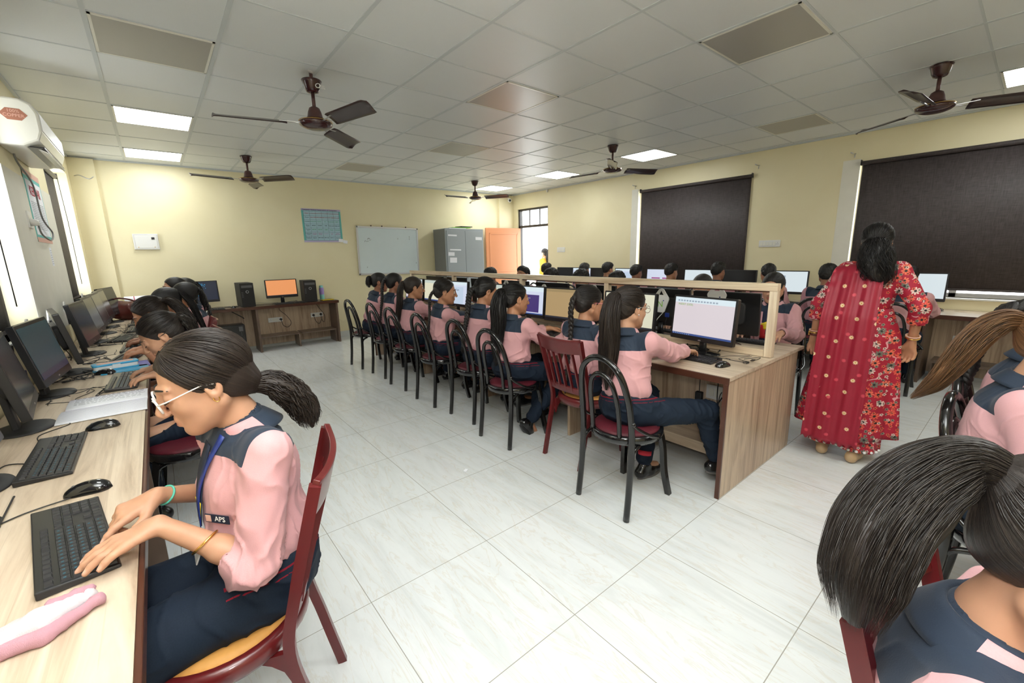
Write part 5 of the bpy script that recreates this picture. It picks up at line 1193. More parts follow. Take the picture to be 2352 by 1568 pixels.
# cabinet
t = thing('steel_cabinet', 'grey two-door steel cabinet standing by the back wall near the door', 'cabinet', (4.93, 7.62, 0)); cx0, cx1, cy0, cy1, ct = -.46, .46, -.20, .27, 1.93
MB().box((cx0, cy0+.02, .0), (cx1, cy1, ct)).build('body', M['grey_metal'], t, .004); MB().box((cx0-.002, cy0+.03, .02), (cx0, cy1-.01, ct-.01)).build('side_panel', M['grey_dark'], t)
for s_ in (-1, 1):
    a, b = (cx0+.03, -.004) if s_ < 0 else (.004, cx1-.03); d_ = MB().box((a, cy0+.004, .06), (b, cy0+.022, ct-.04)).build('door', M['grey_metal'], t, .002); MB().cbox(((b-.03) if s_ < 0 else (a+.03), cy0-.008, 1.0), (.016, .014, .12)).build('handle', M['steel'], d_, .003)
mb = MB().use(M['paper']); 
for (x, z, w2, h2) in ((-.30, 1.80, .20, .03), (.33, 1.74, .16, .06), (-.24, 1.52, .26, .025), (-.34, 1.44, .14, .07), (-.30, 1.32, .16, .10)): MB().cbox((x, cy0+.002, z), (w2, .002, h2), (0, math.radians(2), 0)).build('paper_label', M['paper'], t)
for k, (x, y, w2, d2, a, mm, lb) in enumerate(((-.12, 0, .42, .26, 4, 'paper', 'white file lying flat on top of the grey cabinet'), (.02, .02, .40, .24, -7, 'green', 'green folder in the pile on top of the grey cabinet'), (.12, .0, .30, .2, 12, 'black_m', 'dark folder at the top of the pile on the grey cabinet'))):
    tag(MB().cbox((4.93+x, 7.64+y, ct+.010+.02*k), (w2, d2, .016), (0, 0, math.radians(a))).build('folder', M[mm]), lb, 'folder', 'files on the cabinet')
# camera dome and small fittings
t = thing('security_camera', 'small white security camera in the far ceiling corner', 'camera', (6.42, 7.80, 2.60)); MB().cyl((0, .07, .06), (0, .03, .03), .012).build('bracket', M['white_p'], t); MB().sphere((0, 0, 0), .045).build('housing', M['white_p'], t); MB().cyl((-.018, -.030, -.005), (-.026, -.046, -.008), .024).build('lens', M['black'], t)
t = thing('wall_sensor', 'tiny white ceiling fitting on the right wall above the door', 'sensor', (XR-.02, 6.75, 2.68)); MB().cyl((0, 0, 0), (0, 0, .04), .022).build('housing', M['white_p'], t); MB().sphere((0, 0, -.005), .014).build('bulb', M['white_p'], t)
socket_plate('switch_plate', 'white switch plate on the right wall beside the door', (XR-.001, 6.36, 1.48), PI/2, .22, .10, 0, 6, cat='switch')
socket_plate('switch_plate', 'long white switch plate on the right wall between the two blinds', (XR-.001, 2.39, 1.485), PI/2, .27, .09, 1, 5, cat='switch')
for k, (y, z, lb) in enumerate(((4.60, 2.52, 'bare wall hook above the left end of the narrow blind'), (2.63, 2.54, 'bare wall hook above the right end of the narrow blind'), (1.57, 2.50, 'bare wall hook above the left end of the wide blind'))):
    o = MB().use(M['steel']).tube([(XR, y, z), (XR-.05, y, z), (XR-.055, y+.02, z+.01)], .006, 6).tube([(XR-.002, y-.02, z), (XR-.03, y-.02, z-.02), (XR-.03, y-.02, z-.05)], .005, 6).build('wall_hook', M['steel']); tag(o, lb, 'hook', 'wall hooks')
tag(MB().tube(spline([(-.60, YB-.055, 2.50), (-.55, YB-.12, 2.50), (-.47, YB-.14, 2.46), (-.42, YB-.14, 2.49)], 5), .006, 6).build('wall_hook', M['steel']), 'long bent wire hook in the back left corner', 'hook')
# ------------------------------------------------------------- left wall
t = thing('air_conditioner', 'cream split air conditioner high on the left wall', 'air conditioner', (XL, 0, 0)); ya, yb = 4.28, 5.24
prof = [(0, 2.46), (.14, 2.46), (.19, 2.435), (.215, 2.38), (.215, 2.27), (.195, 2.215), (.12, 2.175), (0, 2.175)]
T_ = Matrix(((1, 0, 0, 0), (0, 0, 1, 0), (0, 1, 0, 0), (0, 0, 0, 1)))
MB().prism(prof, ya, yb, T_).build('housing', M['cream_p'], t, .012); MB().prism([(.212, 2.28), (.219, 2.28), (.219, 2.385), (.190, 2.440), (.15, 2.464), (.14, 2.459), (.185, 2.43), (.211, 2.38)], ya+.02, yb-.02, T_).build('front_panel', M['white_p'], t, .003)
MB().box((.10, ya+.06, 2.190), (.205, yb-.06, 2.198), Matrix.Translation((0, 0, -.012))).build('outlet', M['black'], t); MB().cbox((.180, (ya+yb)/2, 2.175), (.075, yb-ya-.22, .006), (0, math.radians(28), 0)).build('louver', M['cream_p'], t)
MB().prism([(math.cos(a)*.062+.105, math.sin(a)*.040+2.36) for a in [PI*k/3 for k in range(6)]], ya-.0016, ya, T_).build('sticker', M['copper'], t)
text_mesh('sticker_text', '100%\nCOPPER', .026, M['peach'], t, (.105, ya-.0024, 2.365), (PI/2, 0, 0), .0004)
cable('grey cord looping down from the air conditioner to its socket', [(XL+.02, 4.62, 2.20), (XL+.02, 4.66, 2.13), (XL+.03, 4.98, 2.02), (XL+.03, 5.06, 1.78), (XL+.035, 5.34, 1.68), (XL+.04, 5.16, 1.61), (XL+.04, 4.82, 1.64), (XL+.035, 4.78, 1.71)], .006, 'cable_g', 'wall cables')
cable('short grey cable coming out of the left wall under the ceiling', [(XL, 3.2, 2.50), (XL+.03, 3.5, 2.49), (XL+.02, 3.8, 2.44), (XL+.02, 3.9, 2.50)], .006, 'cable_g', 'wall cables')
tt = socket_plate('power_socket', 'square white socket on the left wall with the air conditioner plug', (XL+.001, 4.72, 1.74), -PI/2, .12, .12, 1, 1); MB().cyl((.02, .01, -.02), (.02, .05, -.02), .026, .022).build('plug', M['white_p'], tt)
t = thing('wall_poster', 'tall white poster with teal border and red heading on the left wall', 'poster', (XL+.004, 5.18, 1.86), -PI/2)
MB().box((-.31, -.001, -.27), (.31, .001, .27)).build('sheet', M['teal_p'], t); MB().box((-.285, 0, -.215), (.275, .0018, .195)).build('writing_area', M['paper'], t); MB().box((-.31, 0, .225), (.31, .0016, .27)).box((-.31, 0, -.27), (.31, .0016, -.235)).build('peach_band', M['peach'], t)
mb = MB(); rs = random.Random(2)
for k in range(15):
    z = .03-.014*k; x = -.24
    while x < .22: l = .02+.05*rs.random(); mb.box((x, .0018, z), (min(x+l, .24), .0024, z+.005)); x += l+.012
mb.build('print_lines', M['grey_scr'], t); text_mesh('heading', 'KEBOAR', .105, M['ink_r'], t, (0, .003, .115), (PI/2, 0, PI))
t = thing('small_notice', 'narrow pale printed strip stuck on the left wall below the poster', 'paper', (XL+.003, 5.30, 1.48), -PI/2); MB().box((-.045, 0, -.075), (.045, .001, .075)).build('sheet', M['paper'], t)
mb = MB(); [mb.box((-.035, .001, -.06+.018*k), (.03, .0015, -.056+.018*k)) for k in range(7)]; mb.build('print_lines', M['grey_scr'], t)

# ------------------------------------------------------------- back desk computers
monitor('monitor', 'black monitor on the back desk showing blue sparks on a dark picture', .44, 7.66, -86, BZ, 'splash', .50, .29, .10, 3)
monitor('monitor', 'black monitor on the back desk with an orange screen', 1.53, 7.66, -90, BZ, 'orange', .46, .27, .09, 3)
def tower(x, y, rz, label, w=.18, h=.36, d=.38):
    t = thing('computer_tower', label, 'computer', (x, y, BZ), rz, 'black computer towers')
    MB().box((-w/2, -d/2+.03, .008), (w/2, d/2-.01, h)).build('case', M['black_m'], t, .003); MB().box((-w/2, -d/2+.01, .006), (w/2, -d/2+.03, h)).build('front_panel', M['black'], t, .005)
    MB().box((-w/2+.02, -d/2+.006, h-.07), (w/2-.02, -d/2+.011, h-.035)).build('disc_drive', M['grey_p'], t, .001); mb = MB(); [mb.cbox((-w/2+.025, -d/2+.008, h*.62-.022*k), (.022, .006, .008)) for k in range(4)]; mb.build('ports', M['grey_p'], t)
    ring = MB().tube([(.018*math.cos(a), -d/2+.007, h*.64+.018*math.sin(a)) for a in np.linspace(0, 2*PI, 20)[:-1]], .0022, 6, closed=True).build('logo_ring', M['alu'], t); return t
tower(1.02, 7.66, math.radians(3), 'black computer tower between the two screens on the back desk'); tower(1.93, 7.66, math.radians(-5), 'black computer tower at the right end of the back desk', .19, .35)
keyboard(.50, 7.52, 90, 'keyboard before the sparkling blue screen on the back desk', BZ); keyboard(1.60, 7.53, 90, 'keyboard before the orange screen on the back desk', BZ); mouse(.83, 7.55, 100, 'mouse beside the left tower on the back desk', BZ)
t = thing('water_bottle', 'lavender and mint bottle at the right end of the back desk', 'bottle', (2.13, 7.64, BZ+.0)); MB().lathe([(.0, 0), (.034, 0), (.037, .01), (.037, .11), (.034, .12)], (0, 0, 0), 24, close=False).build('lower_body', M['mint'], t); MB().lathe([(.037, .10), (.0372, .19), (.030, .215)], (0, 0, 0), 24, close=False).build('upper_body', M['lavender'], t); MB().lathe([(.030, .213), (.031, .235), (.024, .25), (.0, .252)], (0, 0, 0), 24, close=False).build('cap', M['mint'], t)
t = thing('small_notebook', 'yellow and black booklet beside the bottle on the back desk', 'book', (2.18, 7.56, BZ), .1); MB().box((-.10, -.05, 0), (.09, .05, .006)).build('back_cover', M['black_m'], t); MB().box((-.09, -.05, .006), (.10, .05, .018)).build('front_cover', M['yel'], t)
# ups unit under the back desk
t = thing('power_backup_unit', 'black power backup box on a wooden block under the back desk', 'power unit', (.66, 7.63, 0)); MB().box((-.30, -.10, .09), (.28, .13, .46)).build('casing', M['black'], t, .015); MB().box((.20, -.104, .36), (.25, -.099, .43)).build('display', M['grey_p'], t)
mb = MB(); [mb.cyl((.225, -.108, .34-.02*k), (.225, -.100, .34-.02*k), .005) for k in range(3)]; mb.build('buttons', M['grey_p'], t)
tag(MB().box((.36, 7.50, 0), (.95, 7.82, .088)).build('wooden_block', M['lam_x'], None, .003), 'low wooden block under the black power unit', 'block')
socket_plate('power_socket', 'white socket plate under the orange screen with one black plug', (1.42, YB-.073, .44), PI, .21, .075, 2, 2); socket_plate('power_socket', 'white socket plate under the right tower with two black plugs', (2.07, YB-.073, .455), PI, .20, .075, 2, 2)
def plug(label, loc, pts): 
    t = thing('power_plug', label, 'plug', loc, 0, 'black power plugs'); MB().cbox((0, -.012, 0), (.032, .03, .034), (0, PI/4, 0)).build('plug_body', M['black_m'], t, .004); MB().tube(spline([(0, -.02, 0)]+pts, 6), .004, 6).build('lead', M['cable'], t); return t
plug('black plug and lead below the orange screen', (1.50, YB-.085, .44), [(.02, -.04, -.10), (.09, -.05, -.13), (.14, -.05, -.06), (.08, -.04, .06), (-.01, -.05, .16), (.0, -.06, .235)])
plug('left black plug of the pair under the right tower', (2.01, YB-.085, .455), [(.02, -.04, -.10), (.07, -.04, -.15), (.12, -.04, -.08)]); plug('right black plug of the pair under the right tower', (2.13, YB-.085, .46), [(.0, -.04, -.09), (.03, -.06, -.13), (.05, -.05, -.02), (-.03, -.05, .12), (-.09, -.06, .22)])
cable('loose black lead hanging from the back desk beside the power unit', [(.80, 7.80, BZ-.05), (.88, 7.76, .60), (.95, 7.74, .55), (.97, 7.74, .52), (.90, 7.75, .58), (.82, 7.76, .64)], .004)
cable_mess('loose leads behind the keyboards on the back desk', 1.1, 7.56, 1.75, 7.80, 3, 5, BZ); cable_mess('loose leads beside the left tower on the back desk', .55, 7.60, .95, 7.80, 4, 4, BZ)
# bag and paper rolls in the corner
Vb = SDF(.012); 
for (x, y, z, a, b, c) in ((-.33, 7.02, .84, .17, .13, .105), (-.24, 6.98, .83, .13, .12, .10), (-.42, 7.05, .86, .12, .11, .10)): Vb.ell((x, y, z), (a, b, c), None, .03)
Vb.plane((0, 0, DZ+.003), (0, 0, -1)); V, F = Vb.mesh('bag'); V = folds(V, F, .016, 9, (9, 9, 4)); V[:, 2] = np.maximum(V[:, 2], DZ+.002)
bt = thing('handbag', 'slouchy dark maroon leather handbag at the far end of the left desk', 'bag', (0, 0, 0)); link_mesh('bag_body', np_mesh('bag_body', V, F, M['bag']), bt)
MB().tube(spline([(-.46, 7.0, .93), (-.40, 6.90, 1.0), (-.28, 6.90, .98), (-.20, 6.95, .92)], 6), .010, 8).build('strap', M['bag'], bt); MB().tube([(-.45+.012*math.cos(a), 6.93, .93+.012*math.sin(a)) for a in np.linspace(0, 2*PI, 12)[:-1]], .003, 6, closed=True).build('buckle', M['gold'], bt)
for k, (x, y, z, r, a, lb) in enumerate(((-.22, 7.68, BZ+.072, .070, 5, 'white paper roll at the bottom of the pile in the back corner'), (-.02, 7.52, BZ+.062, .060, -6, 'second white paper roll in the back corner, lying lower right'), (-.16, 7.66, BZ+.200, .056, 3, 'thick white paper roll on the top of the pile in the back corner'), (.0, 7.55, BZ+.172, .048, -9, 'short white paper roll lying across the pile in the back corner'))):
    t = thing('paper_roll', lb, 'paper roll', (x, y, z), math.radians(a), 'paper rolls'); MB().lathe([(r, -.20), (r, .20), (r*.8, .20), (r*.8, -.20)], (0, 0, 0), 20, close=False).build('rolled_sheet', M['paper'], t, 0, None, (0, PI/2, 0)); MB().lathe([(r+.001, -.004), (r+.001, .004)], (0, 0, 0), 20, close=False).build('rubber_band', M['ink_r'], t, 0, (-.1, 0, 0), (0, PI/2, 0))
# ------------------------------------------------------------- left desk: eight screens
Lm = [(-.545, 2.02, 0, 'off', 'black monitor cut by the left frame edge, nearest on the left desk'), (-.525, 2.66, 6, 'off', 'dark switched-off monitor at the left edge beside the open notebook'), (-.520, 3.27, -5, 'teal', 'monitor on the left desk showing a dim teal page'), (-.500, 3.86, 10, 'off', 'switched-off monitor turned almost edge-on past the teal screen'),
      (-.475, 4.55, -4, 'off', 'switched-off monitor behind the edge-on one, standing upright'), (-.480, 5.20, -3, 'off', 'switched-off monitor halfway down the left desk'), (-.470, 5.78, -2, 'off', 'switched-off monitor third from the far end of the left desk'), (-.470, 6.30, -3, 'off', 'switched-off monitor second from the maroon handbag'), (-.455, 6.80, -12, 'off', 'switched-off monitor next to the maroon handbag')]
for k, (x, y, a, kd, lb) in enumerate(Lm):
    monitor('monitor', lb, x, y, a, DZ, kd, .475, .29, .085, 11, 'round', None, 'monitors on the left desk', wide_chin=True)
for k, (y, lb) in enumerate(((3.02, 'white-backed thin client behind the teal screen'), (3.62, 'white-backed thin client behind the edge-on monitor'), (4.27, 'white-backed thin client in the gap after the edge-on monitor'), (4.98, 'white-backed thin client behind the fifth screen of the left desk'), (6.15, 'white-backed thin client near the far end of the left desk'))):
    thin_client(-.600, y, 1.01, 180, lb, 'thin clients on the left desk'); vga(-.56, y+.05, .90, 0, 'blue plug under '+lb.replace('white-backed ', 'the '))
cable_mess('tangled black leads on the desk behind the edge-on monitor', -.60, 3.55, -.38, 3.85, 11, 9); cable_mess('tangled black leads round the base of the teal screen', -.56, 2.95, -.30, 3.25, 12, 7); cable_mess('tangled black leads between the far screens of the left desk', -.58, 4.1, -.32, 4.6, 13, 9); cable_mess('tangled black leads at the far screens near the handbag', -.56, 4.9, -.30, 6.4, 14, 12); cable_mess('tangled leads at the left edge by the nearest keyboard', -.62, 1.45, -.42, 1.85, 15, 6)
cable('mouse lead looping over the desk by the near mouse', [(-.29, 1.74, DZ+.006), (-.38, 1.72, DZ+.004), (-.48, 1.66, DZ+.004), (-.52, 1.76, DZ+.004), (-.60, 1.80, DZ+.004)], .002)
cable('keyboard lead of the unattended keyboard', [(-.40, 2.12, DZ+.006), (-.50, 2.20, DZ+.004), (-.52, 2.05, DZ+.004), (-.58, 1.98, DZ+.004)], .002); cable('thin lead from the far mouse towards the open notebook', [(-.31, 2.43, DZ+.006), (-.42, 2.38, DZ+.004), (-.46, 2.50, DZ+.004), (-.38, 2.60, DZ+.004), (-.45, 2.68, DZ+.004)], .002)
cable('white thin lead curled at the left frame edge', [(-.62, 1.62, DZ+.004), (-.50, 1.60, DZ+.006), (-.47, 1.66, DZ+.010), (-.53, 1.70, DZ+.006), (-.62, 1.68, DZ+.004)], .0022, 'cable_w')
keyboard(-.258, 1.462, 189, 'keyboard under the hands of the girl with white glasses'); keyboard(-.375, 2.18, 180, 'unattended keyboard beyond the girl with white glasses'); keyboard(-.225, 3.33, 178, 'keyboard past the open notebook, two hands on it'); keyboard(-.24, 4.14, 168, 'keyboard used by the second girl of the left row'); keyboard(-.22, 4.62, 178, 'keyboard under the browner hands on the left desk'); keyboard(-.30, 5.25, 170, 'keyboard lying askew halfway down the left desk'); keyboard(-.22, 5.85, 178, 'keyboard second from the handbag'); keyboard(-.22, 6.45, 180, 'keyboard nearest to the handbag on the left desk')
mouse(-.255, 1.77, 170, 'mouse above the keyboard of the girl with white glasses'); mouse(-.265, 2.45, 172, 'mouse beside the open notebook'); mouse(-.33, 3.66, 150, 'mouse beside the blue pencil box'); mouse(-.20, 5.05, 170, 'glossy mouse halfway down the left desk'); mouse(-.25, 6.15, 175, 'mouse near the far end of the left desk')
t = thing('notebook', 'open ruled notebook with handwriting lying on the left desk', 'notebook', (-.275, 2.83, DZ), 0)
MB().grid(lambda u, v: (-.155+.31*v, -.22+.22*u, .002+.010*math.sin(PI*u)**.7*.8+.002), 12, 4).build('left_page', M['paper'], t, 0, None, None, .003); MB().grid(lambda u, v: (-.145+.30*v, .0+.21*u, .002+.012*math.sin(PI*u)**.6*.8+.002), 12, 4).build('right_page', M['paper'], t, 0, None, None, .003)
mb = MB()
for k in range(22):
    y = -.215+.0195*k; u = (k*.0195/.22) % 1; z = .0065+.0085*math.sin(PI*min(max(u, .02), .98))**.7
    mb.box((-.148, y, z), (.148, y+.0006, z+.0003))
mb.build('ruled_lines', M['lav_p'], t); mb = MB(); rs = random.Random(8)
for k in range(8):
    y = .045+.0195*k; x = -.12; z = .0072+.010*math.sin(PI*min(.98, (y/.21)))**.6
    while x < .13: l = .006+.018*rs.random(); mb.tube([(x, y, z), (x+l*.3, y+.005, z), (x+l*.6, y-.001, z), (x+l, y+.004, z)], .00045, 4); x += l+.007
mb.build('handwriting', M['ink'], t)
t = thing('pencil_box', 'blue and white pencil box on the left desk', 'pencil box', (-.285, 3.78, DZ), math.radians(10)); MB().prism(rrect(.23, .09, .02, 4), .0, .014).build('base_shell', M['cyan'], t, .002); MB().prism(rrect(.222, .084, .018, 4), .014, .036).build('middle', M['white_p'], t, .002); MB().prism(rrect(.23, .09, .02, 4), .036, .048).build('lid', M['cyan'], t, .003); MB().prism(rrect(.18, .05, .01, 3), .048, .0495).build('lid_picture', M['peach'], t); MB().box((-.02, -.047, .016), (.02, -.041, .042)).build('clasp', M['white_p'], t)
tag(MB().cbox((-.24, 3.72-.02, DZ+.004), (.24, .13, .006), (0, 0, .15)).build('thin_booklet', M['cyan']), 'blue booklet lying under the pencil box', 'book'); tag(MB().cbox((-.15, 3.84, DZ+.004), (.06, .20, .006), (0, 0, .1)).build('thin_booklet', M['purple']), 'purple booklet at the desk edge behind the pencil box', 'book')
# folded towel
tw_ = SDF(.0045); tw_.cap((-.335, 1.10, DZ+.018), (-.265, 1.115, DZ+.021), .019, .023, .02); tw_.cap((-.265, 1.115, DZ+.021), (-.205, 1.155, DZ+.018), .022, .013, .02); tw_.cap((-.33, 1.13, DZ+.014), (-.21, 1.165, DZ+.013), .014, .012, .02); V, F = tw_.mesh('t'); V = folds(V, F, .004, 77, (30, 30, 20)); V += vnormals(V, F)*(.0009*vnoise(V*900, 3))[:, None]; V[:, 2] = np.maximum(V[:, 2], DZ+.002)
bt = thing('hand_towel', 'folded white and pink terry towel at the near corner of the left desk', 'towel'); link_mesh('towel_cloth', np_mesh('towel_cloth', V, F, mat('terry_white', (.62, .58, .60), .95, noise=.06, nscale=300, bump=.6, bscale=700)), bt)
tw_ = SDF(.0045); tw_.cap((-.345, 1.085, DZ+.012), (-.26, 1.082, DZ+.013), .0125, .0125, .01); tw_.cap((-.26, 1.082, DZ+.013), (-.185, 1.135, DZ+.014), .0125, .011, .01); tw_.cap((-.20, 1.165, DZ+.026), (-.25, 1.14, DZ+.036), .010, .010, .01); V, F = tw_.mesh('t'); V = folds(V, F, .004, 78, (30, 30, 20)); V[:, 2] = np.maximum(V[:, 2], DZ+.002); link_mesh('towel_border', np_mesh('towel_border', V, F, mat('terry_pink', (.46, .25, .30), .95, bump=.6, bscale=700)), bt)
# ------------------------------------------------------------- island computers
Im = [(2.80, 1.375, 172, 'word', 'monitor nearest on the island showing a pale document'), (2.80, 1.965, 180, 'yellowdoc', 'monitor behind the girl with the long ponytail, yellow block on its page'), (2.78, 2.62, 184, 'tan', 'monitor on the island with a tan document'), (2.78, 3.13, 184, 'slide', 'monitor showing a dark violet slide'), (2.78, 3.74, 180, 'cream', 'monitor with a pale green-cream page beyond the violet slide'), (2.78, 4.42, 184, 'desk', 'monitor showing a light blue slide with blue words'), (2.78, 4.98, 178, 'cream', 'monitor with a cream page turned edge-on, second from the far end'), (2.78, 5.50, 182, 'word', 'monitor at the far end of the island facing the girls')]
for k, (x, y, a, kd, lb) in enumerate(Im):
    t = monitor('monitor', lb, x, y, a, DZ, kd, .47, .285, .075, 5, 'oval', None, 'island monitors facing the girls')
    case = [c for c in kids(t) if c.name.startswith('casing')][0]
    if k == 0: text_mesh('logo', 'LG', .013, M['alu'], case, (.0195, 0, -.147), (PI/2, 0, PI/2)); text_mesh('page_text', 'INSERT (DESI)', .019, M['green'], case, (.0215, -.135, .085), (PI/2, 0, PI/2), .0002)
    if k == 3: text_mesh('page_text', 'One Piece', .026, M['white_p'], case, (.0215, 0, .03), (PI/2, 0, PI/2), .0003)
    if k == 5: text_mesh('page_text', 'CabH Tech', .03, M['blue'], case, (.0205, 0, .04), (PI/2, 0, PI/2), .0003)
Om = [(1.41, 3, 'back of the black monitor nearest on the island, white letters on it'), (1.92, 2, 'back of the second black monitor, behind the hanging white unit'), (2.62, 0, 'back of the third black monitor facing the far side'), (3.20, 0, 'back of the fourth black monitor facing the far side'), (3.80, 0, 'back of the fifth black monitor facing the far side'), (4.45, 0, 'back of the sixth black monitor facing the far side'), (5.05, 0, 'back of the seventh black monitor facing the far side'), (5.65, 0, 'back of the farthest black monitor facing the far side')]
for k, (y, a, lb) in enumerate(Om):
    monitor('monitor', lb, 3.19, y, a, DZ, 'photo' if k % 2 else 'white', .47, .285, .080, 4, 'oval', 'LG' if k < 5 else None, 'island monitors facing the far side')
for k, (y, z, lb) in enumerate(((1.43, 1.075, 'white thin client with green N partly hidden behind the nearest island screen'), (1.87, 1.02, 'white thin client with green N left of the nearest island screen'), (2.555, 1.02, 'white thin client with green N beside the girl with pink glasses'), (3.215, 1.00, 'white thin client with green N between the violet and tan screens'), (3.84, 1.02, 'small white thin client behind the ponytail beyond the violet slide'))):
    thin_client(3.085, y, z, 180, lb, 'thin clients on the island'); vga(3.10, y-.05, z-.10, 0, 'blue plug under '+lb.replace('white ', '', 1).replace('small ', ''))
    cable('pale lead of '+lb.replace('white ', '', 1), [(3.09, y-.02, z-.08), (3.05, y+.01, z-.14), (3.06, y+.03, z-.20), (3.04, y+.02, DZ+.02)], .003, 'cable_w', 'pale leads'); cable_mess('tangled leads under '+lb.replace('white ', '', 1), 2.84, y-.12, 2.94, y+.12, 30+k, 6)
cable_mess('loose dark leads beside the base of the nearest island screen', 2.70, 1.04, 2.90, 1.24, 41, 4, r=.0018); cable_mess('loose leads on the island behind the tan screen', 2.62, 2.72, 2.80, 3.0, 42, 5, r=.0018); cable_mess('loose leads on the island below the cream screen', 2.60, 4.55, 2.80, 4.85, 43, 6, r=.0018)
for k, (x, y, lb) in enumerate(((2.62, 1.40, 'keyboard at the near end of the island under the ponytail girl\'s hands'), (2.60, 1.95, 'keyboard of the girl with pink glasses on the island'), (2.58, 2.66, 'keyboard right of the girl with the loose wavy ponytail'), (2.58, 3.2, 'keyboard before the violet slide'), (2.58, 3.78, 'keyboard before the green-cream page'), (2.58, 4.40, 'keyboard before the light blue slide'), (2.58, 4.98, 'keyboard before the edge-on cream page'), (2.58, 5.50, 'keyboard at the far end of the island'))): keyboard(x, y, 0 if k else -3, lb)
mouse(2.56, 1.12, -8, 'mouse at the near corner of the island'); mouse(2.56, 2.30, 0, 'mouse between the pink glasses girl and the wavy ponytail girl')
for k, (y, lb) in enumerate(((1.36, 'keyboard behind the divider near the girl in the tie'), (1.92, 'keyboard behind the divider of the girl in round glasses'), (2.62, 'keyboard behind the third screen of the far side'), (3.2, 'keyboard behind the fourth screen of the far side'), (3.8, 'keyboard behind the fifth screen of the far side'))): keyboard(3.39, y, 180, lb)
tag(MB().cbox((2.60, 2.86, DZ+.004), (.14, .19, .005), (0, 0, .2)).build('thin_booklet', M['teal_p']), 'teal booklet below the violet slide screen', 'book')
tt = socket_plate('power_socket', 'white socket plate under the near end of the island', (2.858, 1.24, .46), PI/2, .21, .10, 1, 3)
t = thing('power_adapter', 'black power adapter hanging with its cords under the island', 'adapter', (2.72, 1.33, .43)); MB().cbox((0, 0, 0), (.035, .045, .115)).build('brick', M['black_m'], t, .006); MB().tube(spline([(0, 0, .055), (.0, .0, .15), (.01, .0, .28)], 4), .003, 6).tube(spline([(0, 0, -.055), (.01, -.02, -.10), (.03, -.06, -.14), (.05, -.10, -.10), (.08, -.10, .02), (.11, -.10, .05)], 6), .003, 6).build('cord', M['cable'], t)
cable('grey cords hanging from the island worktop to its socket', [(2.80, 1.19, .70), (2.80, 1.20, .50), (2.78, 1.16, .32), (2.80, 1.10, .26)], .004, 'cable_g'); cable('black looped cord under the near end of the island', [(2.80, 1.24, .70), (2.79, 1.24, .45), (2.76, 1.20, .28), (2.78, 1.27, .24), (2.82, 1.26, .36), (2.84, 1.23, .44)], .004)
# ------------------------------------------------------------- right desk computers
Rm2 = [(.78, 'white', 'monitor glimpsed behind the woman in red'), (1.35, 'photo', 'monitor before the boy beside the woman in red'), (2.02, 'white', 'monitor with a white page left of the last two boys'), (2.62, 'off', 'switched-off monitor before the narrow blind'), (3.20, 'photo', 'monitor with a teal picture before the narrow blind'), (3.86, 'chart', 'monitor with magenta bars before the narrow blind'), (4.50, 'desk', 'monitor near the left edge of the narrow blind'), (5.05, 'off', 'dark monitor between boys under the door switch'), (5.50, 'desk', 'monitor with a blue-white page under the door switch'), (5.92, 'off', 'dark monitor at the door end of the right desk')]
for k, (y, kd, lb) in enumerate(Rm2): monitor('monitor', lb, 6.28, y, 180+(6 if k == 2 else 0), DZ, kd, .46, .28, .10, 3, 'oval', None, 'monitors on the right desk'); 
for k, (y, lb) in enumerate(((.80, 'keyboard behind the woman in red'), (1.37, 'keyboard of the boy beside the woman in red'), (2.0, 'keyboard of the last-but-one boy on the right desk'), (2.62, 'keyboard before the dark screen on the right desk'), (3.2, 'keyboard before the teal picture on the right desk'))): keyboard(6.13, y, 0, lb)
cable_mess('tangled leads on the right desk by the boy behind the woman in red', 6.08, .55, 6.3, .70, 51, 4); socket_plate('power_socket', 'white socket plate under the right desk near the front', (XR-.042, .36, .42), PI/2, .21, .075, 2, 2)
cable('grey lead under the right desk by the white socket', [(XR-.05, .36, .66), (XR-.07, .36, .55), (XR-.08, .33, .40), (XR-.1, .36, .25), (XR-.2, .42, .10), (XR-.2, .50, .02)], .005, 'cable_g')
tag(MB().cbox((1.42, 2.25, .004), (.035, .02, .006), (0, 0, .6)).build('paper_scrap', M['paper']), 'tiny white scrap lying on the open floor', 'paper')
# ------------------------------------------------------------- chairs in place
GI = 'black chairs of the girls along the island'
for x, y, a, lb in ((1.975, 1.38, -2, 'black hoop-back chair of the girl with the long straight ponytail'), (2.04, 2.48, 2, 'black hoop-back chair of the girl with the loose wavy ponytail'), (2.12, 3.06, 2, 'black hoop-back chair of the girl with the thick side braid'), (2.08, 3.65, 1, 'black hoop-back chair fourth from the nearest one at the island'), (2.10, 4.32, 2, 'black hoop-back chair of the girl whose brown ponytail lies to one side'),
                    (2.13, 4.92, 2, 'black hoop-back chair second from the far end of the island'), (2.09, 5.55, 3, 'black hoop-back chair farthest away, near the whiteboard')): chair('b', x, y, a, lb, GI)
chair('r', 2.26, 1.90, -2, 'maroon slat-back chair between the black chairs at the island', 'maroon slat-back chairs')
chair('r', .010, 1.325, 160, 'maroon slat-back chair with ochre pad under the girl with white glasses', 'maroon slat-back chairs')
chair('b', .02, 2.86, 178, 'black chair with crimson pad, second seat of the left row', 'chairs of the left row')
chair('r', .02, 4.12, 183, 'maroon chair of the left row, nearer of the two crests by the power unit', 'chairs of the left row'); chair('b', .05, 3.48, 180, 'black chair of the left row, its glossy crest showing behind the near girl', 'chairs of the left row')
chair('r', .06, 4.85, 180, 'maroon chair of the left row, farther of the two crests by the power unit', 'chairs of the left row'); chair('b', .12, 5.55, 180, 'hidden black chair far down the left row', 'chairs of the left row'); chair('b', .20, 6.30, 182, 'last black chair of the left row before the handbag', 'chairs of the left row')
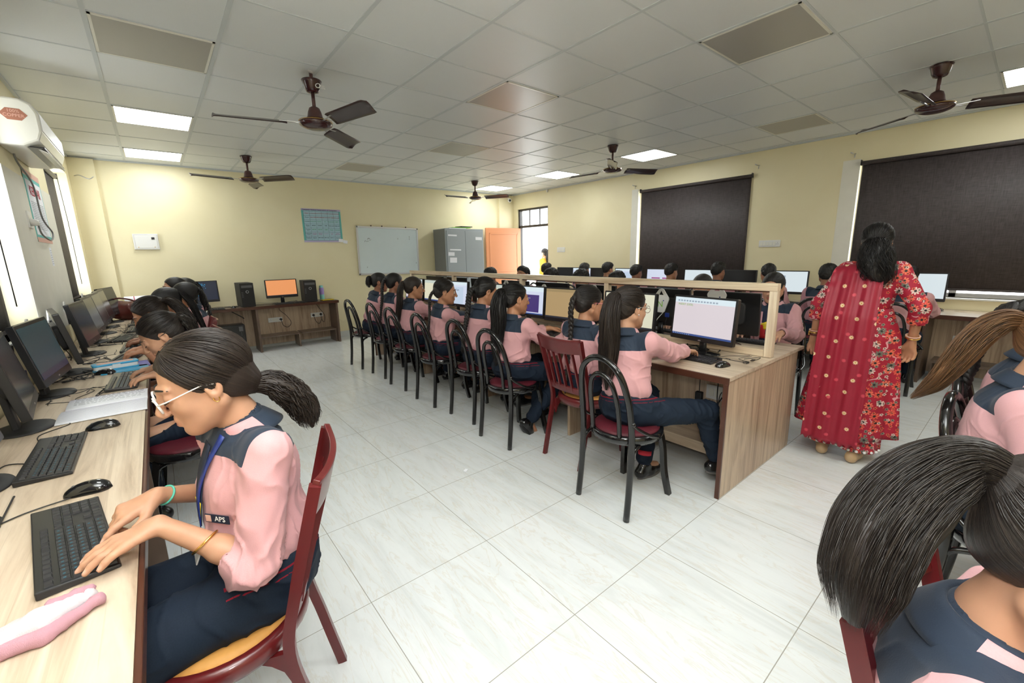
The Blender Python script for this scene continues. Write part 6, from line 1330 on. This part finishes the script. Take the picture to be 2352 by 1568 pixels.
for k, y in enumerate((1.32, 1.92, 2.78, 3.38, 3.95, 4.55, 5.2)):
    chair('b', 3.93, y, 181, ['black chair of the girl in the striped tie behind the island', 'black chair of the girl in round glasses behind the island', 'black chair of the nearest boy behind the island divider', 'black chair of the boy with parted hair behind the island', 'black chair of the boy before the doorway', 'black chair of the boy who looks up behind the island', 'black chair of the farthest boy behind the island'][k], 'black chairs on the far side of the island')
RY = (.80, 1.46, 2.06, 2.66, 3.33, 3.93, 4.45, 4.95, 5.85)
for k, y in enumerate(RY):
    chair('b', 5.60, y, 0, ['black chair hidden behind the woman in red', 'black chair of the boy beside the woman in red', 'black chair of the boy left of the white screen', 'black chair of the boy before the blind edge', 'black chair of the boy by the magenta bars', 'black chair of the boy at the white window jamb', 'black chair of the boy under the door switch plate', 'black chair of the boy half hidden by another head', 'black chair at the door end of the right row'][k], 'black chairs at the right desk')
chair('r', .892, -.215, -94, 'maroon chair at the bottom right corner of the photo', 'maroon slat-back chairs'); chair('b', 2.16, -.12, -94, 'black chair at the right edge behind the light brown hair', 'black chairs at the right edge'); chair('b', 2.58, -.11, -92, 'black chair of the girl with the thick black braid at the right edge', 'black chairs at the right edge')

# ------------------------------------------------------------- girls of the left row
g = person('girl in white-rimmed glasses typing in the left foreground, pink shirt with navy yoke', .146, 1.335, 180, lean=2, torso=.45, hp=20, hy=-6, neckf=.5, h=.0035, hair='pony', hm='hair_br', skin='skin', sleeve=.10, glasses='lens_white', strands=1100, n=320, sc=1.03,
  hands={'L': ((-.055, .228, .795), (-.22, 1, -.12), (0, 0, -1), (8, 16, 12)), 'R': ((.105, .228, .80), (-.38, 1, -.15), (.15, 0, -1), [(8, 18, 12), (38, 50, 30), (48, 55, 30), (52, 55, 30)])},
  tail=[(0, -.038, -.008), (-.005, -.075, -.032), (-.01, -.108, -.075), (-.012, -.128, -.125), (-.012, -.136, -.165)], wave=.009, part_band=[.022, .038, .046, .050, .050, .042, .018], lw=.022, build=.96, tiepos=(0, -.088, -.058), seed=11, twist=14)
def on_shirt(g, p, off=.004):
    """point and outward normal on the shirt nearest to p (person coordinates)"""
    V = g.shirtV; i = int(np.argmin(((V-np.array(p))**2).sum(1))); nn = vnormals(V, g.shirtF)[i]; return V[i]+nn*off, nn
def strip(g, name, m, pts, w, off=.005, tk=.0016):
    """flat ribbon lying on the shirt"""
    P = [on_shirt(g, p, off) for p in pts]; C = spline([p for p, n_ in P], 5); Nn = spline([n_ for p, n_ in P], 5); mb = MB(); V = []; F = []
    for i in range(len(C)):
        t_ = unit(C[min(i+1, len(C)-1)]-C[max(i-1, 0)]); s_ = unit(np.cross(t_, Nn[i])); V += [C[i]-s_*w/2, C[i]+s_*w/2]
    F = [(2*i, 2*i+1, 2*i+3, 2*i+2) for i in range(len(C)-1)]; return mb.add(V, F, True).build(name, M[m], g.root, 0, None, None, tk)
def badge(g, px, pz, txt='APS', py=.3, size=.020):
    p, n_ = on_shirt(g, np.array([0, 0, pz])+(g.Ch+g.rt*px+g.fw*py)*np.array([1, 1, 0]), .003); n_ = unit(n_*np.array([1, 1, .3])); up_ = unit(np.array([0, 0, 1.])-n_*n_[2]); rt_ = unit(np.cross(up_, n_))
    Mx = Matrix(((rt_[0], up_[0], n_[0], p[0]), (rt_[1], up_[1], n_[1], p[1]), (rt_[2], up_[2], n_[2], p[2]), (0, 0, 0, 1)))
    b = MB().box((-.036, -.0115, 0), (.036, .0115, .002)).build('name_patch', M['navy'], g.root); b.matrix_basis = Mx
    text_mesh('letters', txt, size, M['white_p'], b, (.009, 0, .0022), (0, 0, 0), .0004); MB().box((-.034, -.009, .002), (-.018, .009, .0028)).build('crest', M['peach'], b)
badge(g, -.080, .775, py=.16)
N_ = g.N
strip(g, 'tie', 'navy', [N_+np.array([.0, .08, -.035]), N_+np.array([.002, .12, -.10]), N_+np.array([0, .14, -.18]), N_+np.array([0, .15, -.25])], .045)
strip(g, 'tie_stripe', 'yel', [N_+np.array([.0, .14, -.185]), N_+np.array([.006, .15, -.215])], .040, .0075); strip(g, 'tie_stripe', 'red', [N_+np.array([.0, .14, -.200]), N_+np.array([.006, .15, -.232])], .030, .0085)
strip(g, 'lanyard', 'blue', [N_+np.array([-.045, .05, -.01]), N_+np.array([-.035, .10, -.08]), N_+np.array([-.022, .14, -.17]), N_+np.array([-.015, .15, -.26])], .016, .009)
q_, n_ = on_shirt(g, N_+np.array([-.015, .16, -.30]), .012); MB().cbox(q_, (.055, .004, .075), (.4, 0, 0)).build('id_card', M['white_p'], g.root, .002)
def bangle(g, side, frac, r, m, tube_=.003, name='bangle', tilt=0):
    a, e, w_ = g.arm[side]; c = e+(w_-e)*frac; d_ = unit(w_-e); u_ = unit(np.cross(d_, [0, 0, 1])); v_ = np.cross(d_, u_)
    return MB().tube([c+(math.cos(t)*u_+math.sin(t)*v_)*r+d_*tilt*math.sin(t) for t in np.linspace(0, 2*PI, 26)[:-1]], tube_, 8, closed=True).build(name, M[m], g.root)
bangle(g, 'L', .52, .031, 'gold', .0032, 'bracelet', .012); bangle(g, 'R', .90, .0245, 'teal', .0030, 'wristband', .006)
MB().tube([g.Hc+g.Rm @ np.array([-.080, -.003+.006*math.cos(a), -.032+.008*math.sin(a)]) for a in np.linspace(0, 2*PI, 12)[:-1]], .0013, 6, closed=True).build('earring', M['gold'], g.root)
K = dict(h=.0065)
def left(label, x, y, top=(0, 0), **k): return person(label, x, y, 180, **{**K, **k})
left('girl with a black bun-like ponytail bending low over the keyboard behind the foreground girl', .20, 3.02, lean=20, torso=.40, hp=34, neckf=.6, h=.0045, hair='pony', hm='hair_dk', skin='skin', sleeve=.10, n=90, strands=420, tail=[(0, -.035, .0), (0, -.06, -.02), (.01, -.08, -.07), (.01, -.085, -.11)], part_band=[.02, .04, .045, .04, .02], hands={'L': ((.09, .27, .795), (.05, 1, -.1), (0, 0, -1)), 'R': ((.30, .27, .795), (.05, 1, -.1), (0, 0, -1))}, seed=12, shirt='pink')
left('girl with a long brown ponytail over her shoulder, head bowed, left row', .17, 3.98, lean=22, torso=.43, hp=30, neckf=.6, hair='long', hm='hair_br', skin='skin2', sleeve=.3, n=150, strands=500, h=.006, tail=[(-.01, -.045, .01), (-.03, -.10, -.04), (-.05, -.15, -.14), (-.06, -.18, -.26), (-.06, -.19, -.36)], part_band=None, hands={'L': ((.02, .30, .795), (.05, 1, -.1), (0, 0, -1)), 'R': ((.20, .30, .795), (-.1, 1, -.1), (0, 0, -1))}, seed=13)
left('girl in the left row mostly hidden behind the bowed long-haired girl', .19, 4.66, lean=14, torso=.42, hp=22, hair='pony', hm='hair', skin='skin3', sleeve=.2, seed=14)
left('girl in the left row with a black braid behind a pale side parting, ear showing', .30, 5.32, lean=10, torso=.42, hp=10, hy=-12, hair='braid', hm='hair', skin='skin2', seed=15)
left('girl at the far end of the left row looking sideways at her screen', .22, 5.95, lean=8, torso=.45, hp=2, hy=10, hair='pony', hm='hair', skin='skin', seed=16, eyes='open'); left('last girl of the left row, only the back of her hair showing', .33, 6.55, lean=8, torso=.42, hp=5, hair='pony', hm='hair', skin='skin', seed=17)

# ------------------------------------------------------------- girls along the island, facing +x
def isl(label, x, y, **k): return person(label, x, y, k.pop('face', 0), **{**dict(h=.006, hands={'L': ((-.07, .50, .79), (.12, 1, -.1), (0, 0, -1)), 'R': ((.085, .50, .79), (-.12, 1, -.1), (0, 0, -1))}), **k})
g8 = isl('girl with a long straight brown ponytail and clip at the near end of the island', 2.00, 1.40, lean=6, side=-7, torso=.43, hp=8, hy=-14, h=.0045, hair='pony', hm='hair_br', skin='skin', sleeve=.80, n=330, strands=800, eyes='open', glasses='silver', seed=21,
  legs={'R': ((.27, .40, .49), (.30, .53, .14), (.25, 1, -.35)), 'L': ((-.11, .40, .50), (-.02, .24, .085), (.1, 1, 0))}, part_band=[.022, .046, .058, .064, .064, .054, .014],
  tail=(.27, -.04, -.005), tiepos=(0, -.096, .050), hands={'L': ((-.06, .50, .795), (.10, 1, -.1), (0, 0, -1)), 'R': ((.06, .52, .80), (-.05, 1, -.15), (0, 0, -1))}, hband=False)
MB().tube([g8.Hc+g8.Rm @ np.array(p) for p in ((-.028, -.098, .060), (-.012, -.110, .070), (.012, -.110, .070), (.028, -.098, .060))], .0055, 8).tube([g8.Hc+g8.Rm @ np.array(p) for p in ((-.024, -.100, .048), (0, -.116, .052), (.024, -.100, .048))], .0045, 8).build('hair_clip', M['gloss'], g8.root)
MB().sphere(g8.Hc+g8.Rm @ np.array([.082, -.004, -.030]), .0045).build('earring', M['silver'], g8.root); bangle(g8, 'R', .93, .026, 'redch', .0022, 'thread')
fb = SDF(.005); fb.cap((.15, .06, .575), (.175, .11, .55), .014, .010, .01); fb.cap((.155, .08, .56), (.165, .10, .50), .012, .008, .01); V, F = fb.mesh('x'); V = folds(V, F, .004, 3, (30, 30, 30)); link_mesh('handkerchief', np_mesh('handkerchief', V, F, M['paper']), g8.root)
MB().tube([(-.02, .24, .155), (-.022, .245, .18)], [.041, .042], 14).build('sock_band', M['sockred'], g8.root)
isl('girl with a thin braid and pink glasses on the maroon chair', 2.20, 1.93, lean=6, torso=.40, hp=10, hy=-18, hair='braid', hm='hair_dk', skin='skin2', eyes='open', glasses='lens_pink', part_band=.0135, seed=22, h=.005, strands=400, tiepos=(0, -.100, .035),
    tail=(.36, -.01, .0), hands={'L': ((-.07, .33, .79), (.12, 1, -.1), (0, 0, -1)), 'R': ((.085, .33, .79), (-.12, 1, -.1), (0, 0, -1))})
isl('girl with a thick loose wavy ponytail sitting third from the near end', 2.06, 2.53, lean=5, torso=.40, hp=6, hy=-14, hair='pony', hm='hair', skin='skin2', eyes='open', seed=23, n=260, strands=400, h=.005, tail=(.32, -.02, .0), wave=.012, part_band=[.022, .052, .068, .072, .066, .052, .02], build=1.12, shoulder=.158,
    legs={'R': ((.26, .34, .50), (.10, .10, .10), (.0, .6, -.8)), 'L': ((-.10, .40, .50), (-.10, .36, .085), (-.1, 1, 0))}, hands={'L': ((-.07, .48, .79), (.12, 1, -.1), (0, 0, -1)), 'R': ((.22, .43, .79), (-.05, 1, -.1), (0, 0, -1))})
isl('girl with a thick side braid down to her shoulder at the island', 2.13, 3.06, lean=7, torso=.43, hp=16, hy=-16, hair='braid', hm='hair', skin='skin2', seed=24, part_band=.019, strands=300, tiepos=(-.03, -.095, .0), hband=False, tail=(.30, -.06, .0), build=1.08, shoulder=.155)
isl('girl with two small plaits over the ears turning her face to the right', 2.08, 3.68, lean=6, side=6, torso=.40, hp=10, hy=-26, hair='braid', hm='hair_dk', skin='skin2', seed=25, part_band=.013, strands=300, eyes='open', tiepos=(.03, -.090, -.01), hband=False, tail=(.26, .07, .0), twist=-14)
isl('girl whose long brown ponytail falls to the left of her back', 2.10, 4.33, lean=7, torso=.40, hp=8, hy=-18, hair='pony', hm='hair_br', skin='skin2', seed=26, n=140, eyes='open', tail=(.28, -.08, .0), part_band=[.02, .036, .042, .042, .036, .014])
isl('girl with a short black braid, second from the far end of the island', 2.10, 4.86, lean=9, torso=.43, hp=10, hy=-6, hair='braid', hm='hair', skin='skin3', seed=27, part_band=.016); isl('girl with a short cropped ponytail farthest along the island', 2.10, 5.42, lean=12, side=8, torso=.43, hp=8, hy=-30, hair='pony', hm='hair', skin='skin3', seed=28, eyes='open', tail=[(0, -.04, .0), (0, -.05, -.06), (0, -.045, -.11)], part_band=[.022, .045, .045, .03])

# ------------------------------------------------------------- far side of the island, facing -x
def far(label, x, y, **k): return person(label, x, y, 180+k.pop('df', 0), **{**dict(h=.007, hands={'L': ((-.085, .46, .79), (.12, 1, -.1), (0, 0, -1)), 'R': ((.085, .46, .79), (-.12, 1, -.1), (0, 0, -1))}), **k})
gf = far('girl in a navy and red striped tie working behind the near end of the divider', 3.98, 1.36, lean=4, torso=.43, hp=14, hy=4, hair='pony', hm='hair', skin='skin', seed=31, h=.0045, sleeve=.92, hands={'L': ((-.22, .44, .80), (.1, 1, -.1), (0, 0, -1), (20, 30, 20)), 'R': ((.085, .46, .79), (-.12, 1, -.1), (0, 0, -1))})
badge(gf, -.085, gf.Ch[2]-.055, py=.3); N_ = gf.N
strip(gf, 'tie', 'navy', [N_+np.array([0, .08, -.04]), N_+np.array([0, .12, -.12]), N_+np.array([0, .13, -.22]), N_+np.array([0, .13, -.33])], .070); strip(gf, 'tie_stripe', 'yel', [N_+np.array([.01, .12, -.14]), N_+np.array([-.012, .13, -.19])], .052, .0075); strip(gf, 'tie_stripe', 'red', [N_+np.array([.005, .13, -.16]), N_+np.array([0, .13, -.27])], .058, .0070)
bangle(gf, 'L', .93, .026, 'silver', .004, 'bracelet'); far('girl in thin round glasses looking down behind the second divider post', 3.98, 1.94, lean=8, torso=.41, hp=20, hair='pony', hm='hair_dk', skin='skin', seed=32, glasses='silver', h=.006)
B_ = dict(kind='boy', hair='boy')
far('boy with a wave of black hair, head bent low behind the third divider bay', 3.98, 2.86, lean=12, torso=.43, hp=22, skin='skin2', seed=33, **B_); far('boy with thick side-parted hair looking down behind the divider', 3.98, 3.38, lean=10, torso=.44, hp=22, skin='skin3', seed=34, **B_); far('boy with short curly hair looking down before the yellow doorway figure', 3.98, 3.90, lean=8, torso=.44, hp=18, skin='skin3', seed=35, **B_)
far('boy with short hair raising his face above the divider, orange door behind', 4.02, 4.58, lean=3, torso=.44, hp=-2, hy=6, skin='skin2', seed=36, eyes='open', **B_); far('boy with flat black hair and glasses farthest behind the divider', 4.0, 5.22, lean=8, torso=.43, hp=16, skin='skin3', seed=37, glasses='silver', **B_)
# ------------------------------------------------------------- boys of the right row, backs to us
lbl = ['boy hidden behind the woman in red, only his arm on the desk showing', 'boy with a round black haircut sitting left of the woman in red', 'boy with rough short hair right behind the girl in the tie', 'boy with tousled hair before the right edge of the narrow blind', 'boy with a smooth round haircut in front of the narrow blind', 'boy whose head overlaps the white window jamb', 'boy with a clean nape under the door switch plate', 'boy mostly hidden behind the side-parted boy', 'boy near the doorway seen from the side']
for k, y in enumerate(RY):
    person(lbl[k], 5.60, y+.02*((k*3) % 3-1), [6, 0, 4, -4, 3, -5, 0, 5, 10][k], kind='boy', hair='boy', lean=[8, 6, 12, 6, 8, 10, 7, 9, 6][k], torso=[.43, .44, .45, .46, .44, .42, .45, .44, .43][k], hp=[10, 6, 18, 4, 6, 8, 5, 8, 4][k], hy=[0, -4, 10, 0, -12, 0, -6, 4, -30][k], skin=['skin2', 'skin3', 'skin2', 'skin3', 'skin2', 'skin3', 'skin2', 'skin3', 'skin2'][k], shirt='pink3' if k % 2 else 'pink', h=.0085, face_det=(k == 8), shoulder=.155, seed=40+k,
           hands={'R': ((.20, .50, .79), (.3, 1, -.1), (0, 0, -1)), 'L': ((-.085, .42, .79), (.12, 1, -.1), (0, 0, -1))} if k == 0 else None)
# ------------------------------------------------------------- the three girls cut by the right edge, facing -y
gd = person('girl in the bottom right corner with a big loose ponytail and grey hair tie', .80, -.025, -93, lean=2, torso=.375, hp=30, hy=-4, neckf=-.1, h=.004, hair='pony', hm='hair_dk', skin='skin', shirt='pink2', sleeve=.8, n=1300, yoke_w=.125, srad=.0008, strands=2200, seed=51, sc=1.04, tiepos=(0, -.104, .040), build=1.06,
  tail=[(.005, -.045, .010), (.04, -.085, -.02), (.08, -.110, -.075), (.115, -.118, -.145), (.140, -.112, -.21)], part_band=[.020, .038, .052, .060, .062, .058, .034])
MB().tube([gd.Hc+gd.Rm @ np.array(p) for p in ((.070, -.085, .030), (.080, -.060, .015), (.084, -.035, .005))], .0035, 8, prof=(1, .5)).build('hair_clip', M['gloss'], gd.root)
person('girl at the right edge with a long light brown ponytail', 2.16, .02, -92, lean=10, torso=.44, hp=16, h=.005, hair='pony', hm='hair_lt', skin='skin', shirt='pink2', n=420, strands=500, seed=52, tail=[(.01, -.05, .0), (.03, -.10, -.05), (.05, -.14, -.14), (.06, -.18, -.23), (.05, -.24, -.31)], part_band=[.022, .044, .052, .052, .046, .034, .008], build=1.06, sleeve=.8)
person('girl at the right edge with a thick glossy black braid', 2.60, .01, -92, lean=10, torso=.45, hp=14, h=.0055, hair='braid', hm='hair', skin='skin2', shirt='pink', strands=500, seed=53, part_band=.026, tail=[(.02, -.05, -.01), (.03, -.09, -.07), (.04, -.12, -.16), (.05, -.13, -.26), (.06, -.14, -.34)], sleeve=.8)

# ------------------------------------------------------------- women in kurtas
def kurta_woman(label, x, y, face, mk, mp, dup=None, sc=1.0, seed=60, hm='hair', skin='skin2', h=.0055, tail=None, bent=(.0, .0)):
    g = person(label, x, y, face, kind='woman', cat='person', seat=.80*sc, torso=.43*sc, lean=2, hp=6, h=h, hair='pony', hm=hm, skin=skin, seed=seed, shoulder=.132, build=1.05, n=330, strands=500, curl=(22, 30, 20), tiepos=(0, -.100, -.012), hband=False,
        hands={'L': ((-.265, -.02, .80*sc), (-.02, .12, -1), (.35, -.95, 0), (22, 30, 20)), 'R': ((.245, .0, .82*sc), (.0, .10, -1), (-.35, -.95, 0), (24, 34, 22))}, legs={'L': ((-.10, .04, .46*sc), (-.12, -.07, .085), (-.15, 1, 0)), 'R': ((.09, .0, .46*sc), (.06, -.10, .085), (.12, 1, 0))},
        tail=tail, wave=.012, part_band=[.044, .070, .080, .086, .084, .070, .034])
    P, N, Ch, up, rt, fw = g.P, g.N, g.Ch, g.up, g.rt, g.fw; sd = SDF(h)
    sd.ell(Ch-up*.01, (.142, .112, .15), None, .05); sd.ell(Ch+up*.02+fw*.07, (.13, .075, .085), None, .05); sd.ell(P+up*.19, (.126, .105, .12), None, .05); sd.ell(P+up*.03, (.158, .132, .13), None, .05)
    sd.cap(g.S[0]+rt*.01, g.S[1]-rt*.01, .062, .062, .05); sd.cap(N-up*.04, N-up*.005, .085, .070, .03)
    for k_ in 'LR':
        a, e, w_ = g.arm[k_]; sd.cap(a, e, .060, .050, .03); fe = e+(w_-e)*.35; sd.cap(e, fe, .050, .052, .02); d_ = unit(w_-e); sd.cap(fe+d_*.02, fe+d_*.14, .044, .04, .006, 's'); sd.plane(fe+d_*.018, d_) if False else None
    sd.ell(N+g.up*.03-fw*.01, (.066, .070, .055), None, .006, 's'); sd.plane(P-up*.02, -up); V, F = sd.mesh('k'); V = folds(V, F, .005, seed, (8, 8, 7)); link_mesh('kurta_top', np_mesh('kurta_top', V, F, M[mk]), g.root)
    z1 = P[2]+.16; z0 = .175; rs = random.Random(seed); ph = [rs.random()*6.28 for _ in range(6)]
    def sk(u, v):
        a = 2*PI*u; z = z1+(z0-z1)*v; w_ = v**.8; ax_ = .132+.045*min(1, v*5)+.090*w_; ay_ = .110+.045*min(1, v*5)+.065*w_
        f_ = 1+w_*(.075*math.sin(7*a+ph[0])+.05*math.sin(11*a+ph[1])+.03*math.sin(17*a+ph[2])); return (-.035*w_+ax_*f_*math.cos(a), -.02*w_+ay_*f_*math.sin(a)+P[1], z+.018*v*math.sin(2*a+1))
    MB().grid(sk, 97, 30).build('kurta_skirt', M[mk], g.root, 0, None, None, .003)
    for s_, (k2, an) in ((-1, ((-.10, .02, .46), (-.12, -.07, .085))), (1, ((.09, .0, .46), (.06, -.10, .085)))):
        MB().grid(lambda u, v: (k2[0]+(an[0]-k2[0])*v+(.085+.035*v)*(1+.08*math.sin(6*2*PI*u)*v)*math.cos(2*PI*u), k2[1]+(an[1]-k2[1])*v+(.085+.035*v)*math.sin(2*PI*u), k2[2]+(an[2]-k2[2])*v), 49, 10).build('trouser_leg', M[mk], g.root, 0, None, None, .002)
        mb = MB(); [mb.sphere((an[0]+.122*math.cos(t), an[1]+.122*math.sin(t), .095), (.010, .010, .009), 8, 5) for t in np.linspace(0, 2*PI, 19)[:-1]]; mb.build('hem_lace', M['white_p'], g.root)
        s2 = SDF(.006); b = np.array([an[0], an[1]-.055, .032]); fd = unit((-.15 if s_ < 0 else .12, 1, 0)); s2.cap(b-fd*.04, b+fd*.06, .034, .036, .02); s2.cap(b+fd*.06, b+fd*.15-np.array([0, 0, .008]), .036, .024, .02); s2.cap(b-fd*.045+np.array([0, 0, .015]), b-fd*.03+np.array([0, 0, .03]), .026, .028, .02); s2.plane((0, 0, .003), (0, 0, -1)); V, F = s2.mesh('s'); link_mesh('shoe', np_mesh('shoe', V, F, M['beige']), g.root)
    if dup:
        # scarf: over the left shoulder, one end down the front, the other down the whole back
        def dp(u, v):
            w_ = (.120+.008*math.sin(3*v)+.035*v)*(u-.5)*2; s = v
            if s < .16: q = s/.16; y_ = .13-.10*q; z = N[2]-.36+.34*q
            elif s < .26: q = (s-.16)/.10; a = PI*q; y_ = .03-.115*q-.0*a; z = N[2]-.02+.040*math.sin(a)-.0*q
            else: q = (s-.26)/.74; y_ = -.085-.085*min(1, q*4)-.075*q-.02*math.sin(q*3); z = N[2]-.02-(N[2]-.02-.135)*q
            plate = .007*math.sin(u*2*PI*2.5+1+v*1.5)+.0025*math.sin(u*2*PI*7+v*3); xx = -.050-.02*v+w_*(1 if s > .26 else .55+.45*s/.26); drop = -.020*((abs(xx+.02)/.15)**2) if s < .32 else 0
            back = -.022*math.cos(min(1.4, abs(xx+.02)/.16)) if s > .2 else 0
            return (xx, y_+back-.016-plate*(1 if s > .26 else .3), z+drop+(.010*math.sin(u*50) if v > .995 else 0))
        MB().grid(dp, 61, 60).build('scarf', M[dup], g.root, 0, None, None, .0025)
    return g
gt = kurta_woman('woman in a red floral kurta and crimson scarf standing with her back to us', 3.62, .68, 4, 'floral', 'floral', 'dup', 1.0, 61, tail=[(.01, -.035, -.02), (.02, -.055, -.08), (.035, -.06, -.15), (.05, -.06, -.22), (.045, -.055, -.28)])
for sd_ in 'LR':
    for k in range(2): bangle(gt, sd_, .80+.05*k, .034, 'gold' if k else 'peach', .0042, 'bangle')
bangle(gt, 'L', .93, .029, 'redch', .005, 'red_thread'); MB().cbox(gt.arm['L'][1]*.1+gt.arm['L'][2]*.9+np.array([-.03, -.01, 0]), (.010, .03, .03)).build('wrist_watch', M['gold'], gt.root, .003)
MB().tube([gt.Hc+gt.Rm @ np.array(p) for p in ((-.022, -.118, -.010), (-.01, -.128, -.002), (.01, -.128, -.002), (.022, -.118, -.010))], .007, 8).build('hair_clip', M['gloss'], gt.root)
kurta_woman('woman in a yellow kurta standing outside the doorway, half cut by the door jamb', 7.75, 8.02, 100, 'yellow', 'yellow', None, .97, 62, 'hair_dk', 'skin', .008)
